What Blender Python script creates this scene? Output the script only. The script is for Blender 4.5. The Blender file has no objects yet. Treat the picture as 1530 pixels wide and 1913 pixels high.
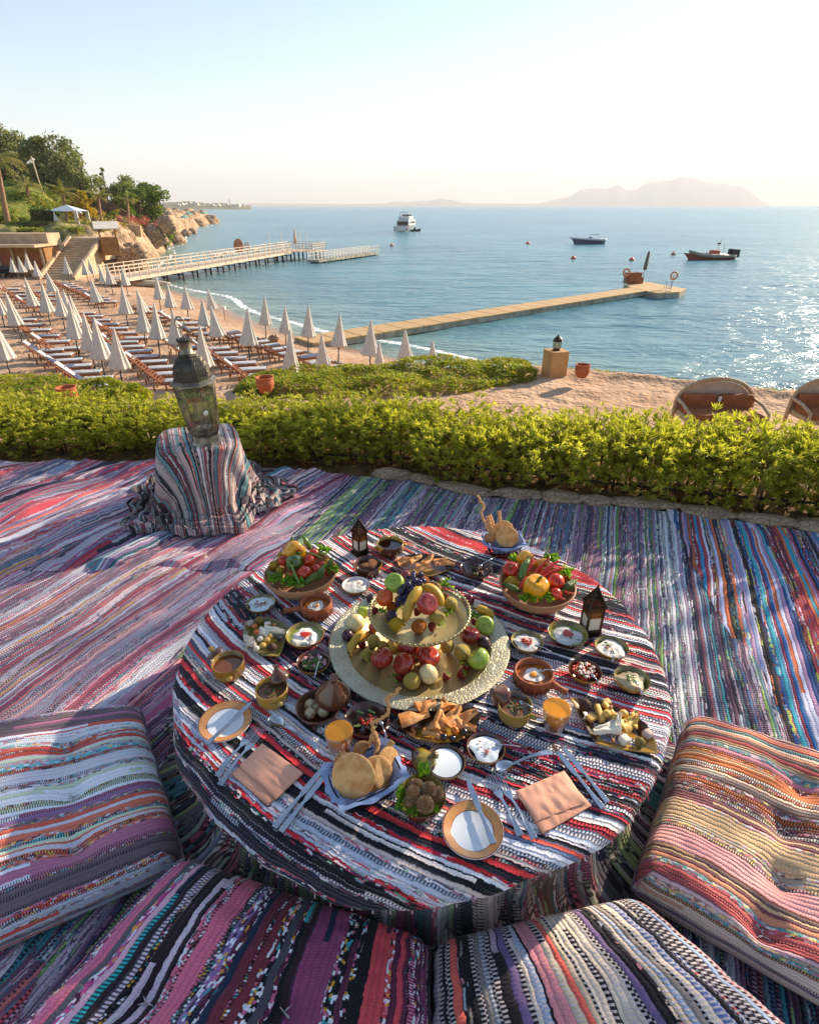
import bpy, bmesh, math, random
import numpy as np
from math import sin, cos, pi, radians, sqrt, atan2, tan, hypot
from mathutils import Vector, Matrix, noise as mn
random.seed(7); np.random.seed(7)
R = random.random
def U(a, b): return a + (b - a) * random.random()
S = bpy.context.scene
COL = S.collection
# ---------------------------------------------------------------- camera
EYE = 1.63
PITCH = math.atan(573.5 / 1050)
cd = bpy.data.cameras.new('camera'); cam = bpy.data.objects.new('camera', cd); COL.objects.link(cam)
cam.location = (0, 0, EYE); cam.rotation_euler = (pi / 2 - PITCH, 0, 0)
cd.sensor_fit = 'HORIZONTAL'; cd.sensor_width = 36; cd.lens = 36 * 1050 / 1530
cd.clip_start = 0.05; cd.clip_end = 80000
S.camera = cam
# ---------------------------------------------------------------- light
SUN_AZ, SUN_EL = 50.0, 22.0        # azimuth clockwise from +Y
W = bpy.data.worlds.new('World'); S.world = W; W.use_nodes = True
wn = W.node_tree; bg = wn.nodes['Background']
sky = wn.nodes.new('ShaderNodeTexSky'); sky.sky_type = 'NISHITA'; sky.sun_disc = False
sky.sun_elevation = radians(SUN_EL); sky.sun_rotation = radians(SUN_AZ)
sky.air_density = 1.0; sky.dust_density = 0.18; sky.ozone_density = 1.4; sky.altitude = 0
wn.links.new(sky.outputs[0], bg.inputs[0]); bg.inputs[1].default_value = 0.097
sl = bpy.data.lights.new('sun', 'SUN'); sl.energy = 5.0; sl.angle = radians(0.6); sl.color = (1.0, 0.82, 0.60)
so = bpy.data.objects.new('sun', sl); COL.objects.link(so)
sd = Vector((sin(radians(SUN_AZ)) * cos(radians(SUN_EL)), cos(radians(SUN_AZ)) * cos(radians(SUN_EL)), sin(radians(SUN_EL))))
SUND = sd.copy()
so.rotation_euler = sd.to_track_quat('Z', 'Y').to_euler(); so.location = (0, 0, 30)
V = S.view_settings; V.view_transform = 'Standard'; V.look = 'None'; V.gamma = 1; V.use_curve_mapping = False
V.exposure = 1.2
S.cycles.max_bounces = 7; S.cycles.volume_bounces = 0; S.cycles.transparent_max_bounces = 12
# ---------------------------------------------------------------- placing: a view ray met with a level plane of the world
_s, _c = sin(PITCH), cos(PITCH)
def P(px, py, z):
    a = (px - 765) / 1050; b = (956.5 - py) / 1050
    dy = _c + b * _s; dz = -_s + b * _c; t = (z - EYE) / dz
    return Vector((a * t, dy * t, z)), t
def PY(px, py, y):                 # the same ray met with a plane at distance y
    a = (px - 765) / 1050; b = (956.5 - py) / 1050
    dy = _c + b * _s; dz = -_s + b * _c; t = y / dy
    return Vector((a * t, y, EYE + dz * t)), t
# ---------------------------------------------------------------- mesh builder
class MB:
    def __init__(s): s.v = []; s.f = []; s.M = None; s.uv = None
    def add(s, vs, fs):
        o = len(s.v)
        if s.M is not None: vs = [s.M @ Vector(q) for q in vs]
        s.v += [tuple(q) for q in vs]; s.f += [tuple(i + o for i in f) for f in fs]
        return s
    def box(s, c, d, rz=0):
        x, y, z = d[0] / 2, d[1] / 2, d[2] / 2; ca, sa = cos(rz), sin(rz)
        vs = []
        for k in (-1, 1):
            for i, j in ((-1, -1), (1, -1), (1, 1), (-1, 1)):
                vs.append((c[0] + i * x * ca - j * y * sa, c[1] + i * x * sa + j * y * ca, c[2] + k * z))
        return s.add(vs, [(3, 2, 1, 0), (4, 5, 6, 7), (0, 1, 5, 4), (1, 2, 6, 5), (2, 3, 7, 6), (3, 0, 4, 7)])
    def beam(s, a, b, w, h=None):
        a = Vector(a); b = Vector(b); h = h or w; d = (b - a).normalized()
        up = Vector((0, 0, 1)) if abs(d.z) < .95 else Vector((0, 1, 0))
        r = d.cross(up).normalized() * w / 2; u = r.cross(d).normalized() * h / 2
        vs = [a - r - u, a + r - u, a + r + u, a - r + u, b - r - u, b + r - u, b + r + u, b - r + u]
        return s.add(vs, [(0, 1, 2, 3), (7, 6, 5, 4), (4, 5, 1, 0), (5, 6, 2, 1), (6, 7, 3, 2), (7, 4, 0, 3)])
    def tube(s, pts, r, n=8, cap=True, closed=False):
        pts = [Vector(p) for p in pts]; m = len(pts)
        rs = r if isinstance(r, (list, tuple)) else [r] * m
        vs = []; pn = None
        for i, p in enumerate(pts):
            if closed: d = pts[(i + 1) % m] - pts[i - 1]
            else: d = pts[min(i + 1, m - 1)] - pts[max(i - 1, 0)]
            d.normalize()
            if pn is None:
                pn = d.cross(Vector((0, 0, 1)))
                if pn.length < .05: pn = d.cross(Vector((1, 0, 0)))
            pn = (pn - d * pn.dot(d)).normalized(); q = d.cross(pn)
            for k in range(n):
                a = 2 * pi * k / n; vs.append(p + (pn * cos(a) + q * sin(a)) * rs[i])
        fs = []
        for i in range(m if closed else m - 1):
            j = (i + 1) % m
            for k in range(n): fs.append((i * n + k, i * n + (k + 1) % n, j * n + (k + 1) % n, j * n + k))
        if cap and not closed: fs += [tuple(range(n))[::-1], tuple((m - 1) * n + k for k in range(n))]
        return s.add(vs, fs)
    def lathe(s, prof, n=24, wob=None, c=(0, 0, 0), cap=False):
        vs = []; fs = []
        for i, (r, z) in enumerate(prof):
            for k in range(n):
                a = 2 * pi * k / n; q = r * (wob(a, i) if wob else 1)
                vs.append((c[0] + q * cos(a), c[1] + q * sin(a), c[2] + z))
        for i in range(len(prof) - 1):
            for k in range(n): fs.append((i * n + k, i * n + (k + 1) % n, (i + 1) * n + (k + 1) % n, (i + 1) * n + k))
        if cap or prof[0][0] < .0012: fs.append(tuple(range(n))[::-1])
        if cap or prof[-1][0] < .0012: fs.append(tuple((len(prof) - 1) * n + k for k in range(n)))
        return s.add(vs, fs)
    def ball(s, c, r, n=12, m=8, fn=None):
        if not isinstance(r, (tuple, list)): r = (r, r, r)
        vs = []; fs = []
        for i in range(m + 1):
            t = pi * i / m
            for k in range(n):
                a = 2 * pi * k / n; d = Vector((sin(t) * cos(a), sin(t) * sin(a), -cos(t)))
                q = fn(d) if fn else 1
                vs.append((c[0] + r[0] * d.x * q, c[1] + r[1] * d.y * q, c[2] + r[2] * d.z * q))
        for i in range(m):
            for k in range(n): fs.append((i * n + k, i * n + (k + 1) % n, (i + 1) * n + (k + 1) % n, (i + 1) * n + k))
        return s.add(vs, fs)
    def prism(s, poly, z0, z1):
        n = len(poly)
        vs = [(p[0], p[1], z0) for p in poly] + [(p[0], p[1], z1) for p in poly]
        return s.add(vs, [tuple(range(n))[::-1], tuple(range(n, 2 * n))] + [(i, (i + 1) % n, n + (i + 1) % n, n + i) for i in range(n)])
    def grid(s, nu, nv, fn, wrap=False):
        vs = [fn(i / (nu - 1) if not wrap else i / nu, j / (nv - 1)) for j in range(nv) for i in range(nu)]
        fs = []
        for j in range(nv - 1):
            for i in range(nu if wrap else nu - 1):
                a = j * nu + i; b = j * nu + (i + 1) % nu; fs.append((a, b, b + nu, a + nu))
        return s.add(vs, fs)
    def mesh(s, name, m=None, smooth=True, bev=0, weld=False):
        me = bpy.data.meshes.new(name); me.from_pydata(s.v, [], s.f)
        if bev or weld:
            b = bmesh.new(); b.from_mesh(me)
            if weld: bmesh.ops.remove_doubles(b, verts=b.verts, dist=1e-5)
            if bev: bmesh.ops.bevel(b, geom=list(b.edges), offset=bev, segments=2, affect='EDGES', profile=.6, clamp_overlap=True)
            b.to_mesh(me); b.free()
        if smooth: me.polygons.foreach_set('use_smooth', [True] * len(me.polygons))
        for q in (m if isinstance(m, (list, tuple)) else [m]):
            if q: me.materials.append(q)
        me.update(); return me
    def out(s, name, m, parent=None, loc=(0, 0, 0), rot=(0, 0, 0), smooth=True, bev=0, weld=False):
        return obj(name, s.mesh(name, m, smooth, bev, weld), parent, loc, rot)
def obj(name, me, parent=None, loc=(0, 0, 0), rot=(0, 0, 0), scale=None):
    o = bpy.data.objects.new(name, me); COL.objects.link(o)
    o.location = loc; o.rotation_euler = rot
    if scale is not None: o.scale = scale if isinstance(scale, (tuple, list)) else (scale,) * 3
    if parent: o.parent = parent
    return o
def tag(o, label, cat, group=None, kind=None):
    if label: o['label'] = label
    if cat: o['category'] = cat
    if group: o['group'] = group
    if kind: o['kind'] = kind
    return o
def thing(name, label, cat, loc=(0, 0, 0), rz=0, group=None, rot=None):
    o = bpy.data.objects.new(name, None); COL.objects.link(o); o.empty_display_size = .1
    o.location = loc; o.rotation_euler = rot or (0, 0, rz)
    return tag(o, label, cat, group)
def kids(o): return [c for c in KID.get(o.name, [])]
def clone(root, loc=None, rot=None, label=None, group=None, scale=None):
    r = root.copy(); COL.objects.link(r)
    for ch in list(root.children):
        c = ch.copy(); COL.objects.link(c); c.parent = r
        for g in list(ch.children):
            d = g.copy(); COL.objects.link(d); d.parent = c
    if loc is not None: r.location = loc
    if rot is not None: r.rotation_euler = rot
    if scale is not None: r.scale = (scale,) * 3
    if label: r['label'] = label
    if group: r['group'] = group
    return r
_W = 'first second third fourth fifth sixth seventh eighth ninth tenth eleventh twelfth thirteenth fourteenth fifteenth sixteenth seventeenth eighteenth nineteenth twentieth'.split()
def ORD(i): return _W[i] if i < 20 else 'twenty-' + _W[i - 20] if i < 29 else 'thirtieth' if i == 29 else 'thirty-' + _W[i - 30]
def struct(o): o['kind'] = 'structure'; return o
def stuff(o): o['kind'] = 'stuff'; return o
# ---------------------------------------------------------------- materials
def hx(h, k=1.0):
    h = h.lstrip('#'); c = [int(h[i:i + 2], 16) / 255 for i in (0, 2, 4)]
    return tuple((q / 12.92 if q <= .04045 else ((q + .055) / 1.055) ** 2.4) * k for q in c) + (1,)
class G:
    def __init__(s, name):
        s.m = bpy.data.materials.new(name); s.m.use_nodes = True; s.t = s.m.node_tree
        s.b = s.t.nodes['Principled BSDF']; s.o = s.t.nodes['Material Output']
    def n(s, typ, props=None, **inp):
        q = s.t.nodes.new('ShaderNode' + typ)
        for k, v in (props or {}).items(): setattr(q, k, v)
        for k, v in inp.items(): s.set(q, k.replace('_', ' '), v)
        return q
    def set(s, q, k, v):
        i = q.inputs[int(k)] if str(k).isdigit() else q.inputs[k]
        if hasattr(v, 'is_output'): s.t.links.new(v, i)
        else: i.default_value = v
    def math(s, op, a, b=0.0, c=0.0, clamp=False):
        q = s.t.nodes.new('ShaderNodeMath'); q.operation = op; q.use_clamp = clamp
        s.set(q, 0, a); s.set(q, 1, b); s.set(q, 2, c); return q.outputs[0]
    def mix(s, f, a, b, mode='MIX'):
        q = s.t.nodes.new('ShaderNodeMix'); q.data_type = 'RGBA'; q.blend_type = mode
        s.set(q, 0, f); s.set(q, 6, a); s.set(q, 7, b); return q.outputs[2]
    def coord(s, w='Object'): return s.n('TexCoord').outputs[w]
    def mapv(s, v, sc=(1, 1, 1), rot=(0, 0, 0), loc=(0, 0, 0)):
        q = s.n('Mapping'); s.set(q, 'Vector', v); q.inputs['Scale'].default_value = sc; q.inputs['Rotation'].default_value = rot; q.inputs['Location'].default_value = loc
        return q.outputs[0]
    def noise(s, v, sc, det=3, rough=.55, dist=0, out=0):
        q = s.n('TexNoise', None, Scale=sc, Detail=det, Roughness=rough, Distortion=dist); s.set(q, 'Vector', v); return q.outputs[out]
    def ramp(s, f, stops, interp='LINEAR'):
        q = s.t.nodes.new('ShaderNodeValToRGB'); r = q.color_ramp; r.interpolation = interp
        while len(r.elements) < len(stops): r.elements.new(.5)
        for e, (p, c) in zip(r.elements, stops):
            e.position = p; e.color = c if len(c) == 4 else tuple(c) + (1,)
        s.set(q, 0, f); return q.outputs[0]
    def mr(s, v, a, b, c=0., d=1.):
        q = s.n('MapRange'); s.set(q, 0, v); q.inputs[1].default_value = a; q.inputs[2].default_value = b; q.inputs[3].default_value = c; q.inputs[4].default_value = d
        return q.outputs[0]
    def bump(s, h, dist=.01, st=1.0, nrm=None):
        q = s.n('Bump', None, Distance=dist, Strength=st); s.set(q, 'Height', h)
        if nrm: s.set(q, 'Normal', nrm)
        s.t.links.new(q.outputs[0], s.b.inputs['Normal']); return q.outputs[0]
    def P(s, **k):
        for a, v in k.items(): s.set(s.b, a.replace('_', ' '), v)
        return s
MATS = {}
def mat(name, c1, c2=None, rough=.6, sc=8, metal=0, bump=0, bs=None, sss=0, coat=0, trans=0, ior=1.45, det=4, spec=.5, stretch=(1, 1, 1), lo=.35, hi=.65, coords='Object'):
    """noise-mottled principled material"""
    if name in MATS: return MATS[name]
    g = G(name); v = g.mapv(g.coord(coords), stretch)
    c1 = hx(c1) if isinstance(c1, str) else c1; c2 = hx(c2) if isinstance(c2, str) else (c2 or tuple(q * .75 for q in c1[:3]) + (1,))
    n1 = g.noise(v, sc, det, .6)
    g.P(Base_Color=g.mix(g.mr(n1, lo, hi), c1, c2), Metallic=metal, Roughness=g.mr(n1, 0, 1, rough * .8, min(1, rough * 1.2)), IOR=ior)
    g.b.inputs['Specular IOR Level'].default_value = spec
    if sss: g.P(Subsurface_Weight=sss, Subsurface_Scale=.01); g.b.inputs['Subsurface Radius'].default_value = (1, .5, .3)
    if coat: g.P(Coat_Weight=coat, Coat_Roughness=.08)
    if trans: g.P(Transmission_Weight=trans)
    if bump: g.bump(g.noise(v, bs or sc * 3, 5, .65), bump)
    MATS[name] = g.m; return g.m
def leafmat(name, c1, c2, c3=None, sc=3, transl=.45, rough=.45, fine=25):
    """leaf: mottled diffuse plus light passing through"""
    g = G(name); v = g.coord('Object')
    n1 = g.noise(v, sc, 3); n2 = g.noise(v, fine, 2)
    col = g.mix(g.mr(n1, .35, .65), hx(c1), hx(c2))
    if c3: col = g.mix(g.mr(n2, .5, .7), col, hx(c3))
    g.P(Base_Color=col, Roughness=rough); g.b.inputs['Specular IOR Level'].default_value = .35
    tr = g.n('BsdfTranslucent'); g.set(tr, 'Color', g.mix(.5, col, g.mix(1.0, col, (1.9, 1.9, .5, 1), 'MULTIPLY')))
    ms = g.n('MixShader'); ms.inputs[0].default_value = transl
    g.t.links.new(g.b.outputs[0], ms.inputs[1]); g.t.links.new(tr.outputs[0], ms.inputs[2]); g.t.links.new(ms.outputs[0], g.o.inputs[0])
    return g.m
def rag(name, pal, F=70, pal2=None, fleck=.45, bead=.5, period=.0095, warp=1.0, wide=.45, bd=.005, seed=0.0, edge=.45, beadc='17151c', Fs=38):
    """woven rag strips: UV.x runs along the strips, UV.y across, both in metres"""
    g = G(name); uv = g.n('UVMap').outputs[0]
    sx = g.n('SeparateXYZ'); g.set(sx, 0, uv); s_, t_ = sx.outputs[0], sx.outputs[1]
    w1 = g.math('SUBTRACT', g.noise(g.mapv(uv, (1.3, 1.6, 1), loc=(seed, 0, 0)), 1.0, 2), .5)
    w2 = g.math('SUBTRACT', g.noise(g.mapv(uv, (14, 9, 1), loc=(seed, 3, 0)), 1.0, 3), .5)
    t = g.math('ADD', g.math('ADD', t_, g.math('MULTIPLY', w1, .07 * warp)), g.math('MULTIPLY', w2, .016 * warp))
    w3 = g.math('SUBTRACT', g.noise(g.mapv(uv, (90, 60, 1), loc=(seed, 9, 0)), 1.0, 2), .5)
    t = g.math('ADD', t, g.math('MULTIPLY', w3, .0075))
    T = g.math('ADD', g.math('MULTIPLY', t, F), 50 + seed * 13)
    def vor(w, feat='F1', dim='1D', vec=None, rnd=.95):
        q = g.n('TexVoronoi', {'voronoi_dimensions': dim, 'feature': feat}, Scale=1.0, Randomness=rnd)
        if dim == '1D': g.set(q, 'W', w)
        elif vec is not None: g.set(q, 'Vector', vec)
        return q
    v1 = vor(T); e1 = vor(T, 'DISTANCE_TO_EDGE').outputs[0]
    v2 = vor(g.math('MULTIPLY', T, .21))
    c1 = g.n('SeparateColor'); g.set(c1, 0, v1.outputs['Color'])
    c2 = g.n('SeparateColor'); g.set(c2, 0, v2.outputs['Color'])
    usew = g.math('LESS_THAN', c2.outputs[1], wide)
    rid = g.math('ADD', g.math('MULTIPLY', c2.outputs[0], usew), g.math('MULTIPLY', c1.outputs[0], g.math('SUBTRACT', 1, usew)))
    # each strip changes rag every few decimetres
    seg = vor(None, 'F1', '2D', None)
    cv = g.n('CombineXYZ'); g.set(cv, 0, g.math('MULTIPLY', s_, 1.6)); g.set(cv, 1, g.math('MULTIPLY', g.math('FLOOR', T), 7.3)); g.set(seg, 'Vector', cv.outputs[0])
    sc_ = g.n('SeparateColor'); g.set(sc_, 0, seg.outputs['Color'])
    rid2 = g.math('FRACT', g.math('ADD', rid, g.math('MULTIPLY', g.math('GREATER_THAN', sc_.outputs[0], .86), .37)))
    def pr(f, p): return g.ramp(f, [(i / len(p), hx(c)) for i, c in enumerate(p)], 'CONSTANT')
    base = pr(rid2, pal[:30])
    # flecks of printed cloth
    row = g.math('FLOOR', g.math('MULTIPLY', T, 2.6))
    cf = g.n('CombineXYZ'); g.set(cf, 0, g.math('FLOOR', g.math('ADD', g.math('MULTIPLY', s_, Fs), g.math('ADD', g.math('MULTIPLY', row, .37), g.math('ADD', g.math('MULTIPLY', w2, 9.0), g.math('MULTIPLY', w3, 2.0)))))); g.set(cf, 1, row)
    vf = g.n('TexWhiteNoise', {'noise_dimensions': '2D'}); g.set(vf, 'Vector', cf.outputs[0]); cc = g.n('SeparateColor'); g.set(cc, 0, vf.outputs['Color'])
    fm = g.math('MULTIPLY', g.math('LESS_THAN', c1.outputs[1], fleck), g.math('GREATER_THAN', cc.outputs[0], .5))
    col = g.mix(g.math('MULTIPLY', fm, .85), base, pr(cc.outputs[1], (pal2 or pal)[:30]))
    # dark warp threads beading some of the strips
    ph = g.math('ADD', g.math('MULTIPLY', s_, 2 * pi / period), g.math('MULTIPLY', g.math('FLOOR', T), 3.14159))
    sn = g.math('SINE', g.math('ADD', ph, g.math('MULTIPLY', w2, 6)))
    bm = g.math('MULTIPLY', g.math('GREATER_THAN', sn, .15), g.math('LESS_THAN', c1.outputs[2], bead))
    col = g.mix(g.math('MULTIPLY', bm, .85), col, hx(beadc))
    fine = g.noise(g.mapv(uv, (260, 420, 1)), 1.0, 2)
    col = g.mix(1.0, col, g.ramp(fine, [(.25, (.88, .85, .86)), (.5, (1.25, 1.22, 1.2)), (.75, (1.6, 1.54, 1.5))]), 'MULTIPLY')
    col = g.mix(g.mr(e1, .0, .13, edge, 0), col, hx('1c1a20'))
    g.P(Base_Color=col, Roughness=.92); g.b.inputs['Specular IOR Level'].default_value = .15
    g.P(Sheen_Weight=.15)
    h = g.math('ADD', g.math('SMOOTH_MIN', e1, .38, .2), g.math('ADD', g.math('MULTIPLY', sn, .07), g.math('ADD', g.math('MULTIPLY', fine, .22), g.math('MULTIPLY', w2, .9))))
    g.bump(h, bd * 1.6)
    return g.m
def setuv(me, uvs):
    l = me.uv_layers.new(name='UVMap'); idx = np.empty(len(me.loops), dtype=np.int32); me.loops.foreach_get('vertex_index', idx)
    a = np.asarray(uvs, dtype=np.float32)[idx]; l.data.foreach_set('uv', a.ravel())
def gridmesh(name, X, Y, Z, m, uv=None, wrap=False, attrs=None):
    """X,Y,Z: 2-D arrays (rows, cols)"""
    nr, nc = X.shape; v = np.stack([X, Y, Z], -1).reshape(-1, 3)
    j, i = np.meshgrid(np.arange(nr - 1), np.arange(nc if wrap else nc - 1), indexing='ij')
    a = j * nc + i; b = j * nc + (i + 1) % nc
    f = np.stack([a, b, b + nc, a + nc], -1).reshape(-1, 4)
    me = bpy.data.meshes.new(name); me.vertices.add(len(v)); me.vertices.foreach_set('co', v.ravel())
    me.loops.add(f.size); me.loops.foreach_set('vertex_index', f.ravel().astype(np.int32))
    me.polygons.add(len(f)); me.polygons.foreach_set('loop_start', np.arange(0, f.size, 4, dtype=np.int32))
    me.update(calc_edges=True); me.polygons.foreach_set('use_smooth', np.ones(len(f), dtype=bool))
    me.materials.append(m)
    if uv is not None: setuv(me, np.stack([uv[0].ravel(), uv[1].ravel()], -1))
    for k, arr in (attrs or {}).items():
        at = me.attributes.new(k, 'FLOAT', 'POINT'); at.data.foreach_set('value', arr.ravel().astype(np.float32))
    me.validate(); return me
def vnoise(X, Y, seed=0):
    """cheap smooth 2-D value noise, about -1..1, vectorised"""
    def h(i, j):
        n = (i * 374761393 + j * 668265263 + seed * 974634777) & 0x7fffffff
        n = ((n ^ (n >> 13)) * 1274126177) & 0x7fffffff
        return ((n ^ (n >> 16)) & 0xffff) / 32767.5 - 1
    x0 = np.floor(X).astype(np.int64); y0 = np.floor(Y).astype(np.int64); fx = X - x0; fy = Y - y0
    fx = fx * fx * (3 - 2 * fx); fy = fy * fy * (3 - 2 * fy)
    a = h(x0, y0) * (1 - fx) + h(x0 + 1, y0) * fx; b = h(x0, y0 + 1) * (1 - fx) + h(x0 + 1, y0 + 1) * fx
    return a * (1 - fy) + b * fy
def fbm(X, Y, oct=4, seed=0):
    r = 0; a = 1.0
    for k in range(oct): r = r + a * vnoise(X * 2 ** k, Y * 2 ** k, seed + k); a *= .5
    return r
def sstep(x, a, b):
    t = np.clip((x - a) / (b - a), 0, 1); return t * t * (3 - 2 * t)
# ================================================================ THE SETTING
SEA = -6.0
coast = np.array([(60, 10), (30, 14), (15, 19), (8.6, 24), (2.95, 29.5), (-.76, 32.3), (-3.74, 34.8), (-7.3, 38.3), (-13.2, 46), (-17.6, 53.6), (-23.3, 60),
                  (-30, 68), (-35, 78), (-39.5, 90), (-41.3, 98), (-44, 110), (-50, 124), (-53, 140), (-57, 152), (-70, 190), (-76, 215), (-86, 262), (-98, 318), (-110, 340), (-170, 350)], float)
coast += 0.0
land = np.vstack([coast, [(-400, 350), (-400, -20), (60, -20)]])
def sdist(X, Y):
    d = np.full(X.shape, 1e9)
    for (x0, y0), (x1, y1) in zip(coast[:-1], coast[1:]):
        dx, dy = x1 - x0, y1 - y0; L = dx * dx + dy * dy
        t = np.clip(((X - x0) * dx + (Y - y0) * dy) / L, 0, 1)
        d = np.minimum(d, np.hypot(X - x0 - t * dx, Y - y0 - t * dy))
    ins = np.zeros(X.shape, bool); n = len(land)
    for i in range(n):
        x0, y0 = land[i]; x1, y1 = land[(i + 1) % n]
        c = ((y0 > Y) != (y1 > Y)) & (X < (x1 - x0) * (Y - y0) / (y1 - y0 + 1e-12) + x0); ins ^= c
    return np.where(ins, d, -d)
# --- materials of the setting
def sand_mat():
    g = G('beach_sand'); v = g.coord('Object')
    n = g.noise(v, .5, 4); n2 = g.noise(v, 3.0, 4, .65); n3 = g.noise(v, 40, 2)
    col = g.mix(g.mr(n2, .35, .65), hx('c4a080'), hx('a88262'))
    col = g.mix(g.mr(n, .4, .7), col, hx('d0b090')); col = g.mix(g.mr(n3, .4, .7, 0, .35), col, hx('8a6248'))
    wet = g.n('Attribute', {'attribute_name': 'wet'}).outputs['Fac']
    col = g.mix(wet, col, hx('9c7d62'))
    g.P(Base_Color=col, Roughness=g.mr(wet, 0, 1, .95, .25)); g.b.inputs['Specular IOR Level'].default_value = .3
    g.bump(g.math('ADD', g.noise(v, 2.6, 3, .6), g.math('MULTIPLY', g.noise(v, 9, 3), .35)), .12); return g.m
M_SAND = sand_mat()
def rock_mat(name, a, b, c, sc=.5, bd=.5):
    g = G(name); v = g.coord('Object'); n = g.noise(v, sc, 5, .6); n2 = g.noise(v, sc * 6, 4, .7)
    vo = g.n('TexVoronoi', {'feature': 'DISTANCE_TO_EDGE'}, Scale=sc * 2.2); g.set(vo, 'Vector', g.mapv(v, (1, 1, 1.6)))
    col = g.mix(g.mr(n, .35, .65), hx(a), hx(b)); col = g.mix(g.mr(n2, .5, .75), col, hx(c))
    g.P(Base_Color=col, Roughness=.95); g.b.inputs['Specular IOR Level'].default_value = .2
    g.bump(g.math('ADD', g.math('ADD', n, g.math('MULTIPLY', n2, .5)), g.mr(vo.outputs[0], 0, .08, 0, .35)), bd); return g.m
M_ROCK = rock_mat('cliff_rock', 'c4a68a', '9c7c60', 'dcc8a8')
M_STONE = rock_mat('edging_stone', 'b59a7e', 'a08a72', 'c8b092', 9, .02)
def land_mat():
    g = G('hillside_ground'); v = g.coord('Object')
    gr = g.n('Attribute', {'attribute_name': 'green'}).outputs['Fac']
    n = g.noise(v, .35, 4, .6); n2 = g.noise(v, 1.8, 4, .7)
    rock = g.mix(g.mr(n2, .4, .6), hx('c4a688'), hx('9c7c60')); rock = g.mix(g.mr(n, .5, .6), rock, hx('d8bc98'))
    grass = g.mix(g.mr(n2, .4, .6), hx('7f8a34'), hx('566a26')); grass = g.mix(g.mr(n, .45, .65), grass, hx('a39a4a'))
    g.P(Base_Color=g.mix(gr, rock, grass), Roughness=.95)
    g.b.inputs['Specular IOR Level'].default_value = .2
    g.bump(g.math('ADD', n2, g.math('MULTIPLY', g.noise(v, 6, 4), .4)), .6); return g.m
M_LAND = land_mat()
# --- beach sheet
xs = np.linspace(-75, 25, 340); ys = np.linspace(8, 92, 300); X, Y = np.meshgrid(xs, ys)
D = sdist(X, Y)
Z = SEA + np.clip(D * .11, -1.5, .70) + .035 * fbm(X * .9, Y * .9, 3) * sstep(D, 1, 5) + .02 * vnoise(X * 3, Y * 3, 4) * sstep(D, 2, 5)
wet = 1 - sstep(D, .4, 1.9 + .6 * vnoise(X * .3, Y * .3, 9))
struct(obj('beach', gridmesh('beach', X, Y, Z, M_SAND, attrs={'wet': wet})))
# --- hillside and cliffs, left
def hill_h(X, Y):
    D = sdist(X, Y)
    h = SEA - 1.2 + sstep(D, -1, 3.5) * 6.0                                   # cliff up to about -1
    h += sstep(D, 3, 40) * 1.6
    hill = sstep(Y, 82, 108) * sstep(-X, 51, 63)
    hill = hill * sstep(D, 1, 9) * sstep(150 - Y, 0, 20)
    h += hill * (4.6 + 1.5 * fbm(X * .04, Y * .04, 2, 3))
    far = sstep(Y, 150, 300); h = h * (1 - far) + far * (SEA - 1.2 + sstep(D, -1, 4) * 5.6 + .2)
    crag = fbm(X * .22, Y * .22, 4, 5); h += crag * 1.6 * sstep(D, -2, .5) * (1 - .75 * sstep(D, 4, 12) * sstep(160 - Y, 0, 20))
    cut = 1 - sstep(Y, 72, 80); h = h * (1 - cut) + cut * -7.5                # the beach lies in front
    return h, D
xs = np.concatenate([np.linspace(-260, -115, 60), np.linspace(-114, -24, 260)]); ys = np.concatenate([np.linspace(70, 160, 260), np.linspace(161, 360, 160)])
X, Y = np.meshgrid(xs, ys); Z, D = hill_h(X, Y)
X2 = X + .8 * fbm(X * .4, Y * .4, 3, 11) * (D < 6)
green = np.clip(sstep(D, 3, 9) * .75 * sstep(170 - Y, 0, 30) + .5 * sstep(Y, 86, 96) * sstep(-X, 48, 58) * sstep(150 - Y, 0, 15), 0, 1)
struct(obj('hillside', gridmesh('hillside', X2, Y, Z, M_LAND, attrs={'green': green})))
def HZ(x, y): z, _ = hill_h(np.array([[float(x)]]), np.array([[float(y)]])); return float(z[0, 0])
# --- the lower garden terrace
ex = [-30, -14, -9.9, -7.5, -6.2, -5.2, -4.4, -3.6, -2, 1, 3.3, 5, 6.5, 8.3, 12, 30]; ey = [13.5, 13.3, 13.5, 13.0, 12.1, 11.6, 12.4, 13.3, 14.3, 14.9, 14.8, 14.3, 13.5, 12.6, 12.0, 11]
LOW = -2.1
xs = np.linspace(-26, 26, 380); ys = np.linspace(4.3, 20, 190); X, Y = np.meshgrid(xs, ys)
ee = np.interp(X, ex, ey) + .15 * vnoise(X * 1.2, Y * 0, 3)
Z = LOW - sstep(Y - ee, 0, 2.6) * 4.6 + .03 * fbm(X * 1.5, Y * 1.5, 3, 8) + .02 * vnoise(X * 5, Y * 5, 2)
Z += .10 * np.exp(-((Y - ee + .35) / .3) ** 2) * (X > 3.2) + .05 * vnoise(X * 3, Y * 3, 12) * (np.abs(Y - ee) < .5) * (X > 3.2)
struct(obj('garden_path', gridmesh('garden_path', X, Y, Z, M_SAND, attrs={'wet': X * 0})))
# --- upper terrace soil
M_SOIL = mat('dry_soil', '8a6c48', '5c452c', .95, 6, bump=.02, bs=30, spec=.1)
xs = np.linspace(-12, 12, 200); ys = np.linspace(-6, 5.2, 110); X, Y = np.meshgrid(xs, ys)
Z = -.035 + .012 * fbm(X * 2, Y * 2, 3, 21) - sstep(Y + .12 * X * (X > 0), 4.3, 5.1) * 2.4
struct(obj('terrace_ground', gridmesh('terrace_ground', X, Y, Z, M_SOIL)))
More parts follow.
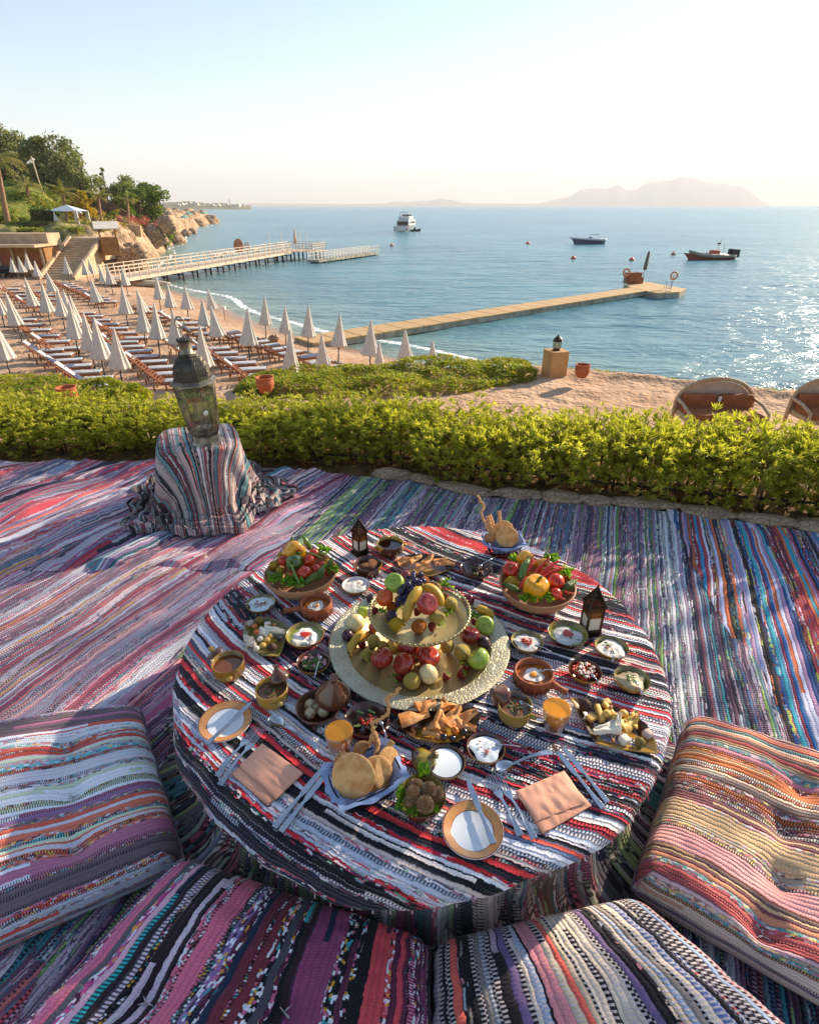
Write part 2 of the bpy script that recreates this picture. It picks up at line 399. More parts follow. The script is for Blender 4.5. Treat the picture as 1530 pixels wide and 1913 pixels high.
# --- sea
def water_mat():
    g = G('sea_water'); v = g.coord('Object')
    sh = g.n('Attribute', {'attribute_name': 'shallow'}).outputs['Fac']; fo = g.n('Attribute', {'attribute_name': 'foam'}).outputs['Fac']
    cd_ = g.n('CameraData').outputs['View Distance']
    n = g.noise(g.mapv(v, (.02, .045, .02)), 1, 3)
    deep = g.mix(g.mr(n, .35, .65), hx('447684'), hx('568c98'))
    col = g.mix(sh, deep, hx('8f9a86'))
    fn = g.noise(v, 2.5, 4, .7); fm = g.math('GREATER_THAN', g.math('ADD', fo, g.math('MULTIPLY', fn, .6)), .95)
    col = g.mix(fm, col, hx('e8ecec'))
    g.P(Base_Color=col, Roughness=g.mr(fm, 0, 1, .22, .8), IOR=1.33)
    g.b.inputs['Specular IOR Level'].default_value = .5
    a = g.noise(g.mapv(v, (.55, 1.15, 1)), 1.0, 5, .62, .4)
    b = g.noise(g.mapv(v, (.10, .24, 1)), 1.0, 4, .6, .3)
    g.bump(g.math('ADD', g.math('MULTIPLY', a, .55), g.math('MULTIPLY', b, 1.6)), .55); return g.m
ang = np.radians(np.linspace(-80, 80, 420)); rad = 11 * (9300 / 11) ** (np.linspace(0, 1, 620) ** 1.0)
A, RR = np.meshgrid(ang, rad); X = RR * np.sin(A); Y = RR * np.cos(A); D = -sdist(X, Y)
amp = sstep(D, 0, 6) * np.clip(1 - RR / 400, 0, 1)
Z = SEA + amp * (.05 * fbm(X * .35, Y * .8, 3, 31) + .07 * vnoise(X * .12, Y * .3, 37))
foam = 1.25 * np.exp(-((D - 2.2 - .9 * vnoise(X * .12, Y * .12, 5)) / .7) ** 2) * .62 + np.exp(-((D - .15) / .3) ** 2) * .45
shal = np.exp(-np.clip(D, 0, 99) / 5.5) * .9
struct(obj('sea', gridmesh('sea', X, Y, Z, water_mat(), attrs={'shallow': shal, 'foam': foam})))
# --- far coasts and islands
def ridge(name, pts, y, depth, m, base=SEA - 2, n=160, rough=.0, seed=1):
    xs = np.linspace(pts[0][0], pts[-1][0], n); top = np.interp(xs, [p[0] for p in pts], [p[1] for p in pts])
    wx = np.array([PY(a, b, y)[0] for a, b in zip(xs, top)]); rows = []
    for k, fr in enumerate([0, .35, .7, 1, .8, .5, 0]):
        yy = y + (k - 3) * depth / 6 + fbm(wx[:, 0] * 6 / y, wx[:, 0] * 0 + k, 2, seed) * depth * .05
        jag = 1 + rough * fbm(wx[:, 0] * 60 / y, wx[:, 0] * 0 + k * .7, 4, seed + 3)
        rows.append(np.stack([wx[:, 0] * (yy / y), yy, base + (wx[:, 2] - base) * fr * jag], -1))
    a = np.array(rows); return struct(obj(name, gridmesh(name, a[..., 0], a[..., 1], a[..., 2], m)))
M_ISL = mat('island_rock', '8d7a6a', '6f6055', .95, .002, bump=30, bs=.01)
ridge('island', [(985, 384), (1030, 374), (1065, 366), (1085, 353), (1110, 350), (1130, 351), (1155, 345), (1175, 354), (1190, 350), (1215, 340), (1245, 336), (1270, 331), (1300, 333), (1330, 342), (1360, 345), (1385, 347), (1400, 356), (1425, 375), (1440, 384)], 14500, 3000, M_ISL, base=-30, rough=.05)
ridge('far_hills', [(380, 384), (470, 379), (600, 380), (715, 380), (735, 376), (760, 377), (790, 373), (800, 375), (822, 369), (850, 375), (880, 379), (1000, 380), (1020, 384)], 13000, 2000, M_ISL, base=-30, rough=.05, seed=5)
M_FARL = mat('far_coast_ground', '8f8266', '6c6a4e', .95, .02)
ridge('far_coast', [(200, 380), (330, 378), (360, 376), (400, 379), (440, 381), (468, 383.5)], 1500, 260, M_FARL, rough=.1, seed=9)
# town on the far coast
M_WH = mat('white_render', 'e6dfd2', 'd8cfc0', .8, 2)
for i, px in enumerate([334, 341, 349, 357, 366, 372, 381, 392, 399, 407, 416, 425, 436, 445, 455]):
    b = PY(px, 381, 1440 + i % 4 * 12)[0]; w = U(6, 14); h = U(5, 11) * (1 - i * .025)
    t = thing('distant_house', 'tiny pale house on the far shore, ' + ORD(i) + ' from the left', 'house', (b.x, b.y, -2.5), U(-.3, .3), 'tiny pale houses of the far town')
    MB().box((0, 0, h / 2), (w, 8, h)).out('wall', M_WH, t, smooth=False)
    MB().box((U(-.2, .2) * w, 0, h + 1), (w * .4, 5, 2)).out('roof', M_WH, t, smooth=False)
b = PY(429, 379, 1460)[0]
t = thing('minaret', 'slim pale tower rising above the tiny far town', 'tower', (b.x, b.y, -2.5)); MB().lathe([(1.3, 0), (1.1, 14), (1.8, 14.5), (1.8, 15.5), (.8, 16), (.8, 18), (.05, 20)], 10).out('shaft', M_WH, t)
# --- air
hz = G('haze_air'); hz.t.nodes.remove(hz.b); pv = hz.n('VolumePrincipled', None, Density=1.3e-4, Anisotropy=.08); pv.inputs['Color'].default_value = (.93, .95, 1, 1)
hz.t.links.new(pv.outputs[0], hz.o.inputs['Volume'])
stuff(MB().box((0, 0, 0), (44000, 44000, 760)).out('haze', hz.m, loc=(0, 0, 345), smooth=False))
bpy.data.objects['haze'].visible_shadow = True
# ================================================================ RUGS, TABLE, CUSHIONS
YBX = [-6, -3.0, -1.79, -.76, -.02, .46, 1.6, 2.3, 3.5, 6]; YBY = [3.7, 3.67, 3.72, 3.54, 3.41, 3.17, 2.96, 2.71, 2.4, 2.0]
def yb(x): return np.interp(x, YBX, YBY)
def az(a): a = radians(a); return (sin(a), cos(a))
PA1 = ['8f7a90', 'b83c58', 'a9a4b4', '84304a', 'd0bcc0', '5f5f7a', 'c24a58', '9aa8b8', '4c8a94', '7a6a8c', 'd8c6cc', '944066', '58586a', 'b88aa8', 'c8ccd8', '36727e', 'b26e84', '8c9ab4', 'd46a5c', '3a3a48', 'a0a0b4', 'c090b0']
PA2 = ['9a96aa', 'b4587a', 'b4b8c4', '8a3c58', 'd8c8cc', '5a7c8c', 'c8706c', '9c8ca0', '705468', 'c89850', 'c4c4cc', 'a84870', '7c8494', 'd8a8a0', '4c6878', 'cfc8d0', '8a6c84', 'b8889c', 'c85060', '6c4c60', 'a45064', 'd4b4ac']
PB = ['8a6a86', 'a8b8c4', '4a3e5e', '3c8c9a', '9a7288', 'c2c6cc', '2c3450', '74a050', '7c5874', '8fa0b2', '553a52', 'b8a8b4', '486a8c', '9c86a0', '2a2838', 'a4606e', '6a8a94', 'c8b8c0', '88b060', '5e5a78']
PC = ['241c22', '1f5f9c', 'b4b8d8', '8e2438', '2b2026', 'c8cbe2', '3a2c34', '2a86b4', 'b0486e', '181820', '6f7fae', 'a23440', '2a4a86', 'cf6a3c', '4a3038', 'd0cee0', '1c3c6e', 'b08cae', '33262c', '8a98c0', '54202e', '3aa4b8']
PC2 = ['c8cbe2', '1f5f9c', 'd0743c', 'b8d040', 'a03050', '2ba0b4', '2b2026', 'e0e0ea']
PT = ['1c1c24', 'dcdfe8', '16181e', 'cc2c32', '2a2a36', 'c0c8d8', 'e8e8ee', 'd4d0d8', 'a4b2c8', 'd83c40', '1a1a20', 'ece0d8', '34344a', 'b8c0d2', '22222a', 'cfc0b8', '4a4a60', 'e0e4ee', 'a42840', '1c1c24', 'd8d0d8', '7486a8', 'e4dcdc', 'e05c4a', '28283a', 'ccd0dc']
PT2 = ['d8dae2', '16161c', 'd86a74', '9aa8c0', '2c3c66', 'e8e4e0', 'c8283c', '7ab09c', 'b0507a', '22222c']
PSK = ['6a6668', '8f9488', '4a464e', 'aaa4a4', '4c7478', '7e4858', '8c9c68', '53505a', 'bab0ac', '6c564c', '747c88', '9a5060', '3c3a40', '8a8478', 'c0a898']
PCL = ['bcd4d8', 'd0604c', '7c6c72', 'd8dce4', 'b4b8c4', 'd8745c', '8c6a94', 'c0dcd8', '6c5c62', 'e4e6ec', 'a488a8', '64b4c0', 'c85444', 'd0ccd4', '8a787c', 'b4708c', 'c8d4b8', 'dce0e8', 'b8a8b4', 'd0d4da']
PCL2 = ['d8dce0', 'c86a6a', '64b4bc', '6c5c62', 'e0c060', '3a3440', 'c890a8']
PBL = ['2c2c34', '5c5a60', 'b84a86', '38a8ac', '5a3222', 'c86a8c', '1c2434', 'd8a8b8', '4a484e', '8c4466', '2e2228', 'c84a50', '1a1a20', '8a6a9c', '70303c', 'd46a84', '64625e', '3c2018', '202c44', 'c8b8c4', '5a2840', 'e27a74', '484850']
PBL2 = ['e8e8ec', '18181c', '18181c', 'e0e4e8', '38a8ac', 'd8a030', 'c86a8c', 'e8e8ec']
PBR = ['2a2228', '1e1a20', '8a8078', '241e24', '6a7684', '221c22', 'b87a84', '2a2228', '9aa2ac', '1e1a20', '8a9cb8', '2c242a', 'c8baa8', '261e24', 'c85c50', '201c22', '74706c', '2a2228', 'b8a890', '1c181e', '5c6e9c', '241e24', 'a890a0', '6c5a80']
PCR = ['c89a80', 'a8805e', 'b86a40', 'c8848e', '8c8a86', 'd4baa0', 'a04848', '9c9690', 'd89a98', '6a5652', 'c8a880', '5c9094', 'b85a58', 'd8c8b8', '8a7a72', 'c07048', 'dcb0b4', '7a4a50', 'a49884', 'cc8a6a']
PCR2 = ['e8dcd0', 'c05c70', '8c8a86', 'd8c060', '5c4a4c', 'd898a8', 'a8b8c0']
PPF = ['c8b4b0', '2a2428', '8a9498', 'd8ccc8', '5a8c90', 'a89490', '3a3034', 'c06a60', 'b0a4a4', '28343c', 'd0b0a4', '78686c', '4c7480', 'e0d8d4', '8c4a52', '9a8880']
RA1 = rag('rug_mauve', PA1, 84, PA2, .35, .2, warp=1.5, seed=1, bd=.005)
RA2 = rag('rug_lilac', PA2, 98, PA1, .6, .25, warp=1.3, seed=2, bd=.004)
RB = rag('rug_dusky', PB, 84, PB[::2] + ['d0d0d8'], .7, .35, warp=.7, seed=3, bd=.006, wide=.3)
RC = rag('rug_bold', PC, 70, PC2, .35, .12, warp=.9, seed=4, bd=.007, wide=.3, Fs=14)
RT = rag('tablecloth_rag', PT, 90, PT2, .32, .36, .0085, warp=1.0, seed=18, bd=.006, wide=.22, Fs=60)
RS = rag('skirt_rag', PSK, 60, PSK[::-1], .5, .5, warp=.5, seed=6, bd=.006)
RL = rag('cushion_aqua', PCL, 74, PCL2, .35, .3, .006, warp=.35, seed=7, bd=.003, wide=.5, edge=.3, Fs=110)
RBL = rag('cushion_plum', PBL, 66, PBL2, .35, .25, .007, warp=.45, seed=8, bd=.004, wide=.5, edge=.35, Fs=120)
RBR = rag('cushion_black', PBR, 60, PBR[::-1], .12, .55, .010, warp=.3, seed=9, bd=.004, wide=.25, edge=.3, beadc='b8b0b0')
RCR = rag('cushion_peach', PCR, 84, PCR2, .3, .3, .006, warp=.4, seed=10, bd=.004, wide=.45, edge=.35, Fs=110)
RP = rag('pouf_rag', PPF, 80, PPF[::-1], .35, .2, warp=.8, seed=11, bd=.005, wide=.3)

def rug(name, label, m, xl0, xr0, yf, xl1, xr1, ybf, dr, z0, amp, seed, nu=220, nv=220, group=None):
    u, v = np.meshgrid(np.linspace(0, 1, nu), np.linspace(0, 1, nv))
    xf = xl0 + (xr0 - xl0) * u; xb = xl1 + (xr1 - xl1) * u
    y1 = ybf(xb); X = xf + (xb - xf) * v; Y = yf + (y1 - yf) * v
    d = az(dr); s = X * d[0] + Y * d[1]; t = X * d[1] - Y * d[0]
    edge = np.minimum(np.minimum(u, 1 - u) * nu / 8, np.minimum(v, 1 - v) * nv / 8).clip(0, 1)
    Z = z0 + (amp * np.abs(fbm(s * 1.4, t * 5.5, 3, seed)) * edge) + .003 * vnoise(s * 12, t * 12, seed)
    w = .012 * vnoise(X * 7, Y * 7, seed + 4); X = X + w * (1 - edge); Y = Y + w * (1 - edge)
    t = t + .03 * vnoise(s * .9, t * .7, seed + 7)
    o = obj(name, gridmesh(name, X, Y, Z, m, uv=(s, t))); tag(o, label, 'rug'); return o
ylo = lambda x: yb(x) + .03
rug('rug', 'wavy crumpled rag rug of mauve and pink stripes around the draped pouf', RA1, -4.6, -.74, 2.35, -4.6, -.42, ylo, 31, .008, .05, 41)
rug('rug', 'pale lilac and grey rag rug on the left, between the pouf and the left cushion', RA2, -4.4, -.98, -.4, -4.4, -.72, lambda x: 0 * x + 2.5 - .08 * x, 27, .004, .02, 42)
rug('rug', 'dusky purple, teal and green rag rug behind and under the round table', RB, -1.25, 1.15, -.5, -.75, 1.62, ylo, 20, .002, .008, 43)
rug('rug', 'bold blue, brown and crimson rag rug at the right, behind the peach cushion', RC, 1.02, 5.2, -.4, 1.55, 5.2, ylo, 21, .006, .012, 44)

# --- floor cushions
def cushion(label, m, c, th, z0, along_u, tuf, seed, nu=150, nv=120, puff=.02, sag=.0):
    FL, FR, NL, NR = [Vector((p[0], p[1])) for p in c]
    def sp(n):
        a = np.linspace(-1, 1, n); return np.sign(a) * (1 - (1 - np.abs(a)) ** 1.7)
    u, v = np.meshgrid(sp(nu), sp(nv)); a = (u + 1) / 2; b = (v + 1) / 2
    rx = 1 - .03 * v ** 2 * 0
    Xc = (FL.x * (1 - a) + FR.x * a) * b + (NL.x * (1 - a) + NR.x * a) * (1 - b)
    Yc = (FL.y * (1 - a) + FR.y * a) * b + (NL.y * (1 - a) + NR.y * a) * (1 - b)
    mu = (np.abs(u) ** 16 + np.abs(v) ** 16).clip(0, 1)
    prof = (1 - mu ** .9).clip(0, 1) ** .45
    Lu = ((FR - FL).length + (NR - NL).length) / 2; Lv = ((FL - NL).length + (FR - NR).length) / 2
    tf = 0
    for (p, q) in tuf:
        d2 = ((u - p) * Lu / 2) ** 2 + ((v - q) * Lv / 2) ** 2
        tf = tf + np.exp(-d2 / .0018) * .030 + np.exp(-d2 / .014) * .022
    wr = .006 * fbm(u * 2.2, v * 3.2, 3, seed) + .003 * vnoise(u * 9, v * 9, seed + 1)
    crown = puff * (1 - u ** 2) * (1 - v ** 2)
    parts = []
    Zt = z0 + th / 2 + th / 2 * prof + (crown + wr - tf) * prof
    Zb = z0 + th / 2 - th / 2 * prof + .001
    bul = 1 + .0 * prof
    du = (th / 2) * (1 - prof) * np.sign(u) * (np.abs(u) > np.abs(v)); dv = (th / 2) * (1 - prof) * np.sign(v) * (np.abs(v) >= np.abs(u))
    cu = u * Lu / 2 + du; cv = v * Lv / 2 + dv
    uv = (cu, cv) if along_u else (cv, cu)
    t = thing('floor_cushion', label, 'floor cushion')
    X3 = Xc + .004 * vnoise(u * 6, v * 6, seed + 5)
    obj('cover', gridmesh('cushion_cover', X3, Yc, Zt, m, uv=uv), t)
    obj('underside', gridmesh('cushion_underside', X3[:, ::-1], Yc[:, ::-1], Zb[:, ::-1], m, uv=(uv[0][:, ::-1], uv[1][:, ::-1])), t)
    ring_ = [(x, 0) for x in range(0, nu, 2)] + [(nu - 1, y) for y in range(0, nv, 2)] + [(x, nv - 1) for x in range(nu - 1, 0, -2)] + [(0, y) for y in range(nv - 1, 0, -2)]
    cxm, cym = Xc.mean(), Yc.mean()
    MB().tube([(X3[j, i] + (X3[j, i] - cxm) * .004, Yc[j, i] + (Yc[j, i] - cym) * .004, z0 + th / 2 + .003 * mn.noise(Vector((i * .1, j * .1, seed)))) for i, j in ring_], .0038, 6, closed=True).out('piping', mat('muted_piping', '8a7a80', '5c5058', .9, 14) if seed != 5 else mat('black_piping', '1c181c', '2c282c', .9), t)
    for (p, q) in tuf:
        mb = MB()
        i = int(np.argmin(np.abs(sp(nu) - p))); j = int(np.argmin(np.abs(sp(nv) - q)))
        x, y, z = X3[j, i], Yc[j, i], Zt[j, i]
        for k in range(4):
            a_ = U(0, 6.3); mb.tube([(x, y, z), (x + .008 * cos(a_), y + .008 * sin(a_), z + .006), (x + .018 * cos(a_), y + .018 * sin(a_), z + U(.0, .006))], [.0018, .0015, .0008], 5)
        stuff(mb.out('tuft', M_YARN, t))
    return t
M_YARN = mat('yarn_offwhite', 'd8d0c8', 'b0a4a0', .9, 60)
def c4(*px): return [P(a, b, z)[0] for a, b, z in px]
a0, a1 = P(0, 1335, .13)[0], P(252, 1298, .13)[0]; b0, b1 = P(0, 1735, .13)[0], P(338, 1588, .13)[0]
dl = (a1 - a0).normalized(); dl2 = (b1 - b0).normalized()
cushion('large pale aqua floor cushion with red, grey and plum stripes at the left edge', RL, [a1 - dl * 1.0, a1, b1 - dl2 * 1.0, b1], .125, .006, True, [(.52, .5), (.52, -.05), (.5, -.55), (-.1, .5), (-.1, -.05), (-.1, -.6)], 3)
cushion('dark floor cushion with pink, teal, brown and black-and-white stripes at the front left', RBL, c4((330, 1590, .14), (806, 1752, .14), (-130, 2080, .14), (792, 2150, .14)), .15, .012, False, [(-.45, -.2), (.25, -.1)], 4, puff=.035)
cushion('black dotted floor cushion with grey, pink and coral stripes at the front right', RBR, c4((812, 1757, .14), (1188, 1668, .14), (806, 2150, .14), (1640, 2050, .14)), .15, .014, False, [(.1, -.35)], 5, puff=.04)
cushion('peach, orange and grey striped floor cushion at the right edge, lit by the sun', RCR, c4((1288, 1330, .15), (1720, 1455, .15), (1188, 1640, .15), (1720, 1945, .15)), .16, .02, True, [(.1, .45), (.0, .0), (.05, -.45), (-.0, -.85)], 6, puff=.02)

# --- the low round table, its cloths
TC = Vector((.035, 1.465)); TR = .772; TZ = .32
M_WOOD = mat('dark_wood', '4a2f1e', '2e1c12', .6, 5, stretch=(1, 8, 1))
t = thing('low_table', 'low round table hidden under striped rag cloths', 'table', (TC.x, TC.y, 0))
MB().lathe([(TR - .015, TZ - .03), (TR - .01, TZ - .004)], 64, cap=True).out('tabletop', M_WOOD, t, smooth=False)
MB().lathe([(TR - .12, .01), (TR - .12, TZ - .03)], 48, cap=True).out('base', M_WOOD, t, smooth=False)
na = 520; r_in = np.linspace(0, .985, 150); r_out = np.linspace(.99, 1.36, 50); rr = np.concatenate([r_in, r_out])
th_ = np.linspace(0, 2 * pi, na, endpoint=False); TH, RS_ = np.meshgrid(th_, rr)
front = np.clip(-np.sin(TH), -1, 1); lft = np.clip(-np.cos(TH), -1, 1)
hang = .052 + .032 * np.clip(front, 0, 1) * np.clip(lft + .55, 0, 1) + .016 * np.sin(TH * 7 + 1) * np.clip(front + .3, 0, 1) + .010 * fbm(TH * 4, TH * 0, 2, 5)
arc = np.clip(RS_ - 1, 0, 9) / .36 * hang; flat = np.minimum(RS_, 1.0) * TR
q = np.clip(arc / .045, 0, 1)
rad_ = flat + .02 * np.sin(q * pi / 2) + arc * .10 + (.003 * np.sin(TH * 15 + 5 * np.sin(TH * 3)) + .006 * fbm(TH * 6, arc * 12, 3, 8)) * np.clip(arc / .05, 0, 1)
drop = np.where(arc < .045, .028 * (1 - np.cos(q * pi / 2)), .028 + (arc - .045) * 1.0)
X = TC.x + rad_ * np.cos(TH); Y = TC.y + rad_ * np.sin(TH)
Z = TZ + .008 - drop + .0025 * fbm(X * 9, Y * 9, 3, 51)
ru = flat + arc
dx = (ru * np.cos(TH)); dy = (ru * np.sin(TH)); d = az(124)
s_ = dx * d[0] + dy * d[1]; t_ = dx * d[1] - dy * d[0]; t_ = t_ + .20 * s_ ** 2
Z += .0035 * np.abs(fbm(s_ * 2.2, t_ * 9, 2, 53)) * (arc <= 0)
o = obj('tablecloth', gridmesh('tablecloth', X, Y, Z, RT, uv=(s_, t_), wrap=True)); tag(o, 'black, white and red striped rag cloth covering the round table', 'tablecloth')
CL = TZ + .010
# fringe of loose rag ends along the hem
fr = MB()
for k in range(110):
    i = int(k / 110 * na); j = len(rr) - 1; x, y, z = X[j, i], Y[j, i], Z[j, i]; a_ = th_[i] + U(-.3, .3); L = U(.003, .014)
    fr.tube([(x, y, z + .002), (x + .004 * cos(a_), y + .004 * sin(a_), z - L * .5), (x + U(-.006, .006), y + U(-.006, .006), z - L)], [.002, .002, .001], 4)
fo_ = stuff(fr.out('fringe', MATS.setdefault('fr', mat('fringe_rag', 'a83038', 'c8c4c8', .9, 9)), o))
# skirt: pleated rag cloth hung round the table
na = 420; th_ = np.linspace(0, 2 * pi, na, endpoint=False); zz = np.linspace(0, 1, 40); TH, ZZ = np.meshgrid(th_, zz)
rad_ = TR - .035 + .010 * np.sin(TH * 34 + 3 * np.sin(TH * 5)) + .02 * (1 - ZZ) ** 2 + .01 * fbm(TH * 8, ZZ * 3, 2, 6) + .14 * np.exp(-ZZ / .09) * (1 + .3 * fbm(TH * 6, TH * 0, 2, 9))
o = obj('table_skirt', gridmesh('table_skirt', TC.x + rad_ * np.cos(TH), TC.y + rad_ * np.sin(TH), .006 + ZZ * (TZ - .035), RS, uv=(ZZ * TZ + rad_ * .5, TH * TR), wrap=True))
tag(o, 'dark vertically striped rag cloth hanging round the sides of the table', 'table skirt')

# --- pouf under a thrown rag cloth
PC_ = P(383, 955, 0)[0]; PCX, PCY = PC_.x, PC_.y + .10; PH = .43
t = thing('pouf', 'square pouf hidden under a thrown striped cloth, beside the hedge', 'pouf', (PCX, PCY, 0))
MB().box((0, 0, PH / 2), (.34, .34, PH - .012)).out('body', mat('plain_canvas', 'b8a898', '9c8c7c', .9, 9), t, bev=.03, rot=(0, 0, .35))
na = 420; th_ = np.linspace(0, 2 * pi, na, endpoint=False)
TH, SS = np.meshgrid(th_, np.concatenate([np.linspace(.001, .17, 20), np.linspace(.175, 1.0, 190)]))
ta = TH - .35; sq = .205 / (np.abs(np.cos(ta)) ** 5 + np.abs(np.sin(ta)) ** 5) ** .2         # rounded square
fold = .5 + .5 * np.sin(TH * 5 + .8) ; fold2 = np.sin(TH * 11 + 2 * np.sin(TH * 2))
a1_ = np.clip(SS - sq, 0, None)                                                            # length past the rim
down = np.minimum(a1_, PH); out_ = np.clip(a1_ - PH * .93, 0, None)
rbase = np.minimum(SS, sq)
cr = np.clip(a1_ / PH, 0, 1)
rad_ = rbase + .02 * np.sin(np.clip(a1_ / .05, 0, 1) * pi / 2) + cr ** 1.3 * (.035 + .06 * fold + .022 * fold2 + .02 * fbm(TH * 3, SS * 6, 2, 3)) + out_ * (.40 + .10 * fold)
hem = .62 + .12 * np.cos(TH - .3) + .04 * np.sin(TH * 5)
keep = np.clip(SS / hem, 0, 1.0)
Zp = PH + .006 - np.where(a1_ < .06, .035 * (a1_ / .06) ** 2, .035 + (np.minimum(a1_, PH) - .06) * (PH - .045) / (PH - .06)) 
Zp = np.maximum(Zp, .022) + .004 * fbm(TH * 6, SS * 12, 3, 5)
crump = np.clip((a1_ - PH * .62) / .12, 0, 1)
Zp += crump * (.045 * np.abs(np.sin(SS * 30 + 2 * np.sin(TH * 3) + 1.2 * fbm(TH * 2, SS * 2, 2, 12))) + .012 * np.abs(fbm(TH * 6, SS * 10, 2, 14)))
rad_ += crump * .015 * fbm(TH * 5, SS * 8, 2, 15)
X = PCX + rad_ * np.cos(TH); Y = PCY + rad_ * np.sin(TH)
d = az(158); ux = SS * np.cos(TH); uy = SS * np.sin(TH)
o = obj('thrown_cloth', gridmesh('thrown_cloth', X, Y, Zp + .004, RP, uv=(ux * d[0] + uy * d[1], ux * d[1] - uy * d[0]), wrap=True))
tag(o, 'striped cream, black and teal rag cloth thrown over the pouf and rumpled on the rug', 'cloth')
# rumpled tail of the cloth on the rug at the right and in front: rolls of cloth
def roll(pts, r, m, lab, seed, name='cloth_roll'):
    n = 90; k = 30; pts = [Vector(p) for p in pts]; rows = []; uvs = []
    seg = [0]; 
    for a_, b_ in zip(pts[:-1], pts[1:]): seg.append(seg[-1] + (b_ - a_).length)
    for i in range(n):
        f = i / (n - 1) * seg[-1]; px = np.interp(f, seg, [p.x for p in pts]); py = np.interp(f, seg, [p.y for p in pts])
        q2 = min(f + .01, seg[-1]); ddx = np.interp(q2, seg, [p.x for p in pts]) - px + 1e-6; ddy = np.interp(q2, seg, [p.y for p in pts]) - py
        rows.append((px, py, f))
    rows = np.array(rows); tx = np.gradient(rows[:, 0]); ty = np.gradient(rows[:, 1]); L = np.hypot(tx, ty); nx, ny = -ty / L, tx / L
    A_, F_ = np.meshgrid(np.linspace(0, pi, k), np.arange(n)); f = rows[:, 2][:, None] + 0 * A_
    rr_ = r * (1 + .25 * fbm(f * 22, A_ * 1.2, 3, seed) + .22 * np.sin(f * 75 + 2 * np.sin(f * 9) + A_)) * (.25 + .75 * np.sin(np.clip(F_ / (n - 1), .03, .97) * pi) ** .4)
    X = rows[:, 0][:, None] + nx[:, None] * np.cos(A_) * rr_ * 1.5; Y = rows[:, 1][:, None] + ny[:, None] * np.cos(A_) * rr_ * 1.5
    Z = .012 + np.sin(A_) * rr_ * .9
    return gridmesh(name, X, Y, Z, m, uv=(A_ * r * 1.4, f * 1.0))
g0 = [P(a, b, .02)[0] for a, b in ((318, 985), (350, 990), (400, 990), (455, 968), (500, 935), (535, 905))]
obj('rumpled_edge', roll(g0, .045, RP, '', 3), o)
g0 = [P(a, b, .03)[0] for a, b in ((322, 905), (318, 935), (330, 965), (370, 982))]
obj('rumpled_edge', roll(g0, .04, RP, '', 8), o)
g0 = [P(a, b, .05)[0] for a, b in ((440, 935), (478, 912), (510, 888), (495, 872))]
obj('rumpled_edge', roll(g0, .045, RP, '', 5), o)

# ================================================================ EDGING STONES, HEDGE
t = thing('stone_edging', 'row of rough pale stones edging the rugs in front of the hedge', 'stone edging', (0, 0, 0))
x = -.25
stn = []
while x < 5.2:
    w = U(.12, .46)
    cx = x + w / 2; cy = float(yb(cx)) + .075 + U(-.01, .02)
    a_ = atan2(float(yb(cx + .1) - yb(cx - .1)), .2)
    mb = MB(); hgt = U(.018, .045); sd_ = random.randrange(999)
    mb.ball((0, 0, .01), (w * .54, U(.055, .085), hgt), 16, 10, lambda q: 1 + .42 * mn.noise(q * 1.8 + Vector((sd_, 0, 0))) + .08 * mn.noise(q * 6 + Vector((sd_, 3, 0))))
    mb.out('stone', M_STONE, t, (cx, cy, 0), (0, 0, a_)); x += w * U(.86, 1.05)
M_LEAF = leafmat('hedge_leaf', 'aaaa40', '7c8630', 'c8c05a', 5, .56, .42)
M_STEM = mat('hedge_stem', '7a5c3c', '57412c', .85, 20)
def leaf(mb, p, d, up, L, w, fold=.25):
    side = d.cross(up)
    if side.length < 1e-4: side = Vector((1, 0, 0))
    side.normalize(); nn = side.cross(d).normalized()
    m = p + d * L * .55 - nn * w * fold; tip = p + d * L + nn * (-L * .06)
    mb.add([p, p + d * L * .5 + side * w / 2, m, p + d * L * .5 - side * w / 2, tip], [(0, 1, 2), (0, 2, 3), (1, 4, 2), (2, 4, 3)])
def shrub_meshes(seed, h, nb):
    random.seed(seed); lf = MB(); st = MB()
    bases = [(U(-.16, .16), U(-.12, .12)) for _ in range(6)]
    for bx, by in bases:
        top = Vector((bx + U(-.15, .15), by + U(-.12, .12), h * U(.7, .95))); mid = Vector((bx + U(-.03, .03), by, h * .4))
        st.tube([(bx, by, 0), mid, top], [.009, .007, .003], 5)
        for _ in range(4):
            a_ = mid.lerp(top, U(0, .8)); b_ = a_ + Vector((U(-.18, .18), U(-.15, .15), U(.03, .16))); st.tube([a_, a_.lerp(b_, .5) + Vector((0, 0, .015)), b_], [.004, .003, .002], 4)
    for k in range(nb):
        z = h * (1 - R() ** 1.25 * .88); e = .25 if z > h * .5 else .20
        if z < h * .45 and R() < .35: continue
        c = Vector((U(-e, e) * 1.1, U(-e, e) * (.95), z * U(.94, 1.0)))
        out = Vector((c.x * 1.3, c.y * 1.6, .0)); ax = (out + Vector((U(-.15, .15), U(-.15, .15), U(.12, .35)))).normalized()
        nl = random.randint(6, 11); L0 = U(.032, .064); c = c + Vector((0, 0, U(0, .03) + (U(.02, .07) if R() < .15 else 0))) if z > h * .85 else c
        for i in range(nl):
            a_ = i * 2.4 + U(-.3, .3); sp_ = U(.25, .95)
            s1 = ax.cross(Vector((.3, .1, 1))).normalized(); s2 = ax.cross(s1)
            d = (ax + (s1 * cos(a_) + s2 * sin(a_)) * sp_).normalized()
            leaf(lf, c - ax * i * .003, d, ax, L0 * U(.75, 1.15), L0 * U(.19, .27))
    return lf.mesh('foliage', M_LEAF, smooth=False), st.mesh('stems', M_STEM)
SV = [shrub_meshes(100 + i, .46, 400) for i in range(5)]
random.seed(11); x = -4.1; k = 0
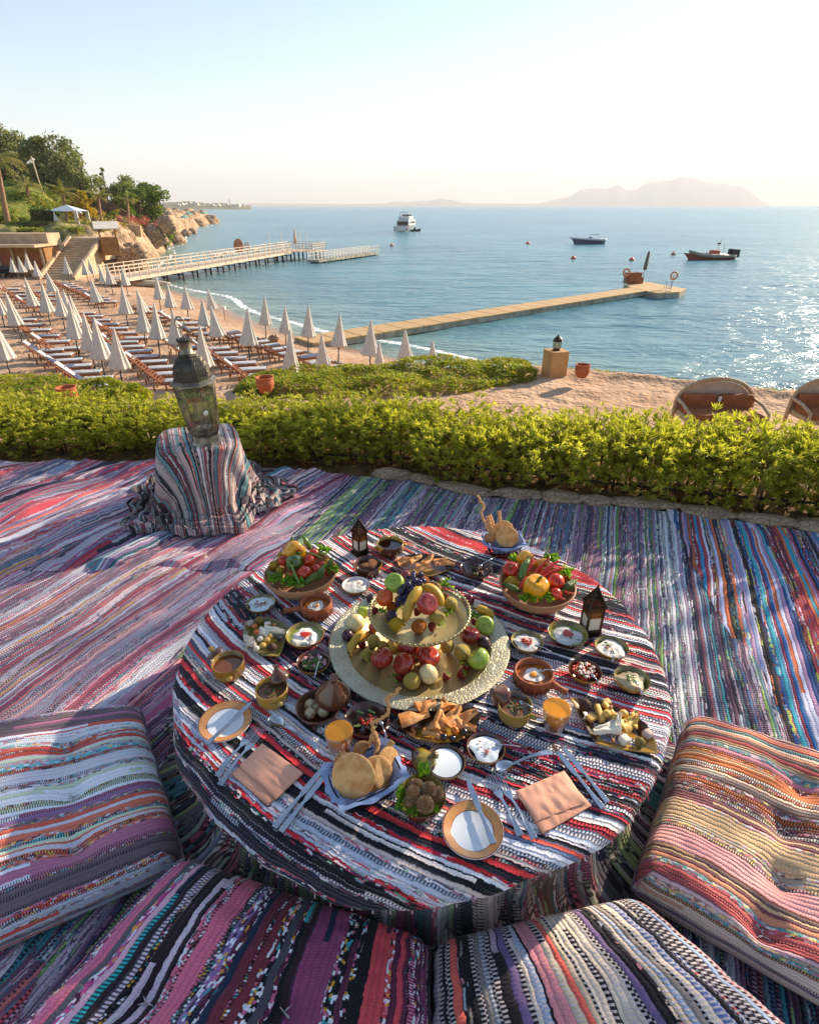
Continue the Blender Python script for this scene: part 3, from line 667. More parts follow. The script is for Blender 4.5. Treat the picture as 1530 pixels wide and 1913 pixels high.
while x < 4.9:
    y = float(yb(x)) + .34 + U(-.03, .03); hs = np.interp(x, [-4, -2.1, -1.75, -1.3, -.5, 1, 2.5, 4], [.72, .70, .54, .68, .80, .86, .95, 1.0]) * U(.97, 1.03)
    lab0 = 'hedge shrub ' + ('at the left, behind the mauve rug' if x < -1.9 else 'close behind the draped pouf' if x < -.9 else 'behind the dusky rug and its stone edging' if x < 1.5 else 'at the right, behind the bold blue and brown rug')
    for row in (0, 1):
        lab = ORD(k) + ' ' + lab0.replace('hedge shrub', 'hedge shrub from the left,').replace(', close', ' close') + (', back row' if row else ', front row'); lab = lab.replace('behind the dusky rug and its stone edging', 'behind the stone edging').replace(', at the left, behind the mauve rug', ', behind the mauve rug').replace('at the right, behind the bold blue and brown rug', 'behind the bold blue rug')
        t = thing('hedge_shrub', lab, 'shrub', (x + row * .14, y + row * .20, -.03), U(0, 6.28), 'shrubs of the clipped hedge')
        t.scale = (1.0, 1.0, hs * (1 - .0 * row)); a_, b_ = SV[(k * 2 + row) % 5]
        stuff(obj('foliage', a_, t)); obj('stems', b_, t)
    x += .31; k += 1
pp = [(float(q), float(yb(q)) + .24, .075 + .02 * sin(q * 3)) for q in np.linspace(-.9, 5, 40)]
tag(MB().tube(pp, .008, 6).out('irrigation_pipe', mat('black_plastic', '141414', '1e1e1e', .5)), 'thin black irrigation pipe running through the foot of the hedge', 'pipe')
# dry leaves under the hedge
mb = MB(); random.seed(5)
for k in range(1500):
    x = U(-3.5, 4.5); y = float(yb(x)) + U(.1, .75); a_ = U(0, 6.3); leaf(mb, Vector((x, y, U(-.03, .01))), Vector((cos(a_), sin(a_), U(-.1, .5))).normalized(), Vector((U(-.5, .5), U(-.5, .5), 1)), U(.03, .06), U(.012, .02))
tag(stuff(mb.out('leaf_litter', leafmat('dry_leaf', 'b8863c', '8a5a2a', 'a8a040', 4, .3, .7), smooth=False)), 'dry brown leaves lying under the hedge', 'dead leaves')
# ================================================================ ON THE TABLE
random.seed(21)
def TT(px, py, h=0.0):
    p, t = P(px, py, CL + h); return p, t / 1050          # world point and metres per photo pixel there
def glaze(name, a, b, rough=.22, sc=9): return mat(name, a, b, rough, sc, coat=.5, lo=.42, hi=.58)
M_BRN = glaze('brown_glaze', '5a3424', '43261a'); M_OCH = glaze('ochre_glaze', 'bc8c34', '94702c'); M_OLV = glaze('olive_glaze', '94843c', '665828')
M_TER = mat('terracotta', 'a8603c', '8e4c2e', .7, 12, bump=.001); M_TERD = mat('dark_painted_line', '3a1c12', None, .8)
M_BOWLW = mat('turned_wood', 'b98a62', '9c6a48', .5, 3, stretch=(1, 1, 9)); M_OCHB = mat('half_dipped_glaze', 'b48e2e', '4a3220', .22, 3.5, coat=.5, lo=.49, hi=.51, det=1)
M_LAB = mat('labneh', 'e8e4dc', 'dcd8d0', .45, 30, sss=.2, bump=.002, bs=60); M_OIL = mat('green_oil', '7d8a34', '98a048', .15, 20, coat=.5)
M_STEEL = mat('cutlery_steel', 'c8ccd0', 'b4b8be', .12, 30, metal=1)
M_WHP = mat('white_porcelain', 'e6ebee', 'dfe5e8', .08, 5, coat=.4); M_ORR = mat('orange_rim_glaze', 'dca060', 'd08c4c', .2, 40, coat=.4); M_ORL = mat('brown_rim_line', 'a05028', None, .25)
M_TOM = mat('tomato_skin', 'b82410', 'd8602c', .22, 2, lo=.4, hi=.8, sss=.2, coat=.4); M_APR = mat('red_apple_skin', '941020', 'c8603c', .28, 4, lo=.4, hi=.75, coat=.4, stretch=(3, 3, .5), sss=.1)
M_APD = mat('dark_apple_skin', '5c0c16', '7c1c20', .25, 3, coat=.4, stretch=(3, 3, .5)); M_APG = mat('green_apple_skin', '8aa832', 'a4b84a', .28, 2, coat=.4, sss=.15)
M_PLU = mat('plum_skin', '2a1628', '4a2a3c', .4, 2.5); M_MEL = mat('pale_melon_skin', 'e8dcac', 'ccb878', .4, 2.5, stretch=(3, 3, .6), sss=.2); M_GUA = mat('guava_skin', 'd8bc4c', 'e4cc68', .4, 3, sss=.15, bump=.02, bs=12)
M_LEM = mat('lemon_skin', 'ecc424', 'dcac18', .35, 3, sss=.15, bump=.02, bs=18); M_ORA = mat('mandarin_skin', 'dc7a18', 'c86410', .35, 3, sss=.15, bump=.02, bs=20); M_PER = mat('persimmon_skin', 'd85a1c', 'c84818', .3, 2, sss=.15, coat=.2)
M_BAN = mat('banana_skin', 'd0a838', 'b89030', .45, 5, sss=.1); M_STR = mat('strawberry_skin', 'b81420', 'cc3028', .3, 4, bump=.05, bs=14, coat=.2); M_GRA = mat('grape_skin', '1c1830', '3a3458', .3, 2); M_KIW = mat('kiwi_skin', '8a6a34', '76582c', .8, 8)
M_GRN = mat('green_stalk', '5c7a24', '44601c', .6, 8); M_LET = leafmat('lettuce', '7ca82c', '5c8c20', 'a4c04c', 20, .4); M_PPY = mat('yellow_pepper', 'e8a818', 'dc9410', .15, 2, coat=.6, sss=.1); M_PPR = mat('red_pepper', 'b82412', 'cc3818', .15, 2, coat=.6); M_PPG = mat('green_pepper', '2c4c1c', '44681f', .15, 2, coat=.6)
M_CUC = mat('cucumber_skin', '35501e', '56702c', .3, 3, stretch=(6, 6, .6), bump=.01, bs=20); M_CUL = mat('courgette_skin', '7c9444', '5a7a34', .3, 4); M_STALK = mat('dry_stalk', '5a4a28', '6c5c30', .8)
M_BRE = mat('bread_crust', 'c88c4c', 'b06a30', .7, 5, bump=.003, bs=30); M_BREP = mat('pale_crust', 'd8a468', 'c08848', .7, 4, bump=.003, bs=30); M_SES = mat('sesame', 'ecd8b0', 'd4b484', .6, 40)
M_BRASS = mat('brass_tray', 'dcc890', 'c4ae78', .34, 8, metal=.5, bump=.0006, bs=90)
M_BRB = mat('aged_bronze', '4a3a2c', '30261e', .4, 12, metal=.7, bump=.001, bs=60)

# --- big brass tray with an engraved rim
def ring(mb, r, z, n, f):
    for k in range(n): a = 2 * pi * k / n; f(mb, Vector((r * cos(a), r * sin(a), z)), a)
p, k = TT(783, 1200, .012); TRR = 168 * k
def brass_engr():
    g = G('engraved_brass'); v = g.coord('Object')
    w = g.n('TexVoronoi', {'feature': 'DISTANCE_TO_EDGE'}, Scale=110.0); g.set(w, 'Vector', v)
    n = g.noise(v, 9, 4); m = g.mr(w.outputs[0], .0, .12)
    g.P(Base_Color=g.mix(g.mr(n, .35, .65), g.mix(m, hx('aca484'), hx('d4cfb4')), hx('b8b090')), Metallic=.6, Roughness=.42)
    g.bump(m, .0012); return g.m
M_ENG = brass_engr()
tray = thing('brass_tray', 'large round brass tray with an engraved rim in the middle of the table', 'tray', (p.x, p.y, CL - .002))
MB().lathe([(.001, .004), (TRR * .76, .004), (TRR * .79, .010), (TRR * .80, .016), (TRR * .80, .013), (.001, .001)], 96).out('tray_bottom', M_BRASS, tray)
MB().lathe([(TRR * .80, .0165), (TRR * .985, .024), (TRR, .022), (TRR * .985, .019), (TRR * .80, .0135)], 96).out('engraved_rim', M_ENG, tray)
TRZ = CL + .003
# --- the tiered stand
p2, k2 = TT(782, 1133, .135); SR = 95 * k2; SX, SY = p.x, p.y
st = thing('fruit_stand', 'round brass stand with a pierced rim standing on the big tray', 'cake stand', (SX, SY, TRZ + .001)); SZ = .125
MB().lathe([(.001, .0), (.075, .0), (.07, .01), (.03, .02), (.018, .05), (.024, .075), (.014, .09), (.03, SZ - .008), (.03, SZ - .006)], 40).out('foot', M_BRASS, st)
MB().lathe([(.001, SZ), (SR * .9, SZ), (SR * .93, SZ + .008), (SR * .90, SZ - .003), (.001, SZ - .004)], 80).out('plate', M_BRASS, st)
mb = MB(); nh = 64
ring(mb, SR * .935, SZ + .004, nh, lambda m, q, a: m.tube([q, q + Vector((cos(a) * .006, sin(a) * .006, .012))], .0022, 5))
mb.tube([(SR * .965 * cos(a), SR * .965 * sin(a), SZ + .0175) for a in np.linspace(0, 2 * pi, 97)[:-1]], .0032, 6, closed=True)
ring(mb, SR * .985, SZ + .019, nh, lambda m, q, a: m.ball(q, .0032, 6, 4))
stuff(mb.out('pierced_rim', mat('worn_silver_brass', 'c0b48c', 'a09468', .35, 20, metal=.8), st))
STZ = TRZ + .001 + SZ

# --- fruit prototypes (unit size, standing on their own centre)
def apple_mesh(m):
    pr = []
    for i in range(15):
        t = pi * i / 14; r = sin(t) * (1 - .10 * cos(t) * -1 * .6); z = -cos(t)
        rr_ = 1.0 * sin(t) ** .85 * (1.0 + .07 * z); zz_ = .90 * z
        if z > .75: zz_ -= (z - .75) * 1.2
        if z < -.85: zz_ += (-z - .85) * .8
        pr.append((max(rr_, .001), zz_))
    return MB().lathe(pr, 20, lambda a, i: 1 + .03 * sin(5 * a) * (1 if i < 5 else .4) + .02 * sin(2 * a + 1)).mesh('apple', m)
def blob(name, m, prof, n=18, wob=None): return MB().lathe(prof, n, wob).mesh(name, m)
def oval(a, b, n=12, top=0): return [(max(a * sin(pi * i / n), .001), -b * cos(pi * i / n)) for i in range(n + 1)]
F = {}
F['red_apple'] = apple_mesh(M_APR); F['dark_apple'] = apple_mesh(M_APD); F['green_apple'] = apple_mesh(M_APG)
F['plum'] = blob('plum', M_PLU, oval(1, 1.08)); F['melon'] = blob('melon', M_MEL, oval(1, 1.15)); F['guava'] = blob('guava', M_GUA, oval(1, 1.02), wob=lambda a, i: 1 + .03 * sin(3 * a))
F['mandarin'] = blob('mandarin', M_ORA, oval(1, .88)); F['tomato'] = blob('tomato', M_TOM, oval(1, .86), wob=lambda a, i: 1 + .025 * cos(6 * a))
F['persimmon'] = blob('persimmon', M_PER, oval(1, .82), wob=lambda a, i: 1 + .03 * cos(4 * a)); F['kiwi'] = blob('kiwi', M_KIW, oval(.85, 1.1))
F['lemon'] = blob('lemon', M_LEM, [(.001, -1.25), (.14, -1.2), (.22, -1.05), (.6, -.8), (.92, -.35), (1, 0), (.92, .35), (.6, .8), (.22, 1.05), (.15, 1.2), (.001, 1.25)])
F['pear'] = blob('pear', M_GUA, [(.001, -1), (.5, -.95), (.88, -.6), (1, -.15), (.9, .3), (.62, .75), (.42, 1.15), (.3, 1.4), (.001, 1.48)])
F['strawberry'] = blob('strawberry', M_STR, [(.001, -1.15), (.35, -1), (.75, -.4), (.98, .3), (.85, .68), (.4, .8), (.001, .78)])
F['pepper_y'] = blob('yellow_pepper', M_PPY, [(.001, -1.0), (.35, -1.08), (.7, -.95), (.88, -.5), (.98, .2), (.95, .7), (.7, .98), (.35, .95), (.1, .85), (.001, .85)], 28, lambda a, i: 1 + .12 * abs(cos(2 * a)) - .06)
F['pepper_g'] = F['pepper_y'].copy(); F['pepper_g'].materials.clear(); F['pepper_g'].materials.append(M_PPG)
F['pepper_r'] = F['pepper_y'].copy(); F['pepper_r'].materials.clear(); F['pepper_r'].materials.append(M_PPR)
STEM = MB().tube([(0, 0, .55), (.03, .02, .85), (.10, .03, 1.12)], [.05, .04, .06], 6).mesh('stem', M_STALK)
CAL = MB()
for i in range(6):
    a = i * pi / 3; CAL.add([(0, 0, .82), (.5 * cos(a - .35), .5 * sin(a - .35), .86), (.95 * cos(a), .95 * sin(a), .7), (.5 * cos(a + .35), .5 * sin(a + .35), .86)], [(0, 1, 2, 3)])
CAL.tube([(0, 0, .8), (.05, 0, 1.2)], .06, 5); CAL = CAL.mesh('calyx', M_LET)
PST = MB().tube([(0, 0, .8), (.04, .0, 1.1), (.2, .05, 1.4)], [.16, .1, .12], 7).mesh('stem', M_GRN)
NAMES = {'dark_apple': 'red_apple', 'pepper_y': 'yellow_pepper', 'pepper_g': 'green_pepper', 'pepper_r': 'red_pepper'}
def fruit(kind, x, y, z, r, label, rot=None, cat=None):
    n = NAMES.get(kind, kind); rot = rot or (U(-.9, .9), U(-.9, .9), U(0, 6))
    o = obj(n, F[kind], None, (x, y, z), rot, r); tag(o, label, cat or n.replace('_', ' '))
    if 'apple' in kind or kind in ('pear',):
        s = obj('stem', STEM, o); s.location.z = .35 if kind == 'pear' else -.15
    elif kind == 'strawberry': obj('calyx', CAL, o)
    elif kind == 'persimmon': c = obj('calyx', CAL, o); c.scale = (.6, .6, .9); c.location.z = .05
    elif 'pepper' in kind: obj('stem', PST, o)
    return o
def zf(ox, oy, s): return lambda X, Y: (ox + X / s, oy + Y / s)
zt = zf(600, 1050, 4.25)
def ontray(kind, X, Y, w, label, base=None, h=0, **kw):
    px, py = zt(X, Y); base = TRZ + .004 if base is None else base
    for _ in range(3):
        r = w / 2 / 4.25 * P(px, py, base + .03)[1] / 1050
    hh = {'mandarin': .88, 'tomato': .86, 'persimmon': .82}.get(kind, .95)
    q = P(px, py, base + r * hh + h)[0]; return fruit(kind, q.x, q.y, q.z, r, label, **kw)
L = [('melon', 275, 485, 145, 'cream melon at the left of the brass tray, beside the green apple'), ('plum', 210, 585, 92, 'small red plum next to the banana at the left edge of the tray'),
     ('green_apple', 338, 392, 105, 'green apple half behind the stand at the upper left of the tray'), ('plum', 400, 292, 80, 'dark plum behind the stand at the upper left of the tray'),
     ('red_apple', 425, 520, 105, 'red apple mostly under the left side of the stand plate'), ('strawberry', 328, 660, 70, 'strawberry between the banana and the yellow guava'),
     ('guava', 420, 630, 112, 'yellow green guava right of the banana on the tray'), ('guava', 487, 668, 88, 'guava tucked behind the leftmost big red apple'),
     ('red_apple', 484, 765, 180, 'leftmost of the four big red apples at the front of the tray'), ('red_apple', 692, 680, 168, 'big red apple against the foot of the stand'),
     ('red_apple', 660, 812, 180, 'big red apple lowest of the four at the front of the tray'), ('red_apple', 850, 752, 180, 'big red apple rightmost of the four at the front of the tray'),
     ('guava', 845, 668, 100, 'guava behind the rightmost big red apple'), ('strawberry', 620, 918, 66, 'strawberry beside the yellow guava at the front of the tray'),
     ('guava', 720, 945, 138, 'yellow guava at the very front of the tray'), ('melon', 852, 892, 148, 'cream ribbed melon at the front of the tray'),
     ('strawberry', 990, 912, 72, 'lone strawberry right of the front melon'), ('strawberry', 1115, 892, 80, 'strawberry in front of the biggest green apple'), ('strawberry', 1150, 828, 70, 'strawberry pressed against the biggest green apple'),
     ('green_apple', 1250, 770, 178, 'biggest green apple, at the lower right of the tray'), ('guava', 1120, 720, 130, 'pale guava left of the biggest green apple'), ('guava', 1002, 670, 112, 'yellow guava nearest the stand at the right'),
     ('dark_apple', 1180, 585, 165, 'very dark red apple at the right of the tray'), ('plum', 1292, 642, 104, 'dark plum between the two green apples at the right'),
     ('green_apple', 1302, 505, 155, 'upper green apple at the right of the tray'), ('dark_apple', 1165, 300, 110, 'dark red apple behind the stand at the upper right'),
     ('kiwi', 1290, 372, 70, 'small brown kiwi at the upper right of the tray'), ('strawberry', 1215, 470, 60, 'strawberry behind the dark red apple')]
for a in L: ontray(*a)
ontray('pear', 365, 735, 92, 'small yellow pear lying at the left of the tray, stem towards the front', rot=(2.0, .2, .3))
U2 = [('green_apple', 582, 168, 155, .045, 'green apple on top of the stand at the back left'), ('red_apple', 672, 108, 78, .03, 'red apple at the very back of the stand, behind the grapes'), ('persimmon', 505, 282, 145, .02, 'orange persimmon at the left of the stand'),
      ('mandarin', 566, 362, 98, .0, 'small mandarin below the persimmon on the stand'), ('plum', 566, 432, 100, .0, 'dark plum behind the lemon on the stand'),
      ('mandarin', 776, 512, 130, .0, 'mandarin at the front of the stand'), ('red_apple', 840, 332, 168, .04, 'red apple at the centre of the stand, right of the banana'), ('guava', 1030, 330, 110, .0, 'yellow guava at the right of the stand'),
      ('strawberry', 430, 385, 62, .0, 'strawberry at the left rim of the stand'), ('strawberry', 880, 515, 75, .0, 'strawberry at the front right of the stand'), ('strawberry', 990, 278, 58, .01, 'strawberry behind the yellow guava on the stand'),
      ('strawberry', 940, 165, 50, .01, 'strawberry at the back right of the stand'), ('mandarin', 822, 150, 78, .03, 'mandarin at the back of the stand behind the bananas'), ('kiwi', 915, 212, 92, .01, 'brown kiwi at the back right of the stand'),
      ('lemon', 612, 300, 62, .02, 'lemon between the grapes and the persimmon'), ('strawberry', 765, 395, 70, .015, 'strawberry tucked under the centre red apple')]
for kd, X, Y, w, h, lab in U2: ontray(kd, X, Y, w, lab, base=STZ, h=h)
ontray('lemon', 598, 497, 118, 'pale lemon at the front left of the stand', base=STZ, rot=(1.5, 0, 1.35)); ontray('pear', 915, 440, 118, 'large yellow pear leaning at the right of the stand', base=STZ, h=.01, rot=(.9, .5, .6))
def banana(label, pts, r, base):
    q = []
    for X, Y, h in pts: q.append(P(*zt(X, Y), base + h)[0])
    c = sum(q, Vector()) / len(q); fine = []
    for i in range(len(q) - 1):
        p0 = q[max(i - 1, 0)]; p1 = q[i]; p2_ = q[i + 1]; p3 = q[min(i + 2, len(q) - 1)]
        for s in np.linspace(0, 1, 5)[:-1]:
            fine.append(.5 * ((2 * p1) + (p2_ - p0) * s + (2 * p0 - 5 * p1 + 4 * p2_ - p3) * s * s + (3 * p1 - p0 - 3 * p2_ + p3) * s ** 3) - c)
    fine.append(q[-1] - c); n = len(fine)
    rs = [r * (.28 + .72 * min(1, sin(pi * min(max((i / (n - 1)), .02), .98)) * 1.7)) for i in range(n)]; rs[0] = r * .3; rs[-1] = r * .25
    t = thing('banana', label, 'banana', c)
    MB().tube(fine, rs, 6).out('peel', M_BAN, t); d = (fine[0] - fine[1]).normalized()
    MB().tube([fine[0], fine[0] + d * r * .9], [r * .3, r * .33], 6).out('stalk', M_STALK, t)
banana('banana lying on the left of the brass tray', [(370, 560, .02), (300, 590, .024), (255, 650, .022), (235, 725, .018)], .016, TRZ)
banana('banana standing up against the grapes on the stand', [(790, 200, .085), (740, 260, .08), (690, 370, .055), (665, 480, .022)], .017, STZ)
banana('banana lying behind the red apple on the stand', [(800, 195, .07), (880, 215, .065), (930, 270, .05), (960, 350, .03)], .016, STZ)
banana('banana at the right edge of the brass tray', [(1230, 370, .03), (1300, 385, .03), (1370, 430, .022)], .015, TRZ)
banana('banana standing below the centre of the stand', [(560, 620, .02), (560, 670, .022), (600, 730, .02)], .014, TRZ)
q, _ = P(*zt(690, 195), STZ + .09)
gt = thing('grape_bunch', 'bunch of black grapes draped over the top of the stand', 'grapes', q); gm = MB().ball((0, 0, 0), (1, 1, 1.12), 12, 8).mesh('grape', M_GRA)
for i in range(46):
    f = i / 45; X = np.interp(f, [0, .35, .7, 1], [790, 700, 650, 640]) + U(-55, 55) * (1 - .5 * f); Y = np.interp(f, [0, .35, .7, 1], [115, 175, 235, 320]) + U(-38, 38)
    pt = P(*zt(X, Y), STZ + .095 - .05 * f + U(-.016, .016))[0] - q; obj('grape', gm, gt, pt, (U(0, 3), U(0, 3), 0), .0095 * U(.9, 1.1))
MB().tube([(0.02, .02, .012), (0, 0, .018), (-.02, -.03, 0)], .0018, 5).out('stem', M_STALK, gt)
def sprig(X, Y, base, h, zfn, label, n=26, sp=.018, name='herb_sprig', cat='herbs', m=None):
    q = P(*zfn(X, Y), base + h)[0]; mb = MB()
    for _ in range(n):
        d = Vector((U(-1, 1), U(-1, 1), U(.1, 1))).normalized(); leaf(mb, Vector((U(-sp, sp), U(-sp, sp), U(0, sp * .5))), d, Vector((U(-1, 1), U(-1, 1), 1)), sp * U(.7, 1.2), sp * U(.5, .8), .4)
    return tag(mb.out(name, m or M_LET, loc=q, smooth=False), label, cat)
sprig(990, 190, STZ, .012, zt, 'small green leaf sprig at the back right of the stand'); sprig(615, 380, STZ, .02, zt, 'tiny green sprig beside the mandarin on the stand', 10, .01)
sprig(940, 500, STZ, .01, zt, 'green strawberry stalks beside the pear on the stand', 16, .012); sprig(480, 400, STZ, .01, zt, 'green leaves at the left of the stand', 16, .014); sprig(1000, 410, STZ, .008, zt, 'green leaves under the yellow guava of the stand', 16, .014)
sprig(1200, 425, TRZ, .01, zt, 'green leaves behind the dark red apple on the tray', 24, .018); sprig(580, 930, TRZ, .006, zt, 'green leaves beside the front strawberry on the tray', 12, .012); sprig(1100, 800, TRZ, .01, zt, 'green leaves above the strawberries at the lower right of the tray', 12, .012)

# --- two wooden bowls of vegetables
def woodbowl(px, py, wpx, label):
    p, k = TT(px, py, .075); r = wpx / 2 * k
    t = thing('wooden_bowl', label, 'bowl', (p.x, p.y, CL - .001)); h = .075
    pr = [(.001, 0), (r * .45, 0), (r * .62, .008), (r * .86, h * .45), (r, h), (r * .975, h + .004), (r * .94, h), (r * .8, h * .5), (r * .5, .014), (.001, .011)]
    MB().lathe(pr, 64).out('shell', M_BOWLW, t); return p, r
za = zf(460, 920, 4.5); zb = zf(800, 900, 4.25)
pl, rl = woodbowl(562, 1068, 136, 'wooden bowl of vegetables at the back left of the table'); pr_, rr2 = woodbowl(1004, 1092, 142, 'wooden bowl of peppers and chillies at the back right of the table')
def veg(kind, zfn, X, Y, w, h, label, sc_, **kw):
    px, py = zfn(X, Y); q, t = P(px, py, CL + h); return fruit(kind, q.x, q.y, q.z, w / 2 / sc_ * t / 1050, label, **kw)
VL = [('pepper_y', 400, 490, 170, .115, 'yellow orange pepper on top of the left vegetable bowl', (1.3, .2, .5)), ('pepper_g', 412, 585, 130, .105, 'dark green pepper in the middle of the left bowl', (1.2, .3, -.6)),
      ('pepper_r', 312, 575, 85, .095, 'red pepper at the left of the left bowl', (.4, .3, 0)), ('lemon', 232, 615, 84, .075, 'lemon at the left rim of the left bowl', (1.3, 0, 1)), ('lemon', 283, 665, 80, .075, 'smaller lemon at the front left of the left bowl', (1.4, 0, .4)),
      ('tomato', 522, 572, 108, .1, 'tomato at the back of the left bowl', None), ('tomato', 490, 680, 125, .085, 'tomato at the front centre of the left bowl', None), ('tomato', 370, 715, 100, .07, 'tomato sunk at the front left of the left bowl', None),
      ('tomato', 588, 640, 86, .085, 'tomato at the right of the left bowl', None), ('tomato', 572, 515, 85, .09, 'tomato at the very back of the left bowl', None), ('tomato', 645, 610, 70, .075, 'small tomato near the right rim of the left bowl', None), ('lemon', 682, 585, 60, .07, 'lemon behind the cucumber at the right of the left bowl', (1.3, 0, .3)), ('tomato', 690, 672, 60, .065, 'small tomato at the right rim of the left bowl', None), ('tomato', 440, 640, 90, .06, 'tomato deep in the left bowl', None), ('lemon', 290, 530, 60, .08, 'lemon at the back left of the left bowl', None)]
for kd, X, Y, w, h, lab, ro in VL: veg(kd, za, X, Y, w, h, lab, 4.5, **({'rot': ro} if ro else {}))
VR = [('pepper_y', 760, 612, 125, .10, 'yellow pepper at the back left of the right bowl', (.9, .2, .3)), ('pepper_r', 655, 705, 120, .09, 'red pepper at the left of the right bowl', (.6, -.3, 0)), ('lemon', 662, 800, 108, .075, 'lemon at the left rim of the right bowl', (1.3, 0, 1)),
      ('pepper_y', 850, 850, 195, .09, 'large yellow pepper at the front of the right bowl', (.15, .1, 0)), ('tomato', 1012, 790, 142, .095, 'big tomato at the right of the right bowl', None), ('tomato', 1012, 890, 105, .075, 'tomato at the front right of the right bowl', None), ('tomato', 1060, 745, 90, .075, 'tomato behind the big one in the right bowl', None), ('pepper_y', 900, 660, 110, .085, 'yellow pepper under the chillies in the right bowl', (1, .5, 0)), ('lemon', 800, 760, 90, .06, 'lemon deep in the right bowl', None)]
for kd, X, Y, w, h, lab, ro in VR: veg(kd, zb, X, Y, w, h, lab, 4.25, **({'rot': ro} if ro else {}))
def longveg(name, zfn, pts, r, m, label, cat, taper=.5, stem=M_GRN):
    q = [P(*zfn(X, Y), CL + h)[0] for X, Y, h in pts]; c = q[0].copy(); q = [a - c for a in q]
    fine = []
    for i in range(len(q) - 1):
        for s in np.linspace(0, 1, 5)[:-1]: fine.append(q[i].lerp(q[i + 1], s))
    fine.append(q[-1]); n = len(fine)
    if len(q) > 2: fine = [fine[0]] + [(fine[i - 1] + fine[i] * 2 + fine[i + 1]) / 4 for i in range(1, n - 1)] + [fine[-1]]
    rs = [r * min(1, .55 + 1.2 * (i / (n - 1))) * (1 - (1 - taper) * (i / (n - 1))) for i in range(n)]; rs[-1] *= .45
    if taper > .7: rs[0] = r * .5; rs[-2] *= .85
    t = thing(name, label, cat, c); MB().tube(fine, rs, 10).out('flesh', m, t)
    d = (fine[0] - fine[1]).normalized(); MB().tube([fine[0] - d * .002, fine[0] + d * .012], [rs[0] * .5, rs[0] * .35], 6).out('stem', stem, t)
longveg('cucumber', za, [(485, 380, .15), (515, 430, .125), (540, 480, .09)], .012, M_CUL, 'pale cucumber standing up at the back of the left bowl', 'cucumber', .9)
longveg('cucumber', za, [(385, 385, .14), (390, 440, .10)], .011, M_CUC, 'dark cucumber end at the back left of the left bowl', 'cucumber', .95)
longveg('cucumber', za, [(180, 670, .08), (225, 705, .08), (285, 730, .07)], .014, M_CUC, 'cucumber at the front left rim of the left bowl', 'cucumber', .85)
longveg('cucumber', za, [(600, 680, .10), (545, 725, .085), (490, 775, .07)], .014, M_CUC, 'cucumber at the front of the left bowl', 'cucumber', .85)
longveg('cucumber', za, [(650, 620, .11), (625, 680, .095), (590, 740, .07)], .015, M_CUC, 'cucumber second from the right in the left bowl', 'cucumber', .85)
longveg('cucumber', za, [(722, 555, .115), (705, 600, .10), (685, 650, .075)], .012, M_CUC, 'cucumber at the right rim of the left bowl', 'cucumber', .85)
longveg('okra_stalk', za, [(375, 600, .125), (405, 680, .10), (450, 775, .08)], .005, M_CUL, 'thin pale green stalk hanging over the front of the left bowl', 'vegetable stalk', .8)
longveg('okra_stalk', za, [(490, 500, .13), (570, 520, .12), (640, 555, .10)], .004, M_CUL, 'thin pale green stalk across the back of the left bowl', 'vegetable stalk', .8)
longveg('red_chilli', za, [(300, 545, .10), (390, 490, .13), (460, 485, .135)], .009, M_PPR, 'red chilli lying against the yellow pepper of the left bowl', 'chilli', .35)
longveg('courgette', zb, [(795, 620, .125), (760, 690, .11), (735, 780, .085)], .016, M_CUL, 'striped pale courgette leaning in the right bowl', 'courgette', .9)
longveg('cucumber', zb, [(615, 815, .08), (670, 845, .08), (735, 875, .07)], .014, M_CUC, 'cucumber at the front left rim of the right bowl', 'cucumber', .85)
longveg('cucumber', zb, [(1165, 790, .09), (1110, 830, .085), (1060, 865, .07)], .016, M_CUC, 'cucumber at the right rim of the right bowl', 'cucumber', .85)
longveg('cucumber', zb, [(945, 560, .12), (930, 620, .10)], .012, M_CUC, 'dark cucumber end at the back of the right bowl', 'cucumber', .9)
for i, (pts, r, lab) in enumerate([([(770, 750, .09), (815, 660, .125), (835, 575, .15)], .009, 'red chilli pointing straight up'), ([(840, 730, .10), (910, 660, .125), (970, 595, .145)], .010, 'red chilli leaning to the right, second from the left'),
        ([(860, 760, .10), (960, 680, .125), (1050, 620, .14)], .011, 'red chilli leaning right, third from the left'), ([(880, 770, .10), (980, 715, .115), (1095, 680, .125)], .010, 'red chilli lying lowest to the right'),
        ([(725, 850, .08), (770, 765, .10), (850, 745, .10)], .010, 'hooked red chilli above the yellow pepper'), ([(1080, 870, .09), (1120, 885, .09), (1165, 890, .085)], .006, 'small red chilli at the right rim'), ([(980, 890, .09), (1040, 915, .085), (1090, 940, .08)], .007, 'small red chilli hanging over the front rim')]):
    longveg('red_chilli', zb, pts, r, M_PPR, lab + ' of the right bowl', 'chilli', .3)
for X, Y, h, zz_, lab in [(360, 758, .07, za, 'lettuce at the front rim of the left bowl'), (255, 735, .07, za, 'lettuce at the left front rim of the left bowl'), (655, 505, .085, za, 'lettuce at the back right of the left bowl'), (715, 655, .07, za, 'lettuce at the right rim of the left bowl'), (430, 772, .068, za, 'lettuce curling over the front rim of the left bowl'),
                         (1095, 735, .085, zb, 'lettuce at the right back of the right bowl'), (985, 620, .10, zb, 'lettuce at the back of the right bowl'), (790, 935, .07, zb, 'cress at the front left rim of the right bowl'), (940, 925, .07, zb, 'cress at the front right rim of the right bowl'), (700, 625, .08, zb, 'lettuce at the back left of the right bowl')]:
    sprig(X, Y, CL, h, zz_, lab, 46, .022, 'lettuce', 'lettuce')

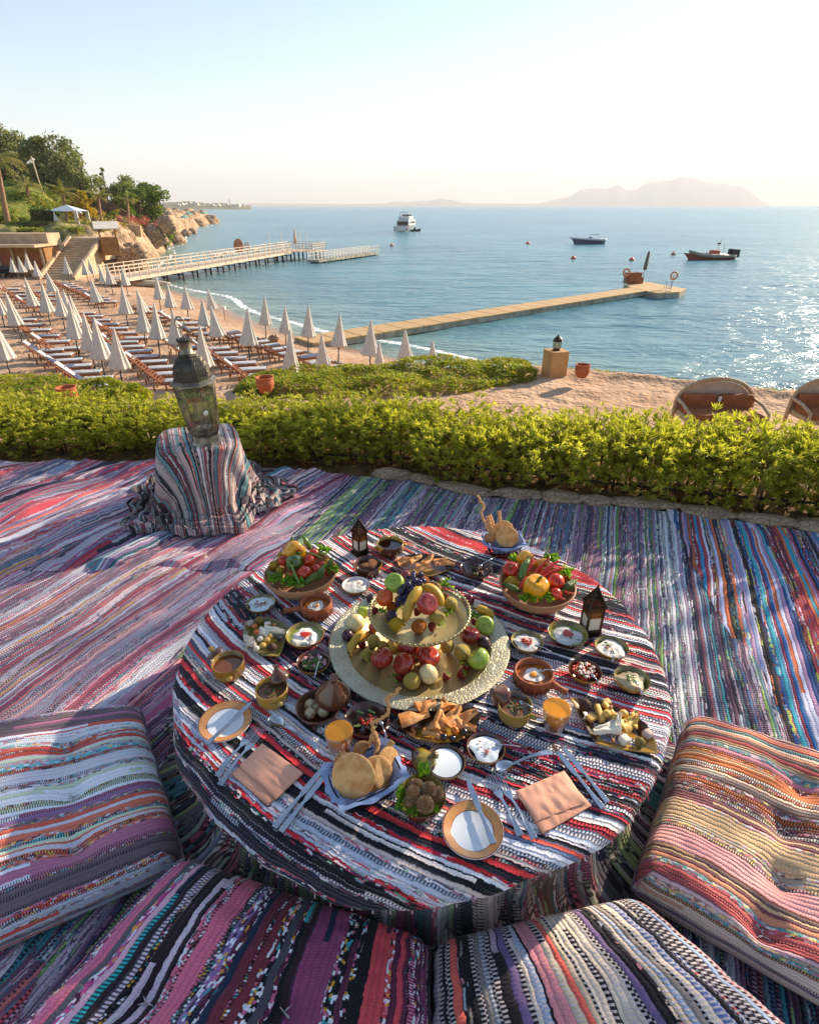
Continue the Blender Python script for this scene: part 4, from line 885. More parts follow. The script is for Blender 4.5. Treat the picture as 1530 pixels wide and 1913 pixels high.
# --- small bowls
def dish(px, py, wpx, h, mo, mi, name='bowl', label='', cat='bowl', foot=.5, rot=None, rimh=None):
    """px,py: centre of the rim; wpx: its width in the photo"""
    p, k = TT(px, py, h); r = wpx / 2 * k
    t = thing(name, label, cat, (p.x, p.y, CL - .001))
    MB().lathe([(.001, 0), (r * foot, 0), (r * (foot + .08), .003), (r * .88, h * .5), (r * .99, h * .93), (r, h), (r * .985, h + .0015)], 48).out('outer_wall', mo, t)
    MB().lathe([(r * .985, h + .0015), (r * .94, h), (r * .86, h * .6), (r * .6, h * .22), (.001, h * .16)], 48).out('glazed_inside', mi, t)
    return t, r, h
def fill(t, r, z, m, name='dip', lump=.0, seed=0, rx=1.0, ry=1.0):
    def f(u, v):
        a = 2 * pi * u; q = v * r; w = mn.noise(Vector((q * cos(a) * 60, q * sin(a) * 60, seed)))
        e = 1 + (.10 * sin(3 * a + seed) + .06 * sin(5 * a)) * (lump > .001)
        return (q * cos(a) * rx * e, q * sin(a) * ry * e, z + lump * (w * .5 + .5 - .7 * v ** 4))
    return MB().grid(40, 14, f, wrap=True).out(name, m, t)
def bits(t, n, r, z, m, name, s=(.003, .006), flat=.5, cx=0, cy=0, kind=None):
    """one mesh per bit if few, else one scatter"""
    mb = MB()
    for _ in range(n):
        a = U(0, 6.3); q = r * sqrt(R()); sz = U(*s); mb.ball((cx + q * cos(a), cy + q * sin(a), z + U(0, .002)), (sz * U(.7, 1.2), sz * U(.7, 1.2), sz * flat), 6, 4)
    return stuff(mb.out(name, m, t))
M_HERB = mat('chopped_herbs', '4c6c1c', '34501a', .7, 60); M_TOMC = mat('diced_tomato', 'c83a20', 'b02818', .3, 60); M_NUT = mat('nuts', 'a8743c', '8a5a2c', .6, 60); M_ZAA = mat('dry_spice', 'b86a2c', 'a04c20', .8, 60)
M_SOUP = mat('bean_soup', '6a4a34', '7c5a44', .25, 40, bump=.002, bs=80, coat=.3); M_HON = mat('honey', '7a4410', '64340c', .05, 10, coat=.8); M_SYR = mat('dark_syrup', '1c0e0a', '2a120c', .05, 10, coat=.8)
M_SHAK = mat('tomato_stew', 'a85418', 'c07828', .3, 25, bump=.003, bs=60, coat=.2); M_EGGW = mat('egg_white', 'e8e4dc', 'dcd4c8', .3, 30); M_YOLK = mat('egg_yolk', 'e09a10', 'd88808', .2, 20, coat=.4); M_HUM = mat('hummus', 'c8b48c', 'b8a078', .5, 30, bump=.003, bs=50); M_MILK = mat('milk', 'e4ecf0', 'dce6ec', .15, 10, coat=.3)
def spoonstick(px0, py0, h0, px1, py1, h1, label, t=None):
    a = P(px0, py0, CL + h0)[0]; b = P(px1, py1, CL + h1)[0]; c = a.copy(); d = b - a
    o = thing('teaspoon', label, 'teaspoon', c); MB().tube([(0, 0, 0), d * .5 + Vector((0, 0, .003)), d], [.0022, .002, .0032], 6).out('handle', M_STEEL, o)
    MB().ball((0, 0, -.002), (.009, .006, .003), 10, 6).out('spoon_bowl', M_STEEL, o, rot=(0, 0, atan2(d.y, d.x)))
t, r, h = dish(985, 1197, 60, .03, M_OCH, M_OLV, label='small ochre bowl of labneh topped with diced tomato, right of the brass tray'); fill(t, r * .8, h * .72, M_LAB, lump=.008, seed=1); bits(t, 34, r * .3, h * .95, M_TOMC, 'diced_tomato')
spoonstick(1003, 1206, .035, 1032, 1219, .025, 'teaspoon in the small labneh bowl beside the brass tray')
t, r, h = dish(1061, 1182, 74, .036, M_BRN, M_OLV, label='brown bowl of labneh with a red centre, left of the tall lantern'); fill(t, r * .88, h * .58, M_OIL, 'oil'); fill(t, r * .72, h * .66, M_LAB, lump=.009, seed=2); fill(t, r * .26, h * .98, M_TOM, 'tomato_paste', lump=.002, seed=3); bits(t, 5, r * .6, h * .7, M_HERB, 'herb', (.004, .006))
spoonstick(1076, 1192, .04, 1065, 1209, .03, 'teaspoon standing in the labneh bowl with the red centre')
t, r, h = dish(1143, 1208, 62, .03, M_OCH, M_OLV, label='small ochre bowl of white yogurt dusted with spice below the tall lantern'); fill(t, r * .82, h * .72, M_LAB, lump=.006, seed=4); bits(t, 30, r * .35, h * .88, M_ZAA, 'spice', (.001, .003), cx=-.006, cy=-.006); bits(t, 3, r * .2, h * .9, M_HERB, 'herb', (.004, .006), cx=-.014, cy=.014)
spoonstick(1147, 1218, .035, 1144, 1237, .03, 'glass teaspoon in the spiced yogurt bowl')
t, r, h = dish(1093, 1252, 62, .032, M_OCH, M_BRN, label='oval ochre bowl of chopped tomato salad, right of the egg pan'); bits(t, 60, r * .7, h * .8, M_TOMC, 'tomato_piece', (.005, .009), .7); bits(t, 26, r * .6, h * 1.05, mat('onion', 'd8c4b8', 'c8a89c', .4), 'onion_piece', (.004, .007), .6); bits(t, 20, r * .7, h * 1.0, M_HERB, 'herb', (.003, .005))
spoonstick(1108, 1262, .035, 1120, 1281, .02, 'teaspoon in the chopped tomato salad')
t, r, h = dish(1181, 1267, 66, .032, M_OCH, M_OLV, label='ochre bowl of hummus at the right edge of the table'); fill(t, r * .78, h * .7, M_HUM, lump=.012, seed=6); bits(t, 16, r * .3, h * .95, M_OIL, 'oil', (.003, .006), .3)
spoonstick(1190, 1275, .04, 1200, 1298, .03, 'pale teaspoon in the hummus bowl')
t, r, h = dish(487, 1126, 54, .028, M_OCH, M_OLV, label='small bowl of yogurt with nuts below the left vegetable bowl'); fill(t, r * .86, h * .8, M_MILK, 'yogurt', lump=.002); bits(t, 26, r * .45, h * .9, M_NUT, 'nut', (.002, .004))
spoonstick(478, 1131, .03, 455, 1129, .025, 'teaspoon in the yogurt bowl with nuts')
t, r, h = dish(570, 1184, 72, .034, M_TER, M_OLV, label='brown bowl of labneh with a pink centre, right of the left cheese plate'); fill(t, r * .88, h * .6, M_OIL, 'oil'); fill(t, r * .70, h * .66, M_LAB, lump=.010, seed=9); fill(t, r * .2, h * .98, M_TOMC, 'tomato_paste', lump=.002, rx=1.4)
spoonstick(580, 1192, .035, 578, 1206, .03, 'teaspoon in the labneh bowl with the pink centre')
t, r, h = dish(585, 1235, 62, .032, M_OCH, M_BRN, label='small bowl of onion and herb salad left of the tagine'); bits(t, 46, r * .7, h * .75, mat('pink_onion', 'c89090', 'a87078', .35), 'onion_piece', (.005, .009), .5); bits(t, 46, r * .65, h * .85, M_HERB, 'herb', (.004, .008), .5)
spoonstick(598, 1228, .04, 588, 1266, .03, 'teaspoon in the onion and herb salad')
t, r, h = dish(665, 1092, 52, .028, M_OCH, M_LAB, label='small ochre bowl of white dip between the left bowl and the stand'); fill(t, r * .85, h * .8, M_LAB, lump=.008, seed=10); bits(t, 24, r * .5, h * .95, M_ZAA, 'spice', (.001, .0025))
spoonstick(682, 1088, .03, 712, 1081, .03, 'teaspoon in the small white dip bowl')
t, r, h = dish(890, 1061, 60, .032, M_BRN, M_BRN, label='brown bowl of dates and olives in front of the back bread basket'); 
for i in range(16): a = U(0, 6.3); q = r * .6 * sqrt(R()); MB().ball((0, 0, 0), (.008, .005, .005), 8, 6).out('olive' if i % 3 == 0 else 'date_piece', M_HERB if i % 3 == 0 else mat('date_flesh', '6a3a2c', '8c5a48', .4, 60), t, (q * cos(a), q * sin(a), h * .62 + U(0, .006)), (0, U(-.4, .4), U(0, 6)))
spoonstick(898, 1056, .045, 925, 1041, .05, 'grey teaspoon resting in the dates and olives')
t, r, h = dish(687, 1052, 54, .045, M_OCHB, M_BRN, label='half dipped ochre and brown bowl of round biscuits below the left lantern', foot=.7)
bm_ = MB().lathe([(.001, -.2), (.8, -.2), (1, 0), (.8, .2), (.3, .28), (.001, .28)], 20).mesh('biscuit', mat('biscuit', 'b87c48', 'a06434', .8, 3, bump=.05, bs=12))
for (dx, dy, dz, s) in [(-.012, -.006, .004, .022), (.018, .010, .006, .022), (.012, -.014, .008, .018)]: o = obj('biscuit', bm_, None, t.location + Vector((dx, dy, h - .012 + dz)), (U(-.3, .3), U(-.3, .3), 0), s); tag(o, 'round biscuit ' + ('at the left of' if dx < 0 else 'at the front right of' if dy < 0 else 'at the back right of') + ' the half dipped bowl', 'biscuit')
t, r, h = dish(908, 1395, 72, .03, M_OCH, M_BRN, label='ochre bowl of yogurt dip with red spice, right of the pancake platter', foot=.6); fill(t, r * .8, h * .78, M_MILK, 'yogurt', lump=.003); bits(t, 22, r * .5, h * .9, M_NUT, 'spice', (.001, .003)); bits(t, 8, r * .12, h * .92, M_TOMC, 'chilli_flake', (.002, .003), cy=-.012)
spoonstick(930, 1391, .03, 980, 1397, .012, 'teaspoon resting on the rim of the spiced yogurt bowl')
t, r, h = dish(832, 1422, 76, .03, M_OCH, M_BRN, label='ochre bowl of milk white yogurt with its lid leaning on the left', foot=.6); fill(t, r * .82, h * .82, M_MILK, 'yogurt')
# ribbed lid leaning on it
lid = thing('fluted_lid', 'fluted green and brown glazed lid leaning on the white yogurt bowl', 'lid', P(795, 1425, CL + .02)[0], rot=(.15, .75, .3))
MB().lathe([(.040, -.012), (.041, -.008), (.034, .010), (.018, .022), (.010, .026), (.008, .032), (.011, .038), (.006, .043), (.001, .044)], 40, lambda a, i: 1 + (.05 * cos(10 * a) if i < 4 else 0)).out('dome', mat('mottled_glaze', '8a7a24', '3a2014', .18, 14, coat=.6, lo=.45, hi=.55), lid)
# --- bowl of sesame falafel
t, r, h = dish(787, 1485, 92, .05, M_BRN, M_OLV, label='brown bowl of sesame falafel and lettuce at the front of the table', foot=.65)
fal = MB().ball((0, 0, 0), (1, 1, .55), 20, 12, lambda d: 1 + .04 * mn.noise(d * 4)).mesh('falafel_body', mat('falafel', 'cc9860', 'a87040', .85, 8, bump=.06, bs=20))
sd = MB(); random.seed(4)
for _ in range(170):
    d = Vector((U(-1, 1), U(-1, 1), U(-1, 1))).normalized(); sd.ball((d.x * 1.0, d.y * 1.0, d.z * .56), (.05, .035, .03), 5, 3)
sd = sd.mesh('sesame_seeds', M_SES)
zc5 = zf(540, 1230, 4.78)
for X, Y, hh, s, ro, lab in [(1130, 1150, .058, .020, (.8, 0, 0), 'falafel at the back left of the brown bowl'), (1110, 1215, .062, .020, (.5, .3, 0), 'falafel at the left of the brown bowl'), (1250, 1180, .066, .020, (.5, -.3, 0), 'falafel at the centre back of the brown bowl'), (1325, 1215, .058, .018, (.3, -.7, 0), 'falafel at the right of the brown bowl'), (1215, 1310, .066, .021, (.9, 0, 0), 'falafel at the front of the brown bowl'), (1090, 1290, .05, .019, (.3, .6, 0), 'falafel at the front left of the brown bowl')]:
    q = P(*zc5(X, Y), CL + hh)[0]; o = thing('falafel', lab, 'falafel', q, rot=ro); o.scale = (s,) * 3; obj('patty', fal, o); stuff(obj('sesame_seeds', sd, o))
def lettuce_leaf(px, py, h, label, w=.03, L=.05, az_=0, up=1.0):
    q = P(px, py, CL + h)[0]; mb = MB(); s_ = random.randrange(99)
    mb.grid(12, 10, lambda u, v: ((u - .5) * w * (1.2 - .8 * abs(v - .5)), (v ** 2) * L * .25 + .006 * mn.noise(Vector((u * 6, v * 6, s_))) * 2, v * L + .004 * sin(u * 22 + v * 5)))
    return tag(mb.out('lettuce_leaf', M_LET, loc=q, rot=(-.3 * up, 0, az_)), label, 'lettuce')
lettuce_leaf(792, 1452, .045, 'upright lettuce leaf at the back of the falafel bowl', .028, .036, .1); lettuce_leaf(752, 1492, .04, 'lettuce leaf at the left of the falafel bowl', .034, .032, 1.2, .5)
sprig(995, 1330, CL, .045, zc5, 'curly lettuce at the front left of the falafel bowl', 40, .012, 'lettuce', 'lettuce'); sprig(1305, 1360, CL, .045, zc5, 'curly lettuce at the front right of the falafel bowl', 30, .009, 'lettuce', 'lettuce'); sprig(1090, 1390, CL, .045, zc5, 'dark curly lettuce at the very front of the falafel bowl', 30, .010, 'lettuce', 'lettuce')
# --- dates bowl
t, r, h = dish(685, 1342, 84, .036, M_BRN, M_BRN, label='brown bowl of dates, nuts and cucumber right of the tagine', foot=.6)
dm_ = MB().ball((0, 0, 0), (1, .62, .6), 12, 8, lambda d: 1 + .08 * mn.noise(d * 3)).mesh('date', mat('date_skin', '4a2418', '6c3a26', .35, 6, coat=.3, bump=.05, bs=10))
for i, (dx, dy) in enumerate([(-.024, .012), (.0, .022), (.022, .012), (-.02, -.014), (.004, -.02), (.024, -.008), (0, 0), (-.03, -.002)]):
    tag(obj('date', dm_, None, t.location + Vector((dx, dy, h * .62 + (.006 if i == 6 else 0))), (U(-.3, .3), U(-.3, .3), U(0, 6)), .013), 'brown date among nuts in the bowl right of the tagine', 'date', 'dates in the brown bowl')
bits(t, 30, r * .3, h * .85, M_TOMC, 'walnut_and_fig', (.003, .006)); 
for i, (dx, dy, a_) in enumerate([(-.02, .028, -.4), (.012, .03, -.5), (-.024, -.02, .2), (.02, -.03, .9)]): MB().box((0, 0, 0), (.022, .006, .003)).out('cucumber_strip', M_CUL, t, (dx, dy, h * .8), (0, .1, a_), bev=.001)
spoonstick(712, 1350, .05, 722, 1378, .05, 'teaspoon standing in the bowl of dates')

# --- covered pots with conical lids
def knobpot(px, py, wpx, h, mo, mi, msurf, label, cont, ang):
    p, k = TT(px, py, h); r = wpx / 2 * k; t = thing('serving_pot', label, 'pot', (p.x, p.y, CL - .001), ang)
    MB().lathe([(.001, 0), (r * .72, 0), (r * .92, h * .2), (r * 1.02, h * .5), (r * .99, h * .8), (r, h), (r * .99, h + .002), (r * .93, h), (r * .92, h * .7), (.001, h * .6)], 48).out('body', mo, t)
    fill(t, r * .925, h * .74, msurf, cont, lump=.0015 if cont == 'bean_stew' else 0)
    for s in (-1, 1): MB().ball((0, 0, 0), (.011, .010, .007), 12, 8).out('knob', mi, t, (s * (r * 1.0 + .006), 0, h * .66))
    return t, r, h
def conelid(px, py, h, r, H, m, label, rot, name='cone_cover'):
    q = P(px, py, CL + h)[0]; t = thing(name, label, 'lid', q, rot=rot)
    MB().lathe([(r, -.002), (r * 1.01, .003), (r * .82, H * .22), (r * .5, H * .5), (r * .24, H * .76), (r * .20, H * .80), (.001, H * .80), ], 40).out('cone', m, t)
    MB().lathe([(r * .2, H * .78), (r * .17, H * .85), (r * .24, H * .95), (r * .26, H), (r * .18, H * 1.01), (.001, H * .97)], 24).out('top_knob', m, t)
    return t
M_LIDB = glaze('brown_lid_glaze', '6a4430', '543222'); M_HN = glaze('ochre_brown_pot', '9c7420', '4a2c14', sc=5)
t, r, h = knobpot(425, 1236, 60, .055, M_HN, M_OCH, M_HON, 'ochre and brown pot of honey at the left edge of the table', 'honey', 1.9)
t2 = thing('pot_lid', 'small brown lid leaning against the back of the honey pot', 'lid', P(402, 1222, CL + .038)[0], rot=(-.35, -.5, .3)); MB().lathe([(.030, -.001), (.031, .002), (.02, .010), (.006, .013), (.001, .013)], 28).out('disc', M_LIDB, t2); MB().lathe([(.006, .012), (.005, .017), (.009, .022), (.007, .028), (.001, .03)], 14).out('top_knob', M_OCH, t2)
t, r, h = knobpot(507, 1285, 60, .055, mat('ochre_dip_pot', 'b89038', '5e4c28', .22, 4, coat=.5, lo=.47, hi=.53, det=1), M_OLV, M_SOUP, 'olive ochre pot of brown bean stew on the left of the table', 'bean_stew', 2.2); bits(t, 34, r * .5, h * .77, M_HERB, 'herb', (.002, .004), .3); bits(t, 10, r * .6, h * .77, M_TOMC, 'tomato_bit', (.002, .003), .3)
conelid(522, 1266, .058, .031, .042, M_LIDB, 'dark conical lid propped on the back of the left bean stew pot', (-.2, -.25, 0))
t, r, h = knobpot(963, 1316, 64, .055, mat('olive_dip_pot', 'a08438', '3c2c1c', .22, 4, coat=.5, lo=.47, hi=.53, det=1), M_OLV, M_SOUP, 'olive pot of bean stew with herbs, right of the pancake platter', 'bean_stew', 2.6); bits(t, 40, r * .5, h * .77, M_HERB, 'herb', (.002, .004), .3); bits(t, 14, r * .5, h * .77, M_TOMC, 'tomato_bit', (.002, .003), .3)
conelid(935, 1300, .05, .033, .045, M_LIDB, 'dark conical lid tilted against the right bean stew pot', (.15, -.75, .2)); spoonstick(975, 1312, .055, 998, 1325, .06, 'teaspoon in the right bean stew pot')
t, r, h = knobpot(729, 1014, 50, .05, M_OCHB, M_OCH, M_SYR, 'ochre and brown pot of dark syrup right of the left lantern', 'syrup', .2)
t2 = thing('pot_lid', 'ochre lid lying tilted behind the dark syrup pot', 'lid', P(719, 1006, CL + .045)[0], rot=(-.6, -.2, .3)); MB().lathe([(.026, -.001), (.027, .002), (.016, .009), (.005, .012), (.001, .012)], 28).out('disc', M_OCH, t2); MB().lathe([(.005, .011), (.004, .015), (.007, .02), (.001, .022)], 14).out('top_knob', M_OCH, t2)
# --- tagine with boiled eggs
t, r, h = dish(594, 1318, 84, .036, M_LIDB, M_LIDB, 'egg_tagine', 'open brown tagine dish holding five baked eggs', 'tagine', foot=.7)
egg = MB().ball((0, 0, 0), (1, 1.0, .95), 20, 12, lambda d: 1 + .10 * d.x).mesh('egg', mat('baked_egg', 'f0e0b8', 'cc9848', .4, 1.6, sss=.2, bump=.02, bs=6, lo=.45, hi=.62))
for dx, dy, lab in [(-.024, .014, 'back left'), (.020, .018, 'back right'), (-.020, -.018, 'front left'), (.016, -.014, 'front right'), (-.002, .004, 'middle')]:
    tag(obj('baked_egg', egg, None, t.location + Vector((dx, dy, h * .7 - (.006 if lab == 'middle' else 0))), (U(-.4, .4), U(-.4, .4), U(0, 6)), .0165), 'golden baked egg at the ' + lab + ' of the tagine dish', 'egg')
conelid(622, 1300, .044, .052, .085, M_LIDB, 'tall brown conical tagine lid resting on the back rim of the egg dish', (.12, .12, 0))
# --- terracotta pans with eggs
def pan(px, py, wpx, h, hx_, hy_, label):
    p, k = TT(px, py, h); r = wpx / 2 * k; e = P(hx_, hy_, CL + h * .6)[0]; a_ = atan2(e.y - p.y, e.x - p.x); L_ = (Vector((e.x, e.y)) - Vector((p.x, p.y))).length
    t = thing('terracotta_pan', label, 'pan', (p.x, p.y, CL - .001), a_)
    MB().lathe([(.001, 0), (r * .85, 0), (r * 1.0, h * .25), (r * 1.05, h * .55), (r, h * .9), (r * 1.01, h), (r * .98, h + .002), (r * .92, h), (r * .93, h * .5), (.001, h * .4)], 48).out('body', M_TER, t)
    MB().tube([(r * .9, 0, h * .55), (r * 1.25, 0, h * .55), (L_ * .8, 0, h * .5), (L_, 0, h * .45)], [.016, .011, .009, .011], 12).out('handle', M_TER, t)
    mb = MB()                                                      # painted band: arches and lines, in low relief
    for i in range(14):
        a = 2 * pi * i / 14
        if abs(((a + pi) % (2 * pi)) - pi) < .3: continue
        for s in (.16, .09): mb.tube([(r * 1.052 * cos(a + s * cos(q)), r * 1.052 * sin(a + s * cos(q)), h * (.22 + (.45 * s / .16) * sin(q))) for q in np.linspace(0, pi, 8)], .0009, 4)
    stuff(mb.out('painted_band', M_TERD, t)); fill(t, r * .92, h * .62, M_SHAK, 'tomato_stew', lump=.003, seed=5)
    fill(t, r * .5, h * .62 + .0035, M_EGGW, 'egg_white', lump=.002, seed=8); MB().ball((0, 0, h * .62 + .006), (r * .2, r * .2, .004), 14, 8).out('yolk', M_YOLK, t); return t
pan(998, 1254, 72, .05, 1060, 1290, 'terracotta pan with painted arches holding an egg in tomato stew, on the right'); pan(590, 1124, 58, .055, 530, 1138, 'terracotta pan with a left handle and an egg in stew, left of the tray')
spoonstick(1012, 1252, .045, 1036, 1253, .055, 'teaspoon in the right terracotta pan'); spoonstick(588, 1130, .05, 575, 1137, .058, 'teaspoon in the left terracotta pan')
# ================================================================ BREAD, PASTRY, CHEESE, GLASSES, CUTLERY, LANTERNS
random.seed(33)
M_CLB = mat('pale_blue_cotton', '8fa4c8', '7c92ba', .85, 20); M_WIRE = mat('dark_wire', '241c18', None, .5, metal=.6); M_PITA = mat('pita', 'e4b070', 'bc7c3c', .7, 1.6, bump=.004, bs=5, lo=.45, hi=.75, det=2); M_SEED = M_SES
def clothbasket(px, py, wpx, ang, label):
    p, k = TT(px, py, .03); w = wpx * k / 2; t = thing('bread_basket', label, 'bread basket', (p.x, p.y, CL), ang); H = .062
    mb = MB(); W_, D_ = w, w * .72
    def rc(s, z, n=48): return [(W_ * s * cos(a) / max(abs(cos(a)), abs(sin(a))) ** .75, D_ * s * sin(a) / max(abs(cos(a)), abs(sin(a))) ** .75, z) for a in np.linspace(0, 2 * pi, n + 1)[:-1]]
    for s, z in ((.68, .004), (.80, .025), (.92, H)): mb.tube(rc(s, z), .0022, 6, closed=True)
    a_, b_ = rc(.68, .004, 22), rc(.92, H, 22)
    for q, r_ in zip(a_, b_): mb.tube([q, r_], .0016, 5)
    stuff(mb.out('wire_frame', M_WIRE, t))
    def f(u, v):
        a = 2 * pi * u; m = max(abs(cos(a)), abs(sin(a))) ** .75; s = (.2 + .68 * min(v / .6, 1)) if v < .6 else .88 + (v - .6) * .5
        pk = .5 + .5 * cos(4 * (a - pi / 4)); z = .008 + (H * .9) * max(0, (v - .25) / .35) if v < .6 else .008 + H * .9 + (v - .6) * (.05 * pk ** 2 + .006 * sin(a * 9) - .03)
        return (W_ * s * cos(a) / m * (1 + .03 * sin(a * 13)), D_ * s * sin(a) / m * (1 + .03 * cos(a * 11)), max(z, .008))
    MB().grid(96, 20, f, wrap=True).out('cloth_liner', M_CLB, t); return t, W_, D_
pita = MB().lathe([(.001, -.08), (.6, -.08), (.9, -.05), (.98, -.02), (1, .01), (.985, .04), (.93, .075), (.8, .10), (.55, .125), (.3, .13), (.001, .13)], 40, lambda a, i: 1 + .015 * sin(3 * a + 1)).mesh('pita_body', M_PITA)
roll_ = MB().ball((0, 0, 0), (1, .8, .7), 20, 12, lambda d: 1 + .05 * mn.noise(d * 3)).mesh('roll_crust', M_BRE)
sd2 = MB()
for _ in range(130):
    d = Vector((U(-1, 1), U(-1, 1), U(.0, 1))).normalized(); sd2.ball((d.x * 1.0, d.y * .8, d.z * .71), (.045, .03, .025), 5, 3)
sd2 = sd2.mesh('sesame_top', M_SEED)
def pitab(px, py, h, s, rot, label, name='pita_bread'): return tag(obj(name, pita, None, P(px, py, CL + h)[0], rot, s), label, 'flatbread')
def rollb(px, py, h, s, rot, label):
    t = thing('sesame_roll', label, 'bread roll', P(px, py, CL + h)[0], rot=rot); t.scale = (s,) * 3; obj('crust', roll_, t); stuff(obj('sesame_seeds', sd2, t)); return t
def stick(pts, r, label, twist=True, name='breadstick'):
    q = [P(*a[:2], CL + a[2])[0] for a in pts]; c = q[0].copy(); q = [a - c for a in q]; fine = []
    for i in range(len(q) - 1):
        p0 = q[max(i - 1, 0)]; p3 = q[min(i + 2, len(q) - 1)]; p1, p2_ = q[i], q[i + 1]
        for s in np.linspace(0, 1, 9)[:-1]: fine.append(.5 * ((2 * p1) + (p2_ - p0) * s + (2 * p0 - 5 * p1 + 4 * p2_ - p3) * s * s + (3 * p1 - p0 - 3 * p2_ + p3) * s ** 3))
    fine.append(q[-1]); n = len(fine)
    if twist: fine = [f + Vector((cos(i * .9) * r * .3, sin(i * .9) * r * .3, 0)) for i, f in enumerate(fine)]
    return tag(MB().tube(fine, [r * (.8 + .2 * sin(i * 1.7)) for i in range(n)], 9).out(name, M_BREP, loc=c), label, 'breadstick')
t, W_, D_ = clothbasket(683, 1462, 138, .5, 'small wire bread basket lined with pale blue cloth at the front of the table')
pitab(660, 1450, .088, .054, (.95, .1, -.25), 'front round flatbread leaning in the front bread basket'); pitab(700, 1446, .066, .046, (1.1, .5, .2), 'thin flatbread sandwiched in the middle of the front bread basket'); pitab(722, 1436, .056, .052, (.95, .95, .5), 'flatbread at the right of the front bread basket')
rollb(640, 1424, .062, .028, (.3, -.9, .3), 'pale sesame roll at the left of the front bread basket'); rollb(676, 1400, .055, .025, (.2, .2, .8), 'brown sesame roll at the back of the front bread basket')
stick([(703, 1420, .04), (702, 1375, .08), (695, 1352, .11), (718, 1340, .13), (727, 1322, .15), (722, 1305, .17), (738, 1296, .185), (746, 1285, .20)], .0058, 'long wavy breadstick rising from the front bread basket')
stick([(700, 1425, .05), (705, 1390, .07), (698, 1372, .09), (690, 1392, .07)], .007, 'bent breadstick loop in the front bread basket'); stick([(712, 1420, .05), (722, 1402, .065), (733, 1385, .08)], .010, 'thick straight breadstick at the right back of the front bread basket', False); stick([(695, 1405, .05), (705, 1385, .06), (690, 1388, .055)], .007, 'short curled breadstick beside the brown sesame roll')
t, W_, D_ = clothbasket(941, 1022, 74, .1, 'wire bread basket lined with pale blue cloth at the back of the table')
pitab(947, 1003, .085, .046, (1.15, .0, -.1), 'flatbread with a dimpled centre at the front of the back basket'); pitab(940, 992, .09, .046, (1.2, -.1, .2), 'flatbread standing behind the dimpled one in the back basket'); rollb(915, 1005, .07, .028, (.2, .3, .6), 'bread roll at the left of the back basket'); rollb(950, 1012, .05, .026, (.1, .1, .2), 'bread roll at the bottom of the back basket')
stick([(918, 1000, .08), (905, 975, .13), (899, 958, .17), (904, 946, .19), (897, 936, .215), (893, 925, .235)], .0065, 'wavy breadstick rising high from the back basket'); stick([(922, 1000, .08), (915, 980, .11), (911, 965, .14)], .010, 'thick breadstick at the left of the back basket', False)
stick([(935, 990, .1), (934, 970, .13), (932, 954, .16)], .009, 'short upright breadstick in the middle of the back basket', False); stick([(926, 998, .08), (920, 975, .11), (915, 962, .13)], .008, 'breadstick leaning behind the thick one in the back basket', False)

# --- pastry platters
def boat(cx, cy, pts, h, mo, label, name='platter'):
    """platter from an outline of photo points on the table, walls rising by h"""
    q = [P(a, b, CL + h)[0] for a, b in pts]; c = sum(q, Vector()) / len(q); q = [a - c for a in q]; n = len(q)
    fine = []
    for i in range(n):
        for s in (0, .25, .5, .75): fine.append(q[i].lerp(q[(i + 1) % n], s))
    n = len(fine); t = thing(name, label, 'platter', (c.x, c.y, CL)); mb = MB(); rings = [(.001, .002), (.62, .002), (.66, .004), (.97, h), (1, h), (1.0, h - .004), (.70, -.001), (.001, 0)]
    vs = []; 
    for s, z in rings: vs += [(p.x * s, p.y * s, z) for p in fine]
    fs = [(i * n + k, i * n + (k + 1) % n, (i + 1) * n + (k + 1) % n, (i + 1) * n + k) for i in range(len(rings) - 1) for k in range(n)]
    mb.add(vs, fs).out('dish', mo, t, smooth=False); return t, c
M_PLT = mat('brown_ochre_platter', '4a3222', 'ac8434', .2, 4, coat=.6, lo=.5, hi=.54, det=1, coords='Object')
M_CREP = mat('folded_pancake', 'cc8038', 'e8b478', .6, 30, bump=.003, bs=60, lo=.4, hi=.7)
def wedge(px, py, h, L, w, a_, tilt, label, name='pancake_fold', m=None, cat='folded pancake'):
    q = P(px, py, CL + h)[0]; s_ = U(0, 9)
    def f(u, v):
        ww = (w * (1 - u * .85) + .006) * (1 + .12 * sin(u * 7 + s_)); y = (v - .5) * ww; return (u * L - L * .45, y, .012 * (1 - .7 * u) * (1 - (2 * v - 1) ** 4) + .010 * mn.noise(Vector((u * 2.5, v * 2.5, s_))) + .003 * sin(v * 9 + s_))
    mb = MB().grid(16, 14, f); mb.grid(16, 14, lambda u, v: (lambda r: (r[0], r[1], -.003))(f(u, 1 - v)))
    for v_ in (0, 1): mb.grid(16, 2, lambda u, w_: (lambda r: (r[0], r[1], r[2] if (w_ > .5) == (v_ == 0) else -.003))(f(u, v_)))
    mb.grid(2, 14, lambda u, v: (lambda r: (r[0], r[1], r[2] if u > .5 else -.003))(f(0, v)))
    return tag(mb.out(name, m or M_CREP, loc=q, rot=(U(-.2, .2), tilt, a_)), label, cat)
boat(0, 0, [(733, 1350), (760, 1325), (800, 1305), (830, 1306), (890, 1327), (900, 1335), (888, 1365), (855, 1384), (815, 1388), (770, 1378)], .022, M_PLT, 'brown and ochre boat platter of folded pancakes in front of the brass tray')
